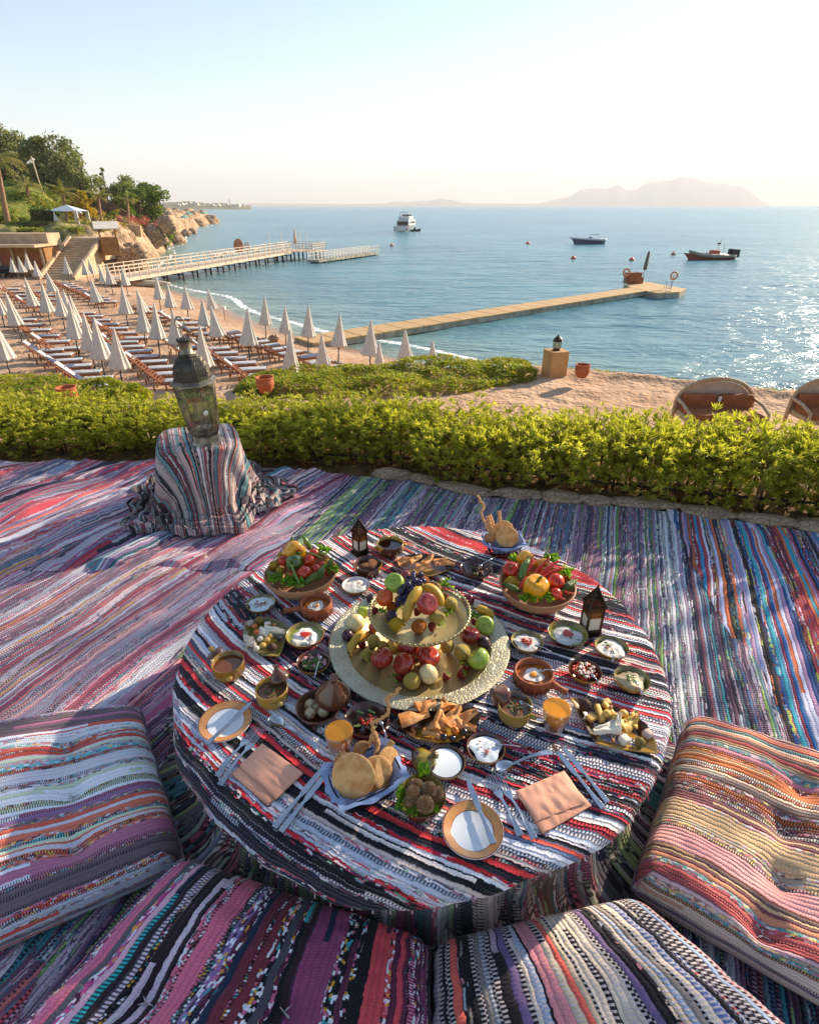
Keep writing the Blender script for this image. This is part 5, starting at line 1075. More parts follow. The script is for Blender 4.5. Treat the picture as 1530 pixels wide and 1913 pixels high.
for i, (px, py, h, L, w, a_, ti, lab) in enumerate([(772, 1342, .034, .085, .05, .25, -.1, 'large folded pancake at the left of the front platter'), (795, 1318, .03, .06, .05, .5, -.1, 'pancake fold at the back left of the front platter'), (833, 1318, .034, .05, .05, 1.9, .3, 'pancake fold at the back centre of the front platter'), (820, 1348, .036, .06, .045, 1.4, -.3, 'pancake fold at the centre of the front platter'),
        (845, 1340, .04, .07, .045, .9, -.2, 'pancake fold right of the centre of the front platter'), (872, 1340, .034, .065, .035, .5, -.2, 'pancake fold at the right end of the front platter'), (812, 1368, .026, .055, .04, -.8, -.1, 'pancake fold at the front of the front platter'), (868, 1355, .03, .06, .035, -.5, .1, 'thin pancake fold at the front right of the front platter')]): wedge(px, py, h, L, w, a_, ti, lab)
def nugget(px, py, h, s, m, label, name, cat, sq=(1, 1, .85)):
    return tag(MB().ball((0, 0, 0), tuple(s * k for k in sq), 12, 8, lambda d: 1 + .12 * mn.noise(d * 3 + Vector((px, py, 0)))).out(name, m, loc=P(px, py, CL + h)[0], rot=(0, 0, U(0, 6))), label, cat)
M_PRU = mat('prune', '180c12', '2c161c', .2, 40, coat=.6); M_APC = mat('dried_apricot', 'd07418', 'b85c10', .3, 40, sss=.2)
nugget(829, 1377, .032, .011, M_PRU, 'glossy prune at the front of the front platter', 'prune', 'prune'); nugget(846, 1380, .028, .010, M_PRU, 'prune in the middle of the three on the front platter', 'prune', 'prune'); nugget(867, 1367, .034, .011, M_PRU, 'prune at the right of the front platter', 'prune', 'prune'); nugget(850, 1366, .034, .013, M_APC, 'dried apricot between the prunes of the front platter', 'dried_apricot', 'dried apricot', (1, .8, 1))
for i in range(9): nugget(U(785, 870), U(1312, 1380), .03, .0045, M_NUT, 'nut scattered among the folded pancakes of the front platter', 'nut', 'nut')['group'] = 'nuts on the pancake platter'
boat(0, 0, [(732, 1052), (760, 1036), (795, 1034), (830, 1040), (858, 1052), (840, 1064), (805, 1076), (765, 1070)], .022, M_PLT, 'ochre and brown boat platter of fried pastry at the back of the table')
for i, (px, py, a_, ti, lab) in enumerate([(755, 1047, .2, -.1, 'at the left end'), (775, 1044, .5, -.2, 'second from the left'), (800, 1047, .9, -.3, 'in the middle'), (822, 1048, .3, -.2, 'right of the middle'), (835, 1052, -.3, -.1, 'at the right end'), (790, 1060, .1, -.1, 'at the front')]): wedge(px, py, .034, .06, .042, a_, ti, 'fried pastry piece ' + lab + ' of the back platter', 'fried_pastry', None, 'fried pastry')
nugget(775, 1036, .045, .009, M_PRU, 'prune on top of the fried pastry on the back platter', 'prune', 'prune')

# --- cheese platters
M_CHY = mat('yellow_cheese', 'dcb45c', 'd0a44c', .5, 6, sss=.2); M_CHW = mat('white_cheese', 'e4dcc8', 'd8ceb8', .55, 8, sss=.2); M_CHB = mat('brown_truffle', '3c241c', '50301f', .7, 20, bump=.002, bs=80); M_CHO = mat('spiced_cheese_ball', '8a7430', '6c5a28', .8, 30, bump=.002, bs=80); M_SLATE = M_PLT
boat(0, 0, [(1065, 1303), (1118, 1305), (1150, 1318), (1180, 1335), (1208, 1352), (1225, 1385), (1230, 1408), (1160, 1400), (1112, 1388), (1098, 1365)], .018, M_PLT, 'pointed ochre and brown platter of cheeses at the right of the table', 'cheese_platter')
def chbox(px, py, h, d, a_, ti, m, label, name='cheese_piece', cat='cheese', bev=.002): return tag(MB().box((0, 0, 0), d).out(name, m, loc=P(px, py, CL + h)[0], rot=(ti, ti * .5, a_), bev=bev), label, cat)
nugget(1093, 1318, .03, .019, M_CHB, 'dark brown cheese ball at the top of the right cheese platter', 'cheese_ball', 'cheese ball', (1, 1, 1)); nugget(1195, 1387, .022, .014, M_CHO, 'olive brown cheese ball at the lower right of the right platter', 'cheese_ball', 'cheese ball', (1, 1, 1))
chbox(1166, 1383, .022, (.026, .024, .022), .4, .1, M_CHW, 'white cube of cheese left of the olive cheese ball', bev=.006); chbox(1210, 1372, .02, (.026, .026, .02), .5, .1, mat('pink_cheese', 'c8aca0', 'b89c90', .6), 'pinkish round cheese near the right tip of the platter', bev=.008)
chbox(1120, 1333, .026, (.014, .052, .016), .1, .2, M_CHY, 'long yellow cheese stick on the right platter'); chbox(1105, 1341, .02, (.026, .022, .012), .5, 0, M_CHY, 'pale yellow cheese block left of the long stick'); chbox(1137, 1325, .024, (.012, .045, .014), .5, .2, M_CHY, 'yellow cheese stick behind the long one'); chbox(1133, 1312, .02, (.022, .018, .012), .3, .1, M_CHY, 'small yellow cheese block at the back edge of the right platter')
for i, (px, py, s, lab) in enumerate([(1134, 1334, .013, 'left'), (1150, 1340, .013, 'middle'), (1165, 1334, .013, 'right')]): nugget(px, py, .03, s, M_CHY, 'knobbly cheese chunk, ' + lab + ' one at the middle of the right platter', 'cheese_chunk', 'cheese')
wedge(1133, 1362, .026, .075, .04, -2.9, -.05, 'long white cheese wedge at the front of the right platter', 'cheese_wedge', M_CHW, 'cheese'); wedge(1175, 1352, .028, .06, .04, .5, -.15, 'yellow cheese triangle at the right of the right platter', 'cheese_wedge', M_CHY, 'cheese'); wedge(1182, 1343, .03, .05, .035, .9, -.2, 'second yellow cheese triangle at the back right of the right platter', 'cheese_wedge', M_CHY, 'cheese'); wedge(1155, 1348, .034, .045, .02, 1.2, -.5, 'white cheese sliver standing up in the middle of the right platter', 'cheese_wedge', M_CHW, 'cheese')
nugget(1136, 1349, .024, .008, M_PRU, 'black prune between the cheeses of the right platter', 'prune', 'prune'); nugget(1145, 1384, .02, .009, M_NUT, 'walnut half at the front of the right platter', 'walnut', 'walnut', (1, .6, .6)); nugget(1141, 1322, .03, .009, M_NUT, 'walnut half at the back of the right platter', 'walnut', 'walnut', (1, .6, .6))
boat(0, 0, [(458, 1160), (500, 1153), (530, 1162), (540, 1172), (527, 1215), (520, 1226), (490, 1224), (462, 1207), (453, 1188)], .018, mat('olive_platter', '5a5428', '8a7c34', .2, 5, coat=.6), 'olive shield shaped platter of cheeses at the left of the table', 'cheese_platter')
nugget(484, 1159, .026, .014, M_CHO, 'olive brown cheese ball at the back of the left platter', 'cheese_ball', 'cheese ball', (1, 1, 1)); nugget(468, 1165, .02, .012, mat('pink_cheese2', 'c8aca0', 'b89c90', .6), 'pinkish cheese ball at the back left of the left platter', 'cheese_ball', 'cheese ball', (1, 1, 1)); nugget(476, 1170, .026, .010, M_APC, 'dried apricot, upper of the two on the left platter', 'dried_apricot', 'dried apricot'); nugget(479, 1181, .028, .010, M_APC, 'dried apricot, lower of the two on the left platter', 'dried_apricot', 'dried apricot')
chbox(500, 1166, .022, (.020, .012, .012), .2, .1, M_CHW, 'white cheese block at the back of the left platter'); wedge(510, 1178, .028, .08, .03, -.3, -.1, 'long white cheese wedge on the left platter', 'cheese_wedge', M_CHW, 'cheese'); wedge(495, 1184, .022, .06, .03, -.6, -.1, 'pale cheese slice under the long wedge of the left platter', 'cheese_wedge', M_CHW, 'cheese')
for i, (px, py, m, lab) in enumerate([(486, 1194, M_CHW, 'centre left'), (499, 1196, M_CHY, 'centre'), (491, 1206, M_CHY, 'front centre'), (479, 1212, M_CHW, 'front left'), (505, 1189, M_CHY, 'centre right')]): nugget(px, py, .022, .011, m, 'cheese chunk at the ' + lab + ' of the left platter', 'cheese_chunk', 'cheese')
for i, (px, py) in enumerate([(464, 1193), (466, 1199), (469, 1205)]): wedge(px, py, .02, .035, .014, 2.6 + i * .2, 0, 'thin pale cheese sliver, ' + ['back', 'middle', 'front'][i] + ' one at the left of the left platter', 'cheese_sliver', M_CHW, 'cheese')
nugget(508, 1209, .026, .016, M_CHB, 'brown cut cheese ball at the front of the left platter', 'cheese_ball', 'cheese ball', (1, 1, .8)); nugget(521, 1193, .024, .009, M_PRU, 'black prune at the right of the left platter', 'prune', 'prune'); nugget(512, 1168, .03, .007, M_NUT, 'walnut at the back of the left platter', 'walnut', 'walnut')

# --- glasses of juice
def pane(name, tint, refl=.08, rough=.03):
    g = G(name); tr = g.n('BsdfTransparent'); tr.inputs[0].default_value = tint; gl = g.n('BsdfGlossy', None, Roughness=rough); gl.inputs['Color'].default_value = (.95, .95, .95, 1)
    fr = g.n('LayerWeight', None, Blend=.5); ms = g.n('MixShader'); g.set(ms, 0, g.math('ADD', g.math('MULTIPLY', g.math('POWER', fr.outputs['Facing'], 3.0), .6), refl - .02)); g.t.links.new(tr.outputs[0], ms.inputs[1]); g.t.links.new(gl.outputs[0], ms.inputs[2]); g.t.links.new(ms.outputs[0], g.o.inputs[0]); return g.m
def glassmat():
    return pane('clear_glass', (.97, .98, .96, 1), .06)
M_GLASS = glassmat(); M_JUI = mat('orange_juice', 'e89808', 'de8c06', .2, 20, sss=.35, coat=.3)
for px, py, lab in ((633, 1365, 'tumbler of orange juice at the front left, beside the bread basket'), (1041, 1322, 'tumbler of orange juice at the right, beside the cheese platter')):
    p, k = TT(px, py, .075); r = 27.5 * k; h = .078; t = thing('juice_glass', lab, 'glass', (p.x, p.y, CL))
    MB().lathe([(.001, 0), (r * .72, 0), (r * .78, .006), (r * .98, h * .8), (r, h + .004), (r * .97, h + .005), (r * .94, h * .8), (r * .76, .010), (.001, .009)], 48).out('tumbler', M_GLASS, t)
    MB().lathe([(.001, .0105), (r * .75, .0105), (r * .935, h * .8), (r * .945, h * .93), (r * .90, h * .93), (.001, h * .925)], 40).out('juice', M_JUI, t)

# --- plates
def plate(px, py, wpx, label):
    p, k = TT(px, py, .012); r = wpx / 2 * k; t = thing('side_plate', label, 'plate', (p.x, p.y, CL))
    MB().lathe([(.001, .0), (r * .6, .0), (r * .66, .003), (r * .98, .012), (r, .0135), (r * .985, .0145)], 72).out('underside', M_WHP, t)
    MB().lathe([(r * .985, .0145), (r * .95, .0142)], 72).out('edge_line', M_ORL, t); MB().lathe([(r * .95, .0142), (r * .70, .0068)], 72).out('orange_rim', M_ORR, t); MB().lathe([(r * .70, .0068), (r * .675, .0058)], 72).out('inner_line', M_ORL, t); MB().lathe([(r * .675, .0058), (r * .64, .0045), (.001, .004)], 72).out('well', M_WHP, t); return p, r
plate(421, 1347, 98, 'orange rimmed side plate at the left with a knife across it'); plate(883, 1549, 115, 'orange rimmed side plate at the front right with a knife across it')
# --- cutlery: laid from tip to handle end
def lay(px0, py0, px1, py1, h0, h1):
    a = P(px0, py0, CL + h0)[0]; b = P(px1, py1, CL + h1)[0]; d = b - a; return a, d.length, (0, -math.asin((b.z - a.z) / d.length), atan2(d.y, d.x))
def flat(poly, z, th, curve=None):
    mb = MB().prism(poly, -th / 2, th / 2)
    mb.v = [(x, y, zz + z(x)) for x, y, zz in mb.v]; return mb
def taperb(L0, L1, w0, w1, n=14, sh=None):
    up = [(L0 + (L1 - L0) * i / n, (w0 + (w1 - w0) * (i / n)) * (1 if not sh else sh(i / n))) for i in range(n + 1)]
    return up
def outline(up): return [(x, -y) for x, y in up] + [(x, y) for x, y in reversed(up)]
def knife(a, label):
    q, L, ro = lay(*a); t = thing('table_knife', label, 'knife', q, rot=ro); b = L * .52
    up = [(0, .0015), (b * .05, .004), (b * .2, .0066), (b * .5, .0078), (b * .85, .0076), (b * .97, .005), (b, .0038)]
    flat(outline(up), lambda x: 0, .0016).out('blade', M_STEEL, t, smooth=False, bev=.0004)
    up = [(b, .0038), (b + L * .04, .0046), (b + L * .2, .005), (L * .92, .0076), (L, .0078)]
    flat(outline(up), lambda x: 0, .0055).out('handle', M_STEEL, t, smooth=False, bev=.0018); return t
def fork(a, label):
    q, L, ro = lay(*a); t = thing('table_fork', label, 'fork', q, rot=ro); c = lambda x: .008 * sin(min(x / (L * .42), 1) * pi) * (-.5) + .006 * (x > L * .4) * sin((x - L * .4) / (L * .6) * pi)
    for i in range(4):
        y = (i - 1.5) * .0058; mb = flat([(0, y - .0008), (L * .27, y - .0015), (L * .27, y + .0015), (0, y + .0008)], c, .0018); mb.out('tine', M_STEEL, t, smooth=False)
    up = [(L * .262, .0108), (L * .30, .0112), (L * .36, .0085), (L * .42, .0036), (L * .5, .003), (L * .62, .0034), (L * .8, .0055), (L * .97, .009), (L, .009)]
    fine = []
    for (x0, y0), (x1, y1) in zip(up[:-1], up[1:]): fine += [(x0 + (x1 - x0) * s, y0 + (y1 - y0) * s) for s in (0, .33, .66)]
    fine.append(up[-1]); flat(outline(fine), c, .0028).out('handle', M_STEEL, t, smooth=False, bev=.0008); return t
def spoon(a, label):
    q, L, ro = lay(*a); t = thing('table_spoon', label, 'spoon', q, rot=ro); b = L * .32
    MB().grid(18, 14, lambda u, v: (b * u, .0185 * (sin(pi * u ** .85) ** .6) * (2 * v - 1), .006 - .010 * sin(pi * u) ** .7 * (1 - (2 * v - 1) ** 2))).out('bowl', M_STEEL, t)
    up = [(b * .97, .004), (L * .40, .0032), (L * .55, .0034), (L * .8, .006), (L * .97, .0092), (L, .0085)]; fine = []
    for (x0, y0), (x1, y1) in zip(up[:-1], up[1:]): fine += [(x0 + (x1 - x0) * s, y0 + (y1 - y0) * s) for s in (0, .33, .66)]
    fine.append(up[-1]); flat(outline(fine), lambda x: .006 + .008 * sin((x - b) / (L - b) * pi), .0028).out('handle', M_STEEL, t, smooth=False, bev=.0008); return t
knife((470, 1312, 386, 1392, .024, .020), 'knife lying across the left side plate'); knife((873, 1457, 922, 1578, .016, .020), 'knife lying across the front right side plate')
fork((478, 1358, 406, 1452, .008, .006), 'upper left fork of the pair beside the left napkin'); fork((489, 1362, 411, 1468, .011, .006), 'right fork of the pair, touching the left napkin')
spoon((503, 1342, 594, 1400, .006, .006), 'tablespoon between the egg tagine and the left napkin'); spoon((926, 1440, 1030, 1408, .006, .012), 'tablespoon above the two right forks')
knife((608, 1430, 512, 1548, .005, .006), 'left knife of the pair beside the front bread basket'); knife((612, 1442, 524, 1556, .005, .006), 'right knife of the pair beside the front bread basket')
fork((914, 1448, 972, 1562, .008, .006), 'left fork of the pair beside the right napkin'); fork((930, 1447, 998, 1568, .010, .006), 'right fork of the pair touching the right napkin')
knife((1030, 1390, 1127, 1512, .006, .008), 'left knife of the pair beyond the right napkin'); knife((1048, 1392, 1135, 1500, .006, .008), 'right knife of the pair beyond the right napkin')
# --- napkins
M_NAP = mat('peach_napkin', 'eaae90', 'e09e7e', .85, 3, bump=.0006, bs=400)
def napkin(layers, label):
    c = sum((P(a, b, CL + .004)[0] for a, b in layers[0]), Vector()) / 4; t = thing('napkin', label, 'napkin', (c.x, c.y, CL)); z = .003
    for k, ly in enumerate(layers):
        q = [P(a, b, CL + z)[0] - c for a, b in ly]; th = .006
        for s in range(2):
            f = lambda u, v: q[0].lerp(q[1], u).lerp(q[3].lerp(q[2], u), v)
            def g(u, v, z0=z + s * th * .5):
                e = max(abs(2 * u - 1), abs(2 * v - 1)) ** 14; w = f(.5 + (u - .5) * (1 - .01 * s), .5 + (v - .5) * (1 - .01 * s)); return (w.x, w.y, z0 + th * .5 * (1 - e) + .0040 * mn.noise(Vector((u * 3 + k, v * 2.5, s))) + .0028 * mn.noise(Vector((u * 8, v * 2.5, s + 4))))
            mb = MB().grid(40, 40, g); mb.grid(40, 40, lambda u, v: (lambda r: (r[0], r[1], z + s * th * .5 - .0005))(g(1 - u, v))); mb.out('fold', M_NAP, t, weld=False)
        z += th
    return t
napkin([[(432, 1447), (488, 1398), (560, 1452), (500, 1506)], [(447, 1432), (490, 1390), (567, 1445), (516, 1494)]], 'folded peach cotton napkin at the left, with sunlit patches')
napkin([[(965, 1482), (1050, 1447), (1106, 1506), (1013, 1560)], [(962, 1480), (1054, 1441), (1096, 1500), (1002, 1536)]], 'folded peach cotton napkin at the right, in the sun')
tag(MB().lathe([(.001, 0), (.008, 0), (.008, .002), (.006, .0028), (.001, .002)], 20).out('button', M_WHP, loc=P(1117, 1668, .02)[0], rot=(.3, .1, 0)), 'small white button on the rug between the table and the peach cushion', 'button')

# --- square pierced lanterns
M_AMB = mat('amber_glass', 'e08a1c', 'c87010', .15, 8); M_FRO = mat('frosted_glass', 'd4d0bc', 'c4c0ac', .5, 8)
def lattice(mb, a, b, c, d, nu, nv, r=.0012):
    a, b, c, d = map(Vector, (a, b, c, d)); f = lambda u, v: a.lerp(b, u).lerp(d.lerp(c, u), v)
    for i in range(nu):
        for j in range(nv):
            m = f((i + .5) / nu, (j + .5) / nv); q = [f((i + .5) / nu, j / nv), f((i + 1) / nu, (j + .5) / nv), f((i + .5) / nu, (j + 1) / nv), f(i / nu, (j + .5) / nv)]
            mb.tube(q, r, 4, closed=True); mb.beam(m - (q[1] - q[3]) * .12, m + (q[1] - q[3]) * .12, r * 1.6)
def lantern(px, py, s, ang, label, H=.17):
    q = P(px, py, CL)[0]; t = thing('table_lantern', label, 'lantern', q, ang); t.scale = (s,) * 3; w = .027; B = .026; Zm = .105; Zr = .122; Ap = .19
    mb = MB().box((0, 0, .005), (2 * w + .016, 2 * w + .016, .01)); mb.box((0, 0, .018), (2 * w + .002, 2 * w + .002, .016)); mb.out('base', M_BRB, t, smooth=False, bev=.001)
    for i in (-1, 1):
        for j in (-1, 1): MB().box((i * (w - .003), j * (w - .003), (B + Zr) / 2), (.007, .007, Zr - B + .01)).out('corner_post', M_BRB, t, smooth=False)
    for k in range(4):
        a = k * pi / 2; M_ = Matrix.Rotation(a, 4, 'Z')
        mb = MB(); mb.M = M_; mb.box((0, -w + .004, (B + .075) / 2), (2 * w - .01, .002, .075 - B)); mb.out('frosted_pane', M_FRO, t, smooth=False)
        mb = MB(); mb.M = M_; mb.box((0, -w + .004, (.076 + Zr) / 2), (2 * w - .01, .002, Zr - .076)); mb.out('amber_pane', M_AMB, t, smooth=False)
        mb = MB(); mb.M = M_; lattice(mb, (-w + .006, -w, .078), (w - .006, -w, .078), (w - .006, -w, Zm), (-w + .006, -w, Zm), 4, 2, .0011); lattice(mb, (-w + .006, -w - .002, Zm), (w - .006, -w - .002, Zm), (w - .006, -w - .002, Zr), (-w + .006, -w - .002, Zr), 6, 2, .0012)
        stuff(mb.out('pierced_band', M_BRB, t))
        mb = MB(); mb.M = M_; e = .002; mb.box((0, -w - e, Zr + .001), (2 * w + .008, .005, .006)); mb.out('cornice', M_BRB, t, smooth=False)
        mb = MB(); mb.M = M_; ap = Vector((0, 0, Ap)); L_, R_ = Vector((-w - e, -w - e, Zr)), Vector((w + e, -w - e, Zr)); f = lambda u, v: L_.lerp(R_, u).lerp(ap, v)
        n_ = 6
        for j in range(n_):
            v0, v1 = j / n_, (j + 1) / n_; m = max(1, n_ - j)
            for i in range(m): lattice(mb, f(i / m, v0), f((i + 1) / m, v0), f((i + 1) / m, v1), f(i / m, v1), 1, 1, .0014)
        stuff(mb.out('pierced_roof', M_BRB, t))
        mb = MB(); mb.M = M_; mb.beam(R_, ap, .005); mb.out('roof_rib', M_BRB, t, smooth=False)
    MB().lathe([(.004, Ap - .006), (.005, Ap), (.003, Ap + .005), (.001, Ap + .012)], 10).out('finial', M_BRB, t)
lantern(673, 1032, .86, .72, 'square bronze pierced lantern with amber panes at the back left of the table'); lantern(1101, 1180, 1.0, .12, 'tall bronze pierced lantern with frosted panes at the right of the table')

# --- the big octagonal lantern on the pouf
M_TIN = mat('aged_tin', 'a89c84', '5c564c', .38, 10, metal=.75, bump=.001, bs=50); M_LGL = pane('seeded_glass', (.82, .84, .72, 1), .16, .15); M_GGL = pane('green_glass', (.28, .52, .20, 1), .12, .1); M_AGL = pane('brown_glass', (.50, .28, .10, 1), .12, .1)
q = P(388, 826, PH + .006)[0]; q.z = PH + .004
bl = thing('big_lantern', 'large octagonal pierced metal lantern standing on the draped pouf, leaning slightly left', 'lantern', q, rot=(.03, -.04, .2)); bl.scale = (.88, .88, 1)
def octa(r, z, n=8, o=0): return [Vector((r * cos(2 * pi * (i + .5) / n + o), r * sin(2 * pi * (i + .5) / n + o), z)) for i in range(n)]
def olathe(prof, name, m=M_TIN, smooth=False): 
    mb = MB(); vs = []; fs = []
    for r, z in prof: vs += octa(r, z)
    for i in range(len(prof) - 1):
        for k in range(8): fs.append((i * 8 + k, i * 8 + (k + 1) % 8, (i + 1) * 8 + (k + 1) % 8, (i + 1) * 8 + k))
    return mb.add(vs, fs).out(name, m, bl, smooth=smooth)
olathe([(.001, 0), (.098, 0), (.102, .006), (.086, .022), (.078, .05), (.082, .055)], 'foot')
lev = [(.082, .055, .096, .085), (.096, .085, .120, .30), (.120, .30, .125, .352)]
for r0, z0, r1, z1 in lev:
    A_, B_ = octa(r0, z0), octa(r1, z1); tall = z1 - z0 > .1; sh_ = z1 > .34
    for k in range(8):
        a, b, c, d = A_[k], A_[(k + 1) % 8], B_[(k + 1) % 8], B_[k]; f = lambda u, v: a.lerp(b, u).lerp(d.lerp(c, u), v); ctr = (a + b + c + d) / 4; inn = Vector((-ctr.x, -ctr.y, 0)).normalized() * .003
        if tall:
            for v0, v1, m in ((0, .14, M_GGL if k % 2 else M_AGL), (.14, .86, M_LGL), (.86, 1, M_AGL if k % 2 else M_GGL)): MB().add([f(0, v0) + inn, f(1, v0) + inn, f(1, v1) + inn, f(0, v1) + inn], [(0, 1, 2, 3)]).out('glass_pane', m, bl, smooth=False)
            mb = MB(); lattice(mb, f(.06, .02), f(.94, .02), f(.94, .14), f(.06, .14), 6, 2, .0009); lattice(mb, f(.06, .86), f(.94, .86), f(.94, .98), f(.06, .98), 6, 2, .0009)
            for j in range(9):                                     # filigree around a pointed arch
                v0 = .14 + j * .08
                for i in range(7):
                    u0 = i / 7 + .07; wdt = .30 * sin(pi * min(1, (j + 1) / 9.5)) ** .7
                    if abs(u0 - .5) > wdt: lattice(mb, f(u0 - .07, v0), f(u0 + .07, v0), f(u0 + .07, v0 + .08), f(u0 - .07, v0 + .08), 1, 1, .0010)
            mb.tube([f(.5 + s_ * .30 * sin(pi * w_) ** .7, .14 + .72 * w_) for s_, ws in ((1, np.linspace(0, 1, 12)), (-1, np.linspace(1, 0, 12)[1:-1])) for w_ in ws], .0014, 4, closed=True)
        else:
            MB().add([a + inn, b + inn, c + inn, d + inn], [(0, 1, 2, 3)]).out('glass_pane', M_GGL if (sh_ and k % 2) else M_LGL, bl, smooth=False)
            mb = MB(); lattice(mb, f(.06, .1), f(.94, .1), f(.94, .9), f(.06, .9), 5, 2 if sh_ else 1, .0010)
        stuff(mb.out('filigree', M_TIN, bl))
    for k in range(8): MB().beam(A_[k], B_[k], .005).out('frame_bar', M_TIN, bl, smooth=False)
for r, z in ((.082, .055), (.096, .085), (.120, .30)):
    olathe([(r - .004, z - .003), (r + .002, z - .003), (r + .002, z + .003), (r - .004, z + .003)], 'frame_ring')
olathe([(.118, .352), (.142, .356), (.140, .364), (.118, .378), (.112, .372)], 'cornice')
mb = MB(); vs = []
dome = [(.112, .378), (.110, .40), (.106, .43), (.094, .46), (.072, .485), (.052, .50), (.046, .512)]
DR = [octa(r, z) for r, z in dome]
olathe([(r - .004, z) for r, z in dome], 'dome', mat('dark_tin', '56544c', '34322e', .4, 30, metal=.6))
mb = MB()
for i in range(len(dome) - 1):
    for k in range(8): lattice(mb, DR[i][k], DR[i][(k + 1) % 8], DR[i + 1][(k + 1) % 8], DR[i + 1][k], 4 if i < 4 else 3, 1, .0012)
stuff(mb.out('dome_filigree', M_TIN, bl)); MB().lathe([(.046, .51), (.038, .516), (.034, .57), (.038, .575), (.001, .577)], 24).out('neck', M_TIN, bl)
mb = MB()
for k in range(16): a = 2 * pi * k / 16; mb.ball((.036 * cos(a), .036 * sin(a), .584), (.008, .008, .007), 6, 4)
mb.lathe([(.001, .57), (.04, .572), (.04, .58), (.02, .592), (.001, .595)], 20); mb.out('crown', mat('dark_tin', '3a3a36'), bl)
MB().tube([(0, 0, .59), (.004, 0, .605), (-.006, 0, .622), (0, 0, .64)], .004, 8).out('hook', M_TIN, bl)
MB().tube([(0 + .026 * cos(a), 0, .668 + .028 * sin(a)) for a in np.linspace(0, 2 * pi, 33)[:-1]], .004, 8, closed=True).out('ring', M_TIN, bl, rot=(0, 0, .3))
MB().ball((.045, -.095, .205), .016, 16, 10).out('glass_boss', mat('white_glass_boss', 'd8d8cc', None, .2, coat=.5), bl)
# ================================================================ LOWER TERRACE, BEACH, JETTIES, BOATS
random.seed(55)
M_PLAS = mat('ochre_plaster', 'c89c64', 'b88a54', .9, 3); M_POT = mat('terracotta_pot', 'b4643c', '9c5430', .8, 3)
def pot(px, py, wpx, label):
    p, t_ = P(px, py, LOW + .2); r = wpx / 2 * t_ / 1050; t = thing('terracotta_pot', label, 'plant pot', p)
    MB().lathe([(.001, 0), (r * .62, 0), (r * .85, r * .45), (r * .98, r * .9), (r * .95, r * 1.3), (r * .86, r * 1.45), (r, r * 1.52), (r * 1.02, r * 1.66), (r * .86, r * 1.66), (r * .82, r * 1.4), (r * .8, r * .8), (.001, r * .7)], 32).out('body', M_POT, t)
    MB().lathe([(.001, r * 1.0), (r * .84, r * 1.0)], 24).out('soil', M_SOIL, t)
pot(131, 752, 36, 'terracotta pot at the left among the ground cover behind the hedge'); pot(497, 732, 34, 'terracotta pot at the left edge of the central ground cover'); pot(1086, 704, 28, 'pale terracotta pot beside the ochre lamp pillar')
p, t_ = P(1034, 700, LOW); t = thing('lamp_pillar', 'square ochre plastered pillar on the lower terrace, carrying a small lantern', 'pillar', (p.x, p.y, LOW - .05), .25)
MB().box((0, 0, .33), (.46, .46, .66)).out('shaft', M_PLAS, t, smooth=False, bev=.01)
t = thing('pillar_lantern', 'small dark domed lantern on top of the ochre pillar', 'lantern', (p.x, p.y, LOW + .612)); s_ = .9
MB().lathe([(.001, 0), (.11, 0), (.10, .02), (.085, .03)], 8).out('base', M_BRB, t, smooth=False); MB().lathe([(.085, .03), (.10, .21)], 8).out('glass', pane('lamp_glass', (.8, .75, .6, 1), .12), t, smooth=False)
for k in range(8): a = 2 * pi * k / 8; MB().beam((.085 * cos(a), .085 * sin(a), .03), (.10 * cos(a), .10 * sin(a), .21), .008).out('bar', M_BRB, t, smooth=False)
MB().lathe([(.12, .205), (.11, .235), (.10, .27), (.06, .31), (.025, .33), (.018, .36), (.001, .38)], 8).out('dome', M_BRB, t, smooth=False)
# wicker love seats
M_WICK = mat('bleached_wicker', 'c8b08c', 'a88c68', .8, 30, bump=.004, bs=120); M_CUSH = mat('rust_cushion', 'a06238', '8c5230', .9, 8, bump=.003, bs=60); M_CREAM = mat('cream_canvas', 'c8b8a4', 'b8a690', .9, 8)
for px, wd, lab in ((1322, 138, 'rounded wicker love seat with two rust cushions beyond the hedge at the right'), (1520, 112, 'rounded wicker seat with a rust cushion cut by the right edge beyond the hedge')):
    q, t_ = P(px, 805, LOW); w = wd / 2 * t_ / 1050; t = thing('wicker_love_seat', lab, 'love seat', (q.x, q.y, LOW), -.05); H_ = .98
    arc_ = [(w * cos(a), .30 * 0 + .05, .42 + (H_ - .42) * sin(a) ** .75) for a in np.linspace(0.001, pi - .001, 30)]
    arc_ = [(w * 1.0, .05, .0)] + arc_ + [(-w, .05, .0)]
    MB().tube(arc_, .035, 8).out('arched_frame', M_WICK, t)
    MB().grid(24, 8, lambda u, v: ((w - .03) * cos(pi * u), .07 + .03 * sin(pi * u), .30 + v * (.12 + (H_ - .47) * sin(pi * u) ** .75))).out('back_panel', M_CREAM, t)
    MB().box((0, -.28, .36), (2 * w - .08, .62, .10)).out('seat', M_WICK, t, bev=.02)
    for sx in (-1, 1):
        MB().box((sx * w * .47, -.04, .53), (w * .82, .16, .40)).out('back_cushion', M_CUSH, t, bev=.05); MB().box((sx * w * .47, -.32, .45), (w * .88, .56, .10)).out('seat_cushion', M_CUSH, t, bev=.03)
        MB().tube([(sx * w, .05, .62), (sx * w * 1.0, -.3, .60), (sx * w * .98, -.58, .52), (sx * w * .95, -.6, 0)], .03, 8).out('arm', M_WICK, t)
    MB().box((0, -.13, .66), (.05, .02, .09)).out('label_tag', M_WH, t, smooth=False)
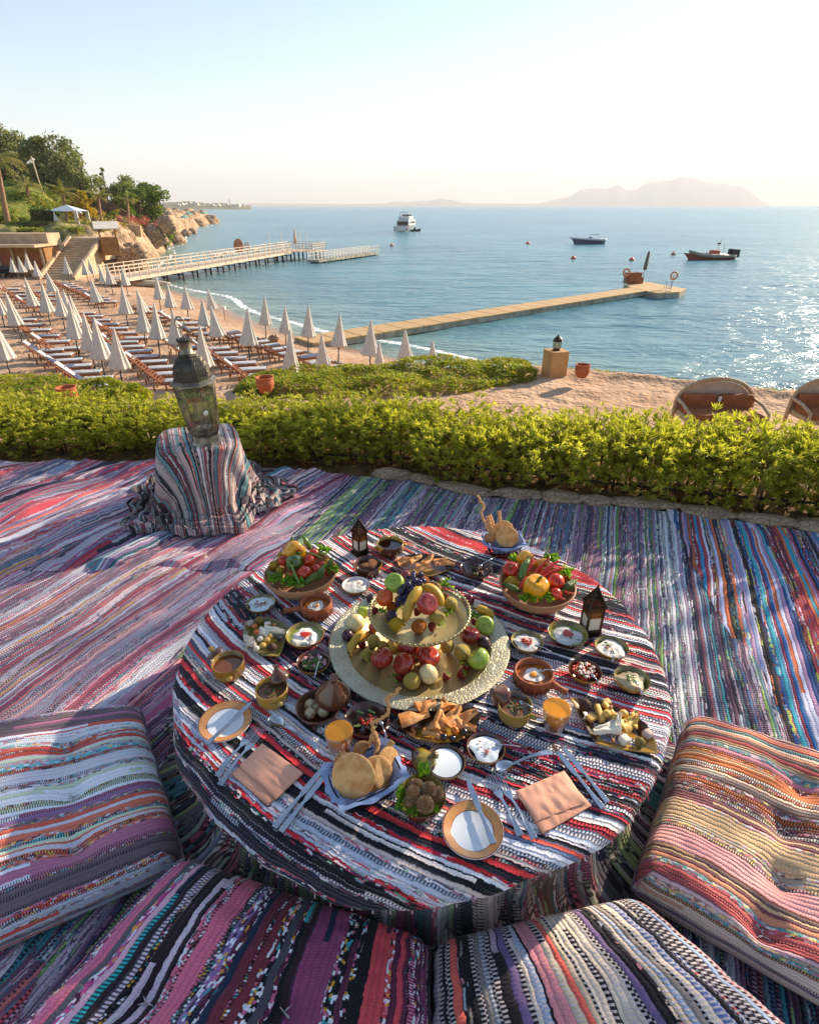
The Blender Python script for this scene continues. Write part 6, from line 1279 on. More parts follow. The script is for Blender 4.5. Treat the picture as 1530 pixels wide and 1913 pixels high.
# ground cover on the terrace
M_GC = leafmat('ground_cover_leaf', '9aa434', '6c7c26', 'c0a848', 1.2, .5, .5, 9)
def cover(name, label, n, inside, seed, hh=.20, ls=.045):
    random.seed(seed); mb = MB(); k = 0
    while k < n:
        x, y, m = inside()
        z = LOW - .03 + hh * m * (.6 + .5 * float(vnoise(np.array([x * 2.1]), np.array([y * 2.1]), seed)[0])) + .02; k += 1
        c = Vector((x, y, z + U(-.06, .02))); ax = Vector((U(-.5, .5), U(-.5, .5), 1)).normalized()
        for i in range(5):
            a = i * 1.256 + U(-.3, .3); d = (ax * .5 + Vector((cos(a), sin(a), U(-.1, .4)))).normalized(); s = ls * U(.7, 1.5)
            side = d.cross(ax).normalized() * s * .35
            mb.add([c, c + d * s * .6 + side, c + d * s * 1.2, c + d * s * .6 - side], [(0, 1, 2, 3)])
    return tag(stuff(mb.out(name, M_GC, smooth=False)), label, 'ground cover')
def in_c():
    while True:
        x = U(-4.0, 3.15); yt = float(np.interp(x, ex, ey)) + .35; y0 = float(np.interp(x, [-4.0, -3.5, -2, 0, 1.5, 3.15], [12.55, 11.95, 11.9, 12.1, 12.5, 13.6])); y = U(y0, yt)
        m = min(1, (y - y0) / .35 + .25) * min(1, (x + 4.0) / .4 + .2, (3.2 - x) / .4 + .25); return x, y, m
cover('ground_cover', 'low bright green creeping ground cover in the middle, behind the hedge', 9500, in_c, 3, .26)
def in_l():
    while True:
        x = U(-11.5, -5.7); yt = float(np.interp(x, ex, ey)) + .35; y0 = float(np.interp(x, [-11.5, -8.5, -7.4, -6.4, -5.7], [11.0, 11.2, 11.9, 11.9, 11.75])); 
        if yt <= y0: continue
        y = U(y0, yt); return x, y, min(1, (y - y0) / .35 + .2) * min(1, (-5.6 - x) / .5 + .15)
cover('ground_cover', 'low bright green creeping ground cover at the left, around the terracotta pot', 5200, in_l, 4, .22)
# thin dry creeper along the terrace lip at the right
def in_r():
    x = U(3.3, 9); y = float(np.interp(x, ex, ey)) + U(-.12, .12); return x, y, U(.1, .5)
cover('dry_creeper', 'sparse dry creeper along the far lip of the sandy terrace at the right', 500, in_r, 5, .12, .03)

# --- beach furniture
BZ = -5.3
def bz(x, y): return float(SEA + np.clip(sdist(np.array([[x]]), np.array([[y]]))[0, 0] * .11, -1.5, .70))
M_PARA = mat('parasol_canvas', 'd0cabc', 'b4b0a8', .85, 3, stretch=(6, 6, .4)); M_POLE = mat('teak_pole', 'b07c40', '94642e', .6, 6); M_BLK = mat('black_steel', '17181a', '232326', .5); M_TEAK = mat('teak', '9a5c34', '7c4424', .65, 3, stretch=(1, 5, 1), bump=.003, bs=20); M_MATT = mat('mattress_canvas', 'bcc0c2', 'a8acb2', .9, 2)
def pleat(a, i): return 1 + .13 * cos(8 * a) * min(1, i / 3) + .04 * cos(16 * a)
CAN = MB().lathe([(.002, 0), (.04, -.02), (.065, -.14), (.10, -.38), (.17, -.75), (.25, -1.10), (.33, -1.42), (.37, -1.55), (.385, -1.62), (.33, -1.60), (.2, -1.3), (.06, -.4)], 48, pleat).mesh('canopy', M_PARA)
POLE = MB().lathe([(.026, .78), (.026, 2.48)], 8).mesh('pole', M_POLE); SLV = MB().lathe([(.034, 0), (.034, .80), (.001, .81)], 8).mesh('steel_sleeve', M_BLK); FIN = MB().lathe([(.03, 2.48), (.05, 2.52), (.03, 2.57), (.001, 2.6)], 8).mesh('finial', M_PARA); BASE = MB().lathe([(.001, 0), (.30, 0), (.30, .03), (.05, .05), (.001, .05)], 16).mesh('base_plate', mat('concrete', '8c8478', '7c7468', .9, 4))
up = [(10, 544, 42, 639), (-6, 540, 9, 611), (47, 518, 71, 598), (78, 529, 95, 609), (85, 505, 107, 565), (64, 487, 74, 531), (33, 478, 49, 524), (47, 471, 58, 520), (110, 538, 122, 617), (117, 541, 134, 612), (131, 550, 146, 630), (133, 561, 148, 666), (155, 581, 178, 690), (174, 592, 197, 708), (121, 478, 130, 528), (153, 483, 166, 528), (164, 482, 178, 526), (184, 492, 200, 545), (198, 493, 212, 550), (226, 496, 240, 552), (169, 518, 188, 588), (228, 532, 240, 612), (254, 538, 275, 606), (262, 561, 273, 650), (289, 565, 299, 665), (292, 514, 301, 581), (312, 529, 322, 596), (345, 532, 353, 599), (322, 578, 336, 672), (388, 537, 403, 598), (377, 560, 386, 632), (391, 570, 415, 656), (372, 607, 388, 722), (462, 574, 467, 678), (495, 551, 497, 633), (535, 571, 534, 646), (541, 615, 546, 738), (583, 568, 576, 658), (601, 625, 608, 742), (637, 584, 632, 677), (693, 597, 691, 696), (708, 640, 711, 752), (757, 615, 757, 722), (808, 637, 808, 750), (-10, 600, 22, 706), (230, 612, 230, 725), (20, 480, 30, 522)]
def pzone(f): return 'nearest row, just beyond the ground cover' if f >= 655 else 'middle of the beach, among the loungers' if f >= 590 else 'far end of the beach near the pier'
zones = {}
for u_ in up: zones.setdefault(0 if u_[3] >= 655 else 1 if u_[3] >= 590 else 2, []).append(u_)
zn = ['in the nearest rows', 'in the middle rows of the beach', 'in the farthest rows near the pier']
proto = None
for zi, lst in sorted(zones.items()):
    lst.sort(key=lambda u: u[0])
    for i, (tx, ty, fx, fy) in enumerate(lst):
        q = P(fx, fy, BZ)[0]
        for _ in range(3): q = P(fx, fy, bz(q.x, q.y))[0]
        top = PY(tx, ty, q.y)[0]; H_ = top.z - q.z; lean = max(-.09, min(.09, (top.x - q.x) / max(H_, .5))); H_ = max(2.2, min(2.75, H_))
        lab = 'closed off-white beach parasol, ' + ORD(i) + ' from the left ' + zn[zi]
        if proto is None:
            proto = thing('beach_parasol', lab, 'parasol', group='closed parasols on the beach'); c = obj('canopy', CAN, proto, (0, 0, 2.52)); obj('pole', POLE, proto); obj('steel_sleeve', SLV, proto); obj('finial', FIN, proto); obj('base_plate', BASE, proto); o = proto; o.location = q; o.rotation_euler = (U(-.02, .02), lean, U(0, 6))
            o.rotation_euler = (U(-.02, .02), lean, 0)
        else: o = clone(proto, q, (U(-.03, .03), lean, 0), lab)
        o.scale = (U(.92, 1.12), U(.92, 1.12), H_ / 2.6)
# loungers
lg = thing('sun_lounger', 'x', 'sun lounger', group='teak sun loungers on the beach')
mb = MB()
for s in (-1, 1): mb.beam((-.05, s * .31, .30), (1.30, s * .31, .30), .05, .08)
mb.beam((-.05, 0, .30), (-.04, 0, .30), .62, .06); mb.beam((1.29, 0, .30), (1.30, 0, .30), .62, .06)
mb.out('frame', M_TEAK, lg, smooth=False)
for x in (-.35, .15, 1.1):
    for s in (-1, 1): MB().box((x, s * .28, .13), (.06, .05, .28)).out('leg', M_TEAK, lg, smooth=False)
mb = MB()
for i in range(9): mb.box((.05 + i * .14, 0, .335), (.07, .60, .02))
stuff(mb.out('seat_slats', M_TEAK, lg, smooth=False))
BA = radians(43); bd = Vector((-cos(BA), 0, sin(BA)))
mb = MB()
for s in (-1, 1): mb.beam(Vector((0, s * .30, .33)), Vector((0, s * .30, .33)) + bd * .80, .05, .04)
for i in range(6): q = Vector((0, 0, .33)) + bd * (.08 + i * .13); mb.beam(q - Vector((0, .30, 0)), q + Vector((0, .30, 0)), .07, .02)
stuff(mb.out('backrest', M_TEAK, lg, smooth=False)); 
MB().beam(Vector((-.45, .26, .28)), Vector((0, .26, .33)) + bd * .5, .03).out('back_strut', M_TEAK, lg, smooth=False)
MB().box((.66, 0, .375), (1.20, .50, .055)).out('seat_mattress', M_MATT, lg, bev=.02)
mb = MB(); mb.M = Matrix.Translation(Vector((0, 0, .37)) + bd * .40 + Vector((sin(BA), 0, cos(BA))) * .03) @ Matrix.Rotation(BA, 4, 'Y'); mb.box((-.06, 0, -.012), (.52, .38, .035)); mb.out('back_mattress', M_MATT, lg, bev=.02)
rows = [((70, 655), (172, 722), 7, 12, 'front left row'), ((28, 598), (100, 652), 6, 12, 'second row at the left, behind the nearest one'), ((8, 540), (72, 580), 7, 12, 'upper left row near the shack'), ((142, 585), (232, 632), 7, 12, 'third row, left of centre of the beach'), ((212, 640), (305, 712), 8, 12, 'row just left of the big lantern'),
        ((102, 528), (186, 564), 10, 12, 'long far row below the steps'), ((318, 596), (362, 624), 4, 12, 'short row near the water, behind the big lantern'), ((382, 652), (462, 702), 6, 12, 'row right of the big lantern'), ((408, 622), (520, 662), 7, -18, 'row whose wooden backs face the camera, near the water'), ((556, 668), (592, 692), 3, -18, 'last three loungers half hidden by the ground cover'), ((250, 575), (290, 592), 3, 12, 'small group between the two water rows'), ((330, 650), (362, 672), 3, 12, 'three loungers directly behind the big lantern'), ((60, 545), (86, 560), 3, 12, 'three loungers by the shack')]
first = True
for (a, b, n, yaw, rl) in rows:
    pa = P(*a, BZ + .35)[0]; pb = P(*b, BZ + .35)[0]
    for i in range(n):
        f = i / max(1, n - 1); q = pa.lerp(pb, f); z = bz(q.x, q.y); lab = 'teak lounger, ' + ORD(i) + ' in the ' + rl
        yw = radians(yaw + U(-3, 3)) if yaw > 0 else radians(35 + U(-4, 4))
        if first: lg.location = (q.x, q.y, z); lg.rotation_euler = (0, 0, yw); lg['label'] = lab; first = False
        else:
            c_ = clone(lg, (q.x, q.y, z), (0, 0, yw), lab)
            if 'front left' not in rl and 'behind the big' not in rl and (i % 4 or 'backs face' in rl):
                for k_ in list(c_.children):
                    if k_.name.startswith('back_mattress'): bpy.data.objects.remove(k_)
# towels
M_TOW = mat('white_towel', 'dcdcdc', 'c8c4cc', .95, 6, bump=.01, bs=20)
for px, py, lab in ((205, 640, 'crumpled white towel hanging on a lounger back in the front left row'), (118, 708, 'white and lilac towel over the lounger back at the front of the beach')):
    q = P(px, py, BZ + .8)[0]; tag(MB().grid(16, 16, lambda u, v: ((u - .5) * .5 + .05 * sin(v * 7), (v - .5) * .5, -.5 * abs(v - .5) + .05 * sin(u * 9 + v * 4))).out('towel', M_TOW, loc=q, rot=(0, .3, .3)), lab, 'towel')
# small beach things
q = P(421, 598, bz(-15, 44))[0]; t = thing('beach_lamp', 'small lamp post with a pale square head on the sand near the water', 'lamp post', q); MB().lathe([(.03, 0), (.03, .75)], 8).out('post', M_POLE, t); MB().box((0, 0, .85), (.28, .2, .24)).out('head', M_WH, t, smooth=False, bev=.01)
for px, py, lab in ((512, 634, 'brown stone lying on the sand left of the jetty root'), (780, 690, 'small pale post on the sand near the water')):
    q = P(px, py, -5.5)[0]; tag(MB().ball((0, 0, .05), (.35, .25, .25), 12, 8, lambda d: 1 + .2 * mn.noise(d * 2)).out('beach_stone', M_ROCK, loc=q), lab, 'stone')

# --- low jetty built of floating sections
M_DECK = mat('jetty_deck', 'c8a878', 'b08e60', .85, 1.2, stretch=(1, 6, 1)); M_FLO = mat('float_side', 'a8a494', '7c786a', .8, 1.5, bump=.01, bs=6); M_ALG = mat('weed_stain', '4c4a30', '36361f', .9, 3)
jt = thing('floating_jetty', 'long low sand coloured floating jetty running from the beach out to the right', 'jetty')
e0, e1 = P(566, 628, -5.55)[0], P(1165, 538, -5.55)[0]; w0 = P(640, 632, -5.55)[0]
dj = (e1 - e0); dj.z = 0; LJ = dj.length; dj.normalize(); nj = Vector((dj.y, -dj.x, 0)); aj = atan2(dj.y, dj.x); WJ = 2.3
q0 = P(566, 634, -5.5)[0]; q0.z = 0; n_ = 22; q9 = P(1205, 537, -5.5)[0]; dj = (q9 - q0); dj.z = 0; dj.normalize(); aj = atan2(dj.y, dj.x); seg = (q9 - q0).to_2d().length / n_
for i in range(n_):
    c = q0 + dj * (i + .5) * seg
    MB().box((c.x, c.y, -5.58), (seg - .09, WJ, .10), aj).out('deck_section', M_DECK, jt, smooth=False, bev=.01); MB().box((c.x, c.y, -5.80), (seg - .02, WJ - .12, .33), aj).out('float', M_FLO, jt, smooth=False); MB().box((c.x, c.y, -6.02), (seg - .02, WJ - .10, .10), aj).out('waterline', M_ALG, jt, smooth=False)
hd = [P(a, b, -5.53)[0] for a, b in ((1165, 532), (1205, 526), (1282, 539), (1270, 545), (1228, 547), (1190, 540))]
mb = MB().prism([(v.x, v.y) for v in hd][::-1], -5.64, -5.52); mb.out('head_deck', M_DECK, jt, smooth=False); MB().prism([(v.x, v.y) for v in hd][::-1], -6.05, -5.645).out('head_float', M_FLO, jt, smooth=False)
jz = -5.52
def onj(px, py): return P(px, py, jz)[0]
q = onj(1180, 529); t = thing('wooden_crate_stand', 'brown wooden service box at the seaward end of the low jetty', 'box', q, .2); MB().box((0, 0, .5), (1.5, .9, 1.0)).out('box', M_TEAK, t, smooth=False, bev=.03); MB().box((0, 0, 1.03), (1.6, 1.0, .06)).out('lid', M_TEAK, t, smooth=False); MB().box((.95, 0, .3), (.3, .6, .6)).out('step', M_TEAK, t, smooth=False)
M_ORB = mat('orange_float', 'd8581c', 'c04810', .5, 5); M_WHR = M_WHP
for px, py, lab in ((1166, 531, 'lifebuoy on a post beside the brown box on the jetty'), (1254, 538, 'lifebuoy on a post at the right end of the jetty')):
    q = onj(px, py); t = thing('lifebuoy_stand', lab, 'lifebuoy', q); MB().lathe([(.04, 0), (.04, 1.2)], 8).out('post', M_FLO, t)
    MB().tube([(.32 * cos(a), -.06, 1.15 + .32 * sin(a)) for a in np.linspace(0, 2 * pi, 25)[:-1]], .085, 8, closed=True).out('ring', mat('faded_orange', 'c88c5c', 'b87848', .6), t)
q = onj(1199, 527); t = thing('closed_parasol', 'closed grey parasol standing on the seaward end of the jetty', 'parasol', q, rot=(0, .06, 0)); MB().lathe([(.03, 0), (.03, 1.6)], 8).out('pole', M_FLO, t); MB().lathe([(.05, 1.2), (.2, 1.25), (.19, 1.5), (.15, 2.6), (.08, 3.0), (.001, 3.05)], 12, lambda a, i: 1 + .12 * cos(6 * a)).out('canopy', mat('grey_canvas', '6c6a60', '5a584e'), t)
q = P(1247, 546, -5.6)[0]; t = thing('swim_ladder', 'pale metal swim ladder at the end of the low jetty', 'ladder', q)
for s in (-.22, .22): MB().tube([(s, 0, -.8), (s, 0, .9), (s, .3, 1.0), (s, .5, .3)], .03, 6).out('rail', M_STEEL, t)
for i in range(4): MB().tube([(-.22, 0, -.5 + i * .3), (.22, 0, -.5 + i * .3)], .025, 6).out('rung', M_STEEL, t)
for px, py, lab in ((1071, 483, 'orange mooring buoy on the left, halfway to the speedboat'), (1180, 486, 'orange mooring buoy above the grey parasol of the jetty'), (1258, 475, 'larger pale orange buoy left of the rib boat'), (986, 455, 'tiny orange buoy far out in the middle'), (732, 459, 'tiny pale buoy far out right of the pier')):
    q = P(px, py, SEA)[0]; s = .42 if 'tiny' not in lab else .45; tag(MB().lathe([(.001, -.5), (.6, -.4), (1, .1), (.8, .75), (.25, 1.1), (.2, 1.35), (.001, 1.4)], 16).out('buoy', M_ORB if 'pale' not in lab else mat('pale_orange', 'd89468', 'c88458'), loc=q), lab, 'buoy').scale = (s, s, s * .9)

# --- railed wooden pier
M_PW = mat('bleached_pier_wood', 'd4c2ac', 'b8a48c', .85, 2); M_PW2 = mat('dark_pile', '2e261e', '40352a', .8, 3)
pr = thing('wooden_pier', 'long wooden pier with pale railings running out from the rocks at the left', 'pier')
DZ = -4.72
A0, A1 = P(225, 521, DZ)[0], P(545, 469, DZ)[0]; dp = (A1 - A0).normalized(); npz = Vector((-dp.y, dp.x, 0)); LP_ = (A1 - A0).length; WP = 3.0; ap_ = atan2(dp.y, dp.x)
nn = 40
for i in range(nn):
    c = A0 + dp * LP_ * (i + .5) / nn + npz * WP / 2; MB().box((c.x, c.y, DZ - .05), (LP_ / nn - .03, WP, .09), ap_).out('deck_panel', M_PW, pr, smooth=False)
for s in (0, WP):
    a = A0 + npz * s; b = A1 + npz * s; MB().beam(a + Vector((0, 0, -.2)), b + Vector((0, 0, -.2)), .12, .24).out('side_beam', M_PW, pr, smooth=False)
    for h in (.45, .8, 1.12): MB().beam(a + Vector((0, 0, h)), b + Vector((0, 0, h)), .07, .07).out('rail', M_PW, pr, smooth=False)
    m = 27
    for i in range(m): c = a.lerp(b, i / (m - 1)); MB().box((c.x, c.y, DZ + .52), (.09, .09, 1.22), ap_).out('rail_post', M_PW, pr, smooth=False)
for i in range(13):
    c = A0 + dp * LP_ * (.12 + .88 * i / 12)
    for s in (.2, WP - .2): q = c + npz * s; MB().lathe([(.12, -2.8), (.12, -.2)], 8, c=(q.x, q.y, DZ)).out('pile', M_PW2, pr)
    q0_, q1_ = c + npz * .2, c + npz * (WP - .2); MB().beam(q0_ + Vector((0, 0, -.6)), q1_ + Vector((0, 0, -.6)), .1).out('cross_brace', M_PW2, pr, smooth=False)
for s in (.2, WP - .2): MB().beam(A0 + dp * LP_ * .15 + npz * s + Vector((0, 0, -.75)), A1 + npz * s + Vector((0, 0, -.75)), .06).out('tie_rod', M_PW2, pr, smooth=False)
# head platform
B0 = A1 - npz * .2; plw, pll = 6.5, 5.5; pc = A1 + dp * pll / 2 + Vector((dp.y, -dp.x, 0)) * (plw / 2 - WP)
MB().box((pc.x, pc.y, DZ - .06), (pll, plw, .12), ap_).out('head_platform', M_PW, pr, smooth=False)
ux, uy = dp, Vector((dp.y, -dp.x, 0))
for i in range(4):
    for j in range(3): q = pc + ux * (-pll / 2 + .3 + i * (pll - .6) / 3) + uy * (-plw / 2 + .3 + j * (plw - .6) / 2); MB().lathe([(.12, -2.8), (.12, -.1)], 8, c=(q.x, q.y, DZ)).out('pile', M_PW2, pr)
for (a, b) in (((-1, -1), (1, -1)), ((1, -1), (1, 1)), ((-1, 1), (1, 1)), ((-1, .2), (-1, 1))):
    p0 = pc + ux * a[0] * pll / 2 + uy * a[1] * plw / 2; p1 = pc + ux * b[0] * pll / 2 + uy * b[1] * plw / 2
    for h in (.45, .8, 1.12): MB().beam(p0 + Vector((0, 0, h)), p1 + Vector((0, 0, h)), .07).out('rail', M_PW, pr, smooth=False)
    for i in range(6): c = p0.lerp(p1, i / 5); MB().box((c.x, c.y, DZ + .52), (.09, .09, 1.2), ap_).out('rail_post', M_PW, pr, smooth=False)
for px, h in ((505, 2.6), (527, 2.8), (562, 2.8), (575, 2.6)):
    q = P(px, 466, DZ)[0]; MB().lathe([(.05, 0), (.05, h)], 6, c=(q.x, q.y, DZ)).out('lamp_pole', M_WH, pr)
# lower floating walk at the end
f0, f1 = P(585, 486, -5.6)[0], P(699, 471, -5.6)[0]; df = (f1 - f0).normalized(); nf = Vector((-df.y, df.x, 0)); LF = (f1 - f0).length; af = atan2(df.y, df.x)
fl = thing('floating_walkway', 'low floating walkway with white rail posts at the far end of the pier', 'walkway')
for i in range(12): c = f0 + df * LF * (i + .5) / 12; MB().box((c.x, c.y, -5.7), (LF / 12 - .12, 2.0, .30), af).out('float_section', M_FLO, fl, smooth=False); MB().box((c.x, c.y, -5.98), (LF / 12 - .8, 1.6, .24), af).out('float_tank', M_PW2, fl, smooth=False)
for s in (-1, 1):
    for i in range(22): c = f0 + df * LF * i / 21 + nf * s * .95; MB().box((c.x, c.y, -5.0), (.10, .10, 1.15), af).out('rail_post', M_WH, fl, smooth=False)
    for h in (-5.0, -4.55): MB().beam(f0 + nf * s * .95 + Vector((0, 0, h + 5.6)), f1 + nf * s * .95 + Vector((0, 0, h + 5.6)), .05).out('rail', M_WH, fl, smooth=False)
M_SURF = mat('salmon_board', 'c8805c', 'b87050', .5); 
for px, w, h, lab in ((464, .62, 2.0, 'large salmon coloured paddle board stood upright on the pier'), (480, .42, 1.6, 'smaller salmon and white board stood on the pier')):
    q = P(px, 473, DZ)[0] + npz * 1.5; q.z = DZ; o = MB().ball((0, 0, h / 2), (w * 1.2, .06, h / 2), 20, 14).out('paddle_board', M_SURF if w > .5 else M_WH, loc=q, rot=(-.1, 0, .1)); tag(o, lab, 'paddle board')
q = P(553, 466, DZ)[0]; t = thing('closed_parasol', 'closed pale parasol at the head of the wooden pier', 'parasol', q); MB().lathe([(.03, 0), (.03, 1.2)], 6).out('pole', M_PW, t); MB().lathe([(.03, .9), (.30, 1.0), (.22, 1.8), (.08, 2.9), (.001, 3.0)], 12).out('canopy', mat('beige_canvas', 'c8a890', 'b89880'), t)
for i, (px, py, w) in enumerate([(432, 482, 2.2), (452, 478, 2.0), (500, 471, 1.6)]):
    q = P(px, py, DZ)[0] + npz * 2.0; q.z = DZ; t = thing('pier_bench', 'white low bench against the far railing of the pier, ' + ORD(i) + ' from the shore', 'bench', q, ap_); MB().box((0, 0, .45), (w, .5, .08)).out('seat', M_WH, t, smooth=False)
    for s in (-1, 1): MB().box((s * (w / 2 - .2), 0, .2), (.1, .45, .4)).out('leg', M_WH, t, smooth=False)
# boats
M_HULW = mat('white_gelcoat', 'd8d6d0', 'c8c6c0', .25, 2, coat=.4); M_NAVY = mat('dark_hull', '2a2c34', '1e2028', .3, 3, coat=.4); M_TINT = mat('tinted_glass', '1c2024', None, .08, coat=.6); M_REDH = mat('red_hull', 'a05840', '8c4834', .5, 3); M_GRYT = mat('grey_tube', '9a9688', '86826f', .6, 3); M_ORC = mat('orange_cover', 'b86038', 'a05030', .7)
def hull(L, W_, H_, m, name='hull', parent=None, sheer=.3, flare=.7, n=18, z0=-.35, stern=.9):
    mb = MB()
    def f(u, v):
        s = 1 - abs(2 * v - 1); side = 1 if v > .5 else -1; x = (u - .5) * L
        wid = W_ / 2 * (stern + (1 - stern) * min(u * 3, 1)) * (1 - max(0, (u - .5) / .5) ** 2.4); top = H_ + sheer * u ** 2
        zz = z0 + (top - z0) * (1 - s) ** .8; return (x + (.75 * L * max(0, u - .8) * (1 - s) ** 1.5), side * wid * (1 - s * (1 - 0)) ** (.45), zz)
    mb.grid(n, 17, f); mb.add([f(0, v) for v in np.linspace(0, 1, 17)], [tuple(range(17))]); o = mb.out(name, m, parent); 
    dk = MB(); dk.grid(n, 5, lambda u, v: (f(u, 0)[0], f(u, 0)[1] * (1 - 2 * v) * .97, f(u, 0)[2] - .03)); dk.out('deck', M_HULW, parent); return f
q = P(1100, 455, SEA)[0]; t = thing('speedboat', 'small dark hulled speedboat with a wind screen and arch, pointing left', 'boat', (q.x, q.y, SEA), pi + .15)
hf = hull(7.0, 2.3, .95, mat('slate_hull', '6c7078', '585c64', .3, 3, coat=.4), parent=t, sheer=.35); MB().tube([Vector(hf(u, 0)) + Vector((0, 0, -.06)) for u in np.linspace(0, 1, 14)], .2, 8).out('white_topside', M_HULW, t); MB().tube([Vector(hf(u, 1)) + Vector((0, 0, -.06)) for u in np.linspace(0, 1, 14)], .2, 8).out('white_topside', M_HULW, t)
MB().grid(10, 3, lambda u, v: (.9 - .9 * v - .3 * (2 * u - 1) ** 2, (2 * u - 1) * .85, .9 + .5 * v)).out('windscreen', M_TINT, t); MB().box((.9, 0, .95), (1.6, 1.4, .25)).out('foredeck', M_HULW, t, bev=.1)
for s in (-1, 1): MB().tube([(-1.7, s * .95, .8), (-1.3, s * .9, 1.8), (-1.2, 0, 1.95)], .05, 6).out('arch', M_HULW, t)
MB().box((-.9, 0, 1.95), (2.0, 1.7, .07)).out('canopy', M_NAVY, t, bev=.02); MB().box((-3.4, 0, .35), (.7, 1.8, .1)).out('swim_platform', M_HULW, t, smooth=False); MB().box((-2.1, 0, .9), (.9, 1.5, .35)).out('seat', M_HULW, t, bev=.05)
q = P(1326, 484, SEA)[0]; t = thing('rib_boat', 'grey tubed rib boat with red hull, orange covers and two dark outboards, at the right', 'boat', (q.x, q.y, SEA), pi + .28)
hull(8.2, 2.3, .45, M_REDH, parent=t, sheer=.6); 
for s in (-1, 1): MB().tube([(-3.9, s * 1.1, .5), (-1, s * 1.15, .52), (1.5, s * 1.0, .65), (3.2, s * .6, .95), (4.2, 0, 1.25)], [.22, .28, .28, .25, .2], 10).out('tube', M_GRYT, t)
MB().box((-.6, 0, .9), (1.5, .9, .9)).out('console_cover', M_ORC, t, bev=.15)
for x in (1.0, 1.5, 2.0): MB().ball((x, .1, .75), (.22, .3, .3), 8, 6).out('covered_seat', M_ORC, t)
for s in (-1, 1): MB().tube([(-1.7, s * .7, .6), (-1.75, s * .6, 2.1), (-1.2, s * .5, 2.15)], .05, 6).out('frame_tube', M_HULW, t)
MB().box((-1.4, 0, 2.15), (.9, 1.3, .06)).out('radar_shelf', M_HULW, t, smooth=False); MB().tube([(-1.2, .2, 2.15), (-1.2, .2, 2.9)], .03, 5).out('aerial', M_BLK, t); MB().box((-1.3, -.2, 2.3), (.4, .4, .2)).out('radar', M_BLK, t, bev=.03)
for s in (-.45, .45): MB().box((-4.4, s * 1.1, .85), (1.0, .7, 1.2)).out('outboard_cowl', M_BLK, t, bev=.12); MB().box((-4.3, s, .1), (.3, .2, .9)).out('outboard_leg', M_BLK, t, smooth=False)
q = P(760, 431, SEA)[0]; t = thing('motor_yacht', 'white motor yacht seen from astern, far out on the water', 'yacht', (q.x, q.y, SEA), pi / 2 - .25); t.scale = (1.35,) * 3
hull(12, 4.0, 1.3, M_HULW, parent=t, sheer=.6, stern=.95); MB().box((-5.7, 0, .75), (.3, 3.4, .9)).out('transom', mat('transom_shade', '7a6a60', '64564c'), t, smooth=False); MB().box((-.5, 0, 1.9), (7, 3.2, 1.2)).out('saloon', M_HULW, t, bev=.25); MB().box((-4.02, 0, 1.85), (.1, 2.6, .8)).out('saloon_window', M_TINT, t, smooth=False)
for s in (-1, 1): MB().box((-.5, s * 1.58, 2.0), (5, .1, .45)).out('side_window', M_TINT, t, smooth=False)
MB().box((-.8, 0, 2.9), (4.5, 2.8, .8)).out('flybridge', M_HULW, t, bev=.2); MB().box((.2, 0, 3.45), (1.2, 2.2, .5)).out('screen', M_TINT, t, bev=.1); MB().tube([(-1.2, 0, 3.2), (-1.4, 0, 5.4)], .06, 5).out('mast', M_HULW, t); MB().tube([(-1.9, 1.2, 3.2), (-2.1, 1.1, 4.2), (-2.1, -1.1, 4.2), (-1.9, -1.2, 3.2)], .1, 6).out('radar_arch', M_HULW, t); MB().box((-6.1, 0, .25), (.9, 3.6, .1)).out('swim_platform', M_HULW, t, smooth=False)
q = P(776, 431.5, SEA)[0]; t = thing('tender', 'small dark tender tied beside the stern of the motor yacht', 'boat', (q.x, q.y, SEA), .2); hull(3.2, 1.5, .5, M_BLK, parent=t); MB().box((-.3, 0, .8), (.6, .6, .7)).out('console', M_BLK, t, bev=.05)
# white dinghy under the pier and surf kayak
q = P(262, 536, -5.9)[0]; t = thing('upturned_boat', 'pale upturned boat lying on the sand below the pier', 'boat', (q.x, q.y, bz(q.x, q.y) + .1), .1); MB().ball((0, 0, .15), (3.2, .6, .35), 20, 10).out('hull', mat('beige_gelcoat', 'c8bca4', 'b8a88c', .5), t)
# ================================================================ HILL, TREES, LEFT SHORE
random.seed(77)
def leaves(mb, c, r, n, s, flat=.8):
    for _ in range(n):
        d = Vector((U(-1, 1), U(-1, 1), U(-1, 1)))
        if d.length > 1: d.normalize()
        d = d * (.55 + .45 * R()); p = Vector(c) + Vector((d.x * r, d.y * r, d.z * r * flat)); a = Vector((U(-1, 1), U(-1, 1), U(-.6, 1))).normalized(); b = a.cross(Vector((U(-1, 1), U(-1, 1), U(-1, 1)))).normalized(); q = s * U(.6, 1.4)
        mb.add([p, p + a * q * .5 + b * q * .3, p + a * q, p + a * q * .5 - b * q * .3], [(0, 1, 2, 3)])
M_BARK = mat('bark', '5c4634', '44322a', .9, 4, bump=.02, bs=10)
TL1 = leafmat('olive_foliage', '848c58', '606a40', 'a89c68', .25, .25, .6, 1.2); TL2 = leafmat('dense_foliage', '74863c', '4c6428', '949a40', .3, .3, .6, 1.2); TL3 = leafmat('golden_foliage', 'b8962c', '8c8a2c', 'd0a838', .6, .3, .6, 2); TL4 = leafmat('scrub_foliage', '8a9438', '5c7028', 'a89a44', .15, .3, .7, .8)
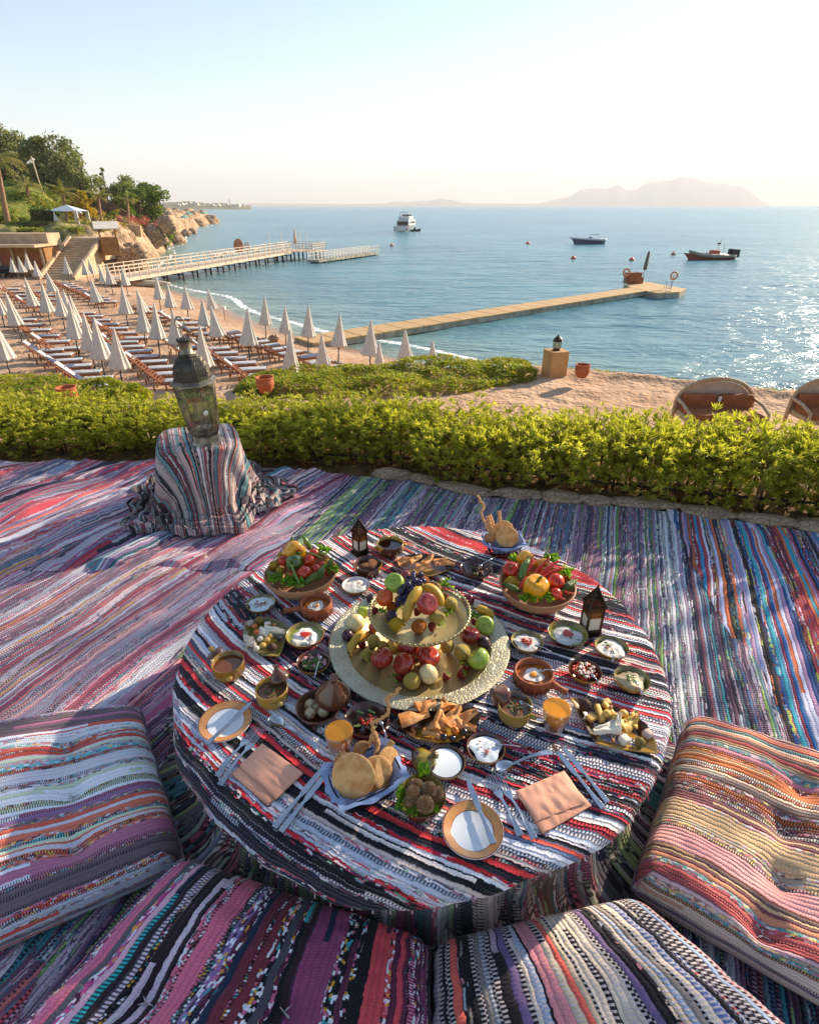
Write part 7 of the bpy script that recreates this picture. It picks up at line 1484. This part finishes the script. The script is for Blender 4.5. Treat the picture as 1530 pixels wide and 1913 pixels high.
def tree(x, y, z, h, w, m, label, n=20, per=170, s=.42, name='tree', trunks=3, low=.25, group=None, squash=.8):
    t = thing(name, label, 'tree', (x, y, z), group=group); tb = MB(); cb = MB(); cs = []
    for i in range(n):
        a = U(0, 6.3); q = sqrt(R()); zz = low + (1 - low) * R(); rr_ = w / 2 * (1 - .55 * abs(zz - .55) / .45) * q * .9
        cs.append((rr_ * cos(a), rr_ * sin(a), h * (zz * .86 + .02)))
    for i in range(trunks):
        a = U(0, 6.3); b0 = Vector((.12 * w * cos(a), .12 * w * sin(a), -.3)); e = Vector(cs[i]); e.z = h * .8; md = b0.lerp(e, .5); r0 = h * .028
        tb.tube([b0, md, e], [r0, r0 * .7, r0 * .2], 6)
        for _ in range(3): c = Vector(cs[random.randrange(n)]); tb.tube([md, md.lerp(c, .6) + Vector((0, 0, .05 * h)), c], [r0 * .45, r0 * .3, r0 * .1], 5)
    tb.out('trunk', M_BARK, t)
    for c in cs: leaves(cb, c, w * U(.13, .22), per, s, squash)
    stuff(cb.out('crown', m, t, smooth=False)); return t
def atg(px, y, ground=None):
    q = PY(px, 400, y)[0]; x = q.x
    for _ in range(3): z = HZ(x, y); x = (px - 765) / 1050 * (y * _c - (z - EYE) * _s)
    return x, z
for px, top, y, w, lab in [(-30, 215, 112, 9, 'dark olive tree at the extreme left of the hilltop group'), (12, 222, 115, 10, 'tallest dark olive tree, at the left end of the hilltop'), (52, 238, 116, 8, 'dark olive tree second from the left on the hilltop'), (88, 252, 113, 8, 'dark olive tree in the middle of the hilltop group'), (128, 248, 114, 9, 'dark olive tree right of the middle of the hilltop group'), (160, 290, 112, 7, 'rightmost bushy olive tree of the hilltop group')]:
    x, z = atg(px, y); H_ = PY(px, top, y)[0].z - z; tree(x, y, z, H_, w, TL1, lab, 26, 150, .5, low=.12, group='olive trees on the hilltop')
for px, top, y, w, m, lab, sq in [(238, 326, 128, 7, TL1, 'thin dark tree behind the round bushy tree above the cliff', 1), (272, 334, 120, 8, TL2, 'left half of the dense rounded tree group above the cliff', 1), (306, 331, 120, 7.5, TL2, 'tallest dense rounded tree at the cliff edge, nearest the sea', 1), (255, 345, 116, 6, TL2, 'lower dense bushy tree in front of the thin dark tree', 1)]:
    x, z = atg(px, y); H_ = PY(px, top, y)[0].z - z; tree(x, y, z, H_, w, m, lab, 22, 210, .42, low=.02)
x, z = atg(203, 135); tree(x, 135, z, 7, 1.6, TL1, 'slim dark cypress on the skyline between the two tree groups', 10, 100, .35, 'cypress', 1, .1)
x, z = atg(192, 130); tree(x, 130, z, 5, 2.4, TL1, 'small dark tree left of the slim cypress', 10, 110, .35, 'tree', 1, .1)
for px, y, h, w, lab in ((152, 95, 4.2, 3.6, 'golden yellow bush below the hilltop trees, left one'), (168, 94, 4.8, 3.2, 'taller golden yellow bush beside the middle palm'), (180, 98, 2.2, 3.5, 'low green rounded bush right of the golden bushes'), (205, 97, 1.8, 3, 'low green rounded bush at the foot of the brown wall')):
    x, z = atg(px, y); tree(x, y, z - .3, h, w, TL3 if 'golden' in lab else TL2, lab, 14, 120, .3, 'bush', 2, .0)['category'] = 'bush'
M_PALM = leafmat('palm_frond', '9a9448', '6c7034', 'c0a860', 1, .3, .5, 3); M_PTR = mat('palm_trunk', 'a88464', '7c6048', .9, 3, bump=.05, bs=8, stretch=(1, 1, 4))
def palm(px0, py0, px1, py1, y, fl, lab, nf=22, droop=1.0):
    x, z = atg(px0, y); top = PY(px1, py1, y)[0]; t = thing('palm_tree', lab, 'palm tree', (x, y, z)); H_ = top.z - z; dx = top.x - x
    r = .30 if H_ > 6 else .24
    MB().tube([(dx * s ** 1.3, 0, H_ * s - .3 * (1 - s)) for s in np.linspace(0, 1, 10)], [r * (1.15 - .35 * s + .06 * (i % 2)) for i, s in enumerate(np.linspace(0, 1, 10))], 9).out('trunk', M_PTR, t)
    fr = MB()
    for i in range(nf):
        a = i * 2.4; e = U(-.2, 1.0); L_ = fl * U(.8, 1.1); p = Vector((dx, 0, H_)); d = Vector((cos(a) * cos(e), sin(a) * cos(e), sin(e))); pts = [p.copy()]
        for k in range(7): p = p + d * L_ / 7; d = (d + Vector((0, 0, -.20 * droop))).normalized(); pts.append(p.copy())
        fr.tube(pts, [.03] * 7 + [.01], 3)
        for k in range(1, 8):
            for u_ in (0, .5):
                c = pts[k - 1].lerp(pts[k], u_); dd = (pts[k] - pts[k - 1]).normalized(); sd_ = dd.cross(Vector((0, 0, 1))).normalized()
                for s in (-1, 1):
                    tip = c + sd_ * s * fl * .22 * sin(pi * (k / 8.5) ** .7) + dd * fl * .10 - Vector((0, 0, fl * .07)); fr.add([c - dd * .05, c + dd * .05, tip], [(0, 1, 2)])
    stuff(fr.out('fronds', M_PALM, t, smooth=False))
palm(17, 436, -6, 300, 84, 3.6, 'tall leaning palm cut by the left edge', 26); palm(128, 398, 117, 358, 92, 2.6, 'pale feathery palm behind the white gazebo', 20, .7); palm(192, 402, 183, 366, 96, 2.2, 'palm right of the golden bushes', 18, .7); palm(240, 396, 238, 372, 108, 1.8, 'small palm in front of the dense tree group', 14, .7); palm(52, 352, 50, 345, 100, 2.8, 'squat palm crown on top of the green slope', 18, .6)
a, b = PY(76, 345, 104)[0], PY(58, 291, 104)[0]; tag(MB().tube([(0, 0, -2), b - a], .11, 8).out('leaning_mast', mat('pale_mast', 'c8b090', 'b09878', .7), loc=a), 'leaning pale mast in front of the hilltop trees', 'mast')
# scrub mats on the slope and cliff top
def scrub(name, label, xr, yr, n, s, m, cond, seed, hh=.5):
    random.seed(seed); mb = MB(); xs_ = np.array([U(*xr) for _ in range(n)]); ys_ = np.array([U(*yr) for _ in range(n)]); zs_, ds_ = hill_h(xs_, ys_)
    for x, y, z, d in zip(xs_, ys_, zs_, ds_):
        if not cond(x, y, z, d): continue
        k = float(vnoise(np.array([x * .25]), np.array([y * .25]), seed)[0])
        if k < -.35: continue
        for _ in range(3): leaves(mb, (x, y, z + hh * (.4 + .8 * k)), s * 1.4, 3, s, .5)
    return tag(stuff(mb.out(name, m, smooth=False)), label, 'scrub')
scrub('slope_scrub', 'bright green creeping scrub covering the slope below the hilltop trees', (-78, -50), (84, 110), 3800, .38, TL4, lambda x, y, z, d: z > -.6, 1, .5)
scrub('cliff_scrub', 'dry green and ochre scrub along the top of the sea cliff', (-62, -36), (84, 150), 2300, .32, leafmat('dry_scrub', 'a8904c', '7c7c3a', 'c09a54', .15, .25, .7, .8), lambda x, y, z, d: 2.5 < d < 14 and z < 1.5, 2, .35)
q = PY(238, 412, 104)[0]; mb = MB()
for _ in range(26): leaves(mb, (U(-3, 4), U(-1.5, 1.5), U(-.3, .7)), .5, 20, .22)
tag(stuff(mb.out('bougainvillea', leafmat('magenta_flowers', 'c84868', 'a83858', '8a8040', .6, .3), loc=(q.x, q.y, HZ(q.x, q.y) + .4), smooth=False)), 'magenta bougainvillea mat on the cliff top above the kiosk', 'flowers')
# boulders
for i, (px, py, w, hf, lab) in enumerate([(248, 500, 66, .75, 'biggest pale boulder at the root of the pier'), (203, 500, 46, .8, 'large boulder left of the biggest one'), (222, 478, 40, .8, 'boulder below the kiosk'), (168, 492, 36, .7, 'boulder at the right of the steps'), (186, 474, 34, .7, 'small boulder between the kiosk and the steps'), (150, 505, 26, .7, 'boulder beside the foot of the steps'), (262, 478, 36, .8, 'boulder in the cliff behind the biggest one'), (243, 468, 26, .8, 'upper boulder right of the kiosk'), (348, 440, 22, .7, 'dark boulder in the water off the cliff'), (360, 436, 18, .7, 'outermost of the two boulders in the water'), (330, 455, 34, .8, 'rounded boulder at the cliff foot near the inlet'), (372, 422, 30, .6, 'boulder on the far point'), (395, 417, 32, .6, 'flat boulder at the tip of the far point'), (130, 512, 22, .8, 'boulder left of the steps beside the shack'), (75, 505, 30, .8, 'boulder between the shack and the steps'), (160, 462, 24, .7, 'small boulder above the steps'), (312, 425, 34, .9, 'pale outcrop at the cliff edge below the round trees'), (290, 448, 40, 1.0, 'pale outcrop in the middle of the cliff face')]):
    zz = -6 if py < 460 and px > 320 else (-4.0 if py < 480 else -5.4); q, t_ = P(px, py, zz); w_ = w * t_ / 1050 / 2; s_ = i * 3.7
    if px in (312, 290): q, t_ = PY(px, py, 112); w_ = w * t_ / 1050 / 2
    tag(MB().ball((0, 0, w_ * .3), (w_, w_ * .8, w_ * hf), 28, 18, lambda d: 1 + .30 * mn.noise(d * 1.4 + Vector((s_, 0, 0))) + .14 * mn.noise(d * 3.5 + Vector((s_, 2, 0))) + .05 * mn.noise(d * 9)).out('boulder', M_ROCK, loc=q, rot=(0, 0, U(0, 6))), lab, 'boulder')
# steps, walls, shack, kiosk, gazebo
M_TER2 = mat('sand_render', 'c4a888', 'ac9070', .9, 1); M_PAV = mat('stone_step', 'c0a888', 'a89070', .9, 2)
s0 = P(108, 522, BZ)[0]; st = thing('stone_steps', 'broad stone steps rising from the beach to the garden terrace at the left', 'steps', (s0.x, s0.y, BZ))
for i in range(18): MB().box((-.06 * i, i * .55, i * .20 / 2 - .5), (3.4 - .02 * i, .58, i * .20 + 1.0)).out('step', M_PAV, st, smooth=False)
for s in (-1, 1): MB().beam((s * 1.85, -.2, .1), (s * 1.85 - 1.0, 9.8, 3.55), .3, .5).out('side_wall', M_TER2, st, smooth=False)
MB().box((-.9, 11.5, 2.35), (3.6, 4.0, 2.4)).out('landing', M_PAV, st, smooth=False)
s0 = P(28, 520, BZ)[0]; sh = thing('beach_shack', 'flat roofed ochre beach shack built into the slope at the left edge', 'shack', (s0.x - 1.5, s0.y + 2, BZ))
M_OCW = mat('ochre_panel', '9c7240', '84592c', .8, 1.5); MB().box((0, 1.5, 1.5), (8.6, 3, 3.0)).out('back_wall', M_OCW, sh, smooth=False); MB().box((0, .6, 3.15), (9.2, 5.2, .25)).out('flat_roof', M_TER2, sh, smooth=False)
for i in range(6): MB().box((-4 + i * 1.6, -.1, 1.5), (.22, .22, 3.0)).out('post', M_PAV, sh, smooth=False)
for i in range(5): MB().box((-3.2 + i * 1.6, -.03, 1.3), (1.2, .06, 2.3)).out('door_panel', M_OCW if i % 2 else M_TEAK, sh, smooth=False)
MB().box((0, 2.2, 3.75), (9, 2.6, 1.0)).out('planted_parapet', M_TER2, sh, smooth=False)
q = P(8, 508, BZ)[0]; t = thing('scalloped_awning', 'white scalloped awning on poles at the left edge in front of the shack', 'awning', q)
MB().grid(20, 5, lambda u, v: (-1.6 + 3.0 * u, -1 + 2 * v, 2.6 + .5 * (1 - abs(2 * v - 1)))).out('cloth', M_PARA, t); MB().grid(40, 2, lambda u, v: (-1.6 + 3.0 * u, -1, 2.6 - v * (.18 + .1 * abs(sin(u * 30))))).out('valance', M_PARA, t)
for x in (-1.5, 1.3): MB().lathe([(.04, 0), (.04, 2.6)], 6, c=(x, -.9, 0)).out('pole', M_POLE, t)
for i, (px, lab) in enumerate(((7, 'black pushchair at the left edge in front of the shack'), (17, 'black pushchair beside the first one, nearer the parasols'))):
    q = P(px, 518, BZ)[0]; t = thing('pushchair', lab, 'pushchair', q, .4)
    for x in (-.3, .3):
        for y in (-.35, .35): MB().tube([(x, y + .14 * cos(a), .14 + .14 * sin(a)) for a in np.linspace(0, 2 * pi, 13)[:-1]], .03, 5, closed=True).out('wheel', M_BLK, t)
    for x in (-.28, .28): MB().tube([(x, -.35, .15), (x, .1, .6), (x, .5, 1.05)], .02, 5).out('frame', M_BLK, t); MB().tube([(x, .35, .15), (x, -.1, .65)], .02, 5).out('frame', M_BLK, t)
    MB().grid(8, 8, lambda u, v: (-.25 + .5 * u, -.2 + .4 * v, .4 + .5 * v ** 2)).out('seat', M_BLK, t); MB().grid(10, 8, lambda u, v: (-.28 + .56 * u, .25 - .35 * cos(v * 1.8), .85 + .3 * sin(v * 1.8))).out('canopy', mat('slate_canvas', '4a5058', '3c4048'), t)
# low walls on the terrace
def wall(a, b, h, th, label, m, name='garden_wall', y=None):
    a = PY(*a)[0]; b = PY(*b)[0]; tag(MB().beam(a - Vector((0, 0, h / 2)), b - Vector((0, 0, h / 2)), th, h).out(name, m, smooth=False), label, 'wall')
wall((-10, 432, 80), (62, 437, 79), 1.3, .4, 'low sand coloured retaining wall above the shack', M_TER2); wall((148, 346, 112), (246, 402, 112), 2.2, .4, 'long brown garden wall sloping down to the right behind the palms', mat('brown_wall', '7c5c4c', '64483c', .9, 1)); wall((228, 418, 100), (262, 421, 100), 1.6, .5, 'pale wall under the magenta flowers on the cliff', M_TER2)
def clipped(px, py, y, w, h, d, label, m=None):
    q = PY(px, py, y)[0]; t = thing('clipped_hedge', label, 'hedge', (q.x, q.y, q.z)); mb = MB(); MB().box((0, 0, h * .45), (w * .92, d * .9, h * .9)).out('twig_core', M_BARK, t, smooth=False)
    for _ in range(int(w * h * 80 + w * d * 60)):
        f = random.choice('xyzz'); p = [U(-w / 2, w / 2), U(-d / 2, d / 2), U(0, h)]
        if f == 'x': p[0] = random.choice((-w / 2, w / 2))
        elif f == 'y': p[1] = -d / 2
        else: p[2] = h
        leaves(mb, p, .12, 2, .25)
    stuff(mb.out('foliage', m or TL2, t, smooth=False)); return t
clipped(88, 423, 85, 2.9, 1.9, 1.5, 'dark green square clipped hedge left of the white gazebo', leafmat('dark_hedge_leaf', '3c5420', '2c4018', '566a28', .6, .25)); clipped(64, 455, 76, 2.2, 1.6, 2, 'bright green clipped bush at the top of the steps, left side', TL4); clipped(18, 437, 82, 3.0, .9, 1.5, 'low clipped bush at the foot of the tall left palm', TL4); clipped(155, 430, 86, 6.5, .9, 2.4, 'long low hedge right of the steps on the terrace', TL4); clipped(132, 441, 80, 3.0, .9, 1.5, 'low green hedge at the right of the stair landing', TL4); clipped(60, 425, 84, 7, .6, 1, 'low hedge along the terrace edge left of the gazebo', TL4)
q = PY(133, 417, 86)[0]; gz = thing('white_gazebo', 'small white canopy gazebo on the garden terrace', 'gazebo', q)
MB().add([(-2, -1.6, 1.5), (2, -1.6, 1.5), (2, 1.6, 1.5), (-2, 1.6, 1.5), (0, 0, 2.25)], [(0, 1, 4), (1, 2, 4), (2, 3, 4), (3, 0, 4)]).out('canopy', mat('pale_blue_canvas', 'c8d4d8', 'b8c8d0', .8), gz, smooth=False)
for x in (-1.9, 1.9):
    for y in (-1.5, 1.5): MB().box((x, y, .7), (.12, .12, 1.6)).out('post', M_WH, gz, smooth=False); MB().grid(4, 6, lambda u, v: (x - .15 * (x > 0) + .3 * u * (1 if x < 0 else -1), y, 1.5 - 1.4 * v)).out('curtain', M_PARA, gz)
for px, py0, py1, y, lab in ((110, 422, 395, 84, 'closed white parasol beside the gazebo on the terrace'), (151, 403, 390, 90, 'small closed white parasol behind the gazebo'), (2, 442, 408, 82, 'closed white parasol at the left edge on the terrace')):
    q = PY(px, py0, y)[0]; H_ = PY(px, py1, y)[0].z - q.z; o = clone(proto, q, (0, -.12, 0), lab, 'closed parasols on the garden terrace'); o.scale = (.95, .95, H_ / 2.6)
q = PY(88, 437, 82)[0]; clone(lg, q, (0, 0, 0), 'white lounger on the garden terrace at the head of the steps')['group'] = 'loungers of the terrace'
q = P(207, 466, -3.0)[0]; kz = thing('wooden_kiosk', 'small ochre kiosk with white roof panels standing among the cliff rocks', 'kiosk', q, .5)
MB().box((0, 0, .4), (1.9, 1.5, 1.9)).out('body', M_OCW, kz, smooth=False); MB().box((.97, 0, .4), (.05, 1.3, 1.8)).out('pale_side', M_WH, kz, smooth=False)
for x in (-.85, .85):
    for y in (-.65, .65): MB().box((x, y, 1.8), (.1, .1, 1.0)).out('post', M_POLE, kz, smooth=False)
for s in (-1, 1): MB().add([(-1.3, 0, 3.0), (1.3, 0, 3.0), (1.3, s * 1.2, 2.3), (-1.3, s * 1.2, 2.3), (-1.3, 0, 2.94), (1.3, 0, 2.94), (1.3, s * 1.2, 2.24), (-1.3, s * 1.2, 2.24)], [(0, 1, 2, 3), (7, 6, 5, 4), (3, 2, 6, 7), (0, 4, 5, 1)]).out('roof_panel', M_WH, kz, smooth=False)
for px, py, y, lab in ((352, 398, 210, 'turquoise parasol on the far point, lower one'), (344, 404, 190, 'turquoise parasol on the cliff rocks, nearest one'), (381, 397, 260, 'turquoise parasol near the tip of the far point')):
    q = PY(px, py, y)[0]; t = thing('open_parasol', lab, 'parasol', (q.x, q.y, q.z - 2)); MB().lathe([(1.6, 1.7), (.8, 2.1), (.001, 2.4)], 8).out('canopy', mat('turquoise_canvas', '6cb4a4', '5ca494'), t); MB().lathe([(.04, -1), (.04, 2.2)], 6).out('pole', M_POLE, t)

# ================================================================ SHADE TREES just outside the picture at the right
random.seed(91)
hx_, hy_, vz_ = SUND.x / hypot(SUND.x, SUND.y), SUND.y / hypot(SUND.x, SUND.y), tan(radians(SUN_EL))
def over(tx, ty, z, z0=.1): L_ = (z - z0) / vz_; return Vector((tx + hx_ * L_, ty + hy_ * L_, z))
SL = leafmat('garden_tree_leaf', '5c7028', '44581e', '8a8a3a', .8, .3)
def shade(base, pts, label, r=.36, n=300):
    t = thing('garden_tree', label, 'tree', base); tb = MB(); cb = MB(); b = Vector(base); top = sum(pts, Vector()) / len(pts) - b; fork = top * .55; fork.z = top.z * .6
    tb.tube([(0, 0, -.3), fork * .5 + Vector((.1, 0, .3)), fork], [.16, .12, .09], 9)
    for p in pts: e = p - b; tb.tube([fork, fork.lerp(e, .55) + Vector((0, 0, .25)), e], [.05, .03, .01], 5); leaves(cb, e, r * U(.8, 1.3), n, .085, .7)
    tb.out('trunk', M_BARK, t); stuff(cb.out('crown', SL, t, smooth=False))
shade((9.6, 11.4, LOW), [over(x, y, z) for x, y, z in [(-1.6, 2.9, 5.0), (-2.1, 2.2, 5.2), (-2.9, 2.9, 5.3), (-1.7, 1.5, 5.1), (-3.2, 2.2, 5.3), (-2.6, 1.4, 5.4), (-1.1, 2.1, 5.3), (-2.4, 3.3, 5.6), (-1.2, 3.3, 5.4)]], 'leafy garden tree beyond the hedge, outside the picture on the right', .36, 190)
shade((9.4, 6.9, LOW), [over(x, y, z) for x, y, z in [(-1.1, 1.1, 4.2), (-1.45, 1.3, 4.4), (-1.35, .6, 4.3), (-1.0, .45, 4.6), (-.75, .25, 4.3), (-.4, .2, 4.2), (-.05, .2, 4.4), (.3, .22, 4.0), (1.55, .5, 4.1)]], 'second leafy garden tree closer to the table, outside the picture on the right', .20, 130)
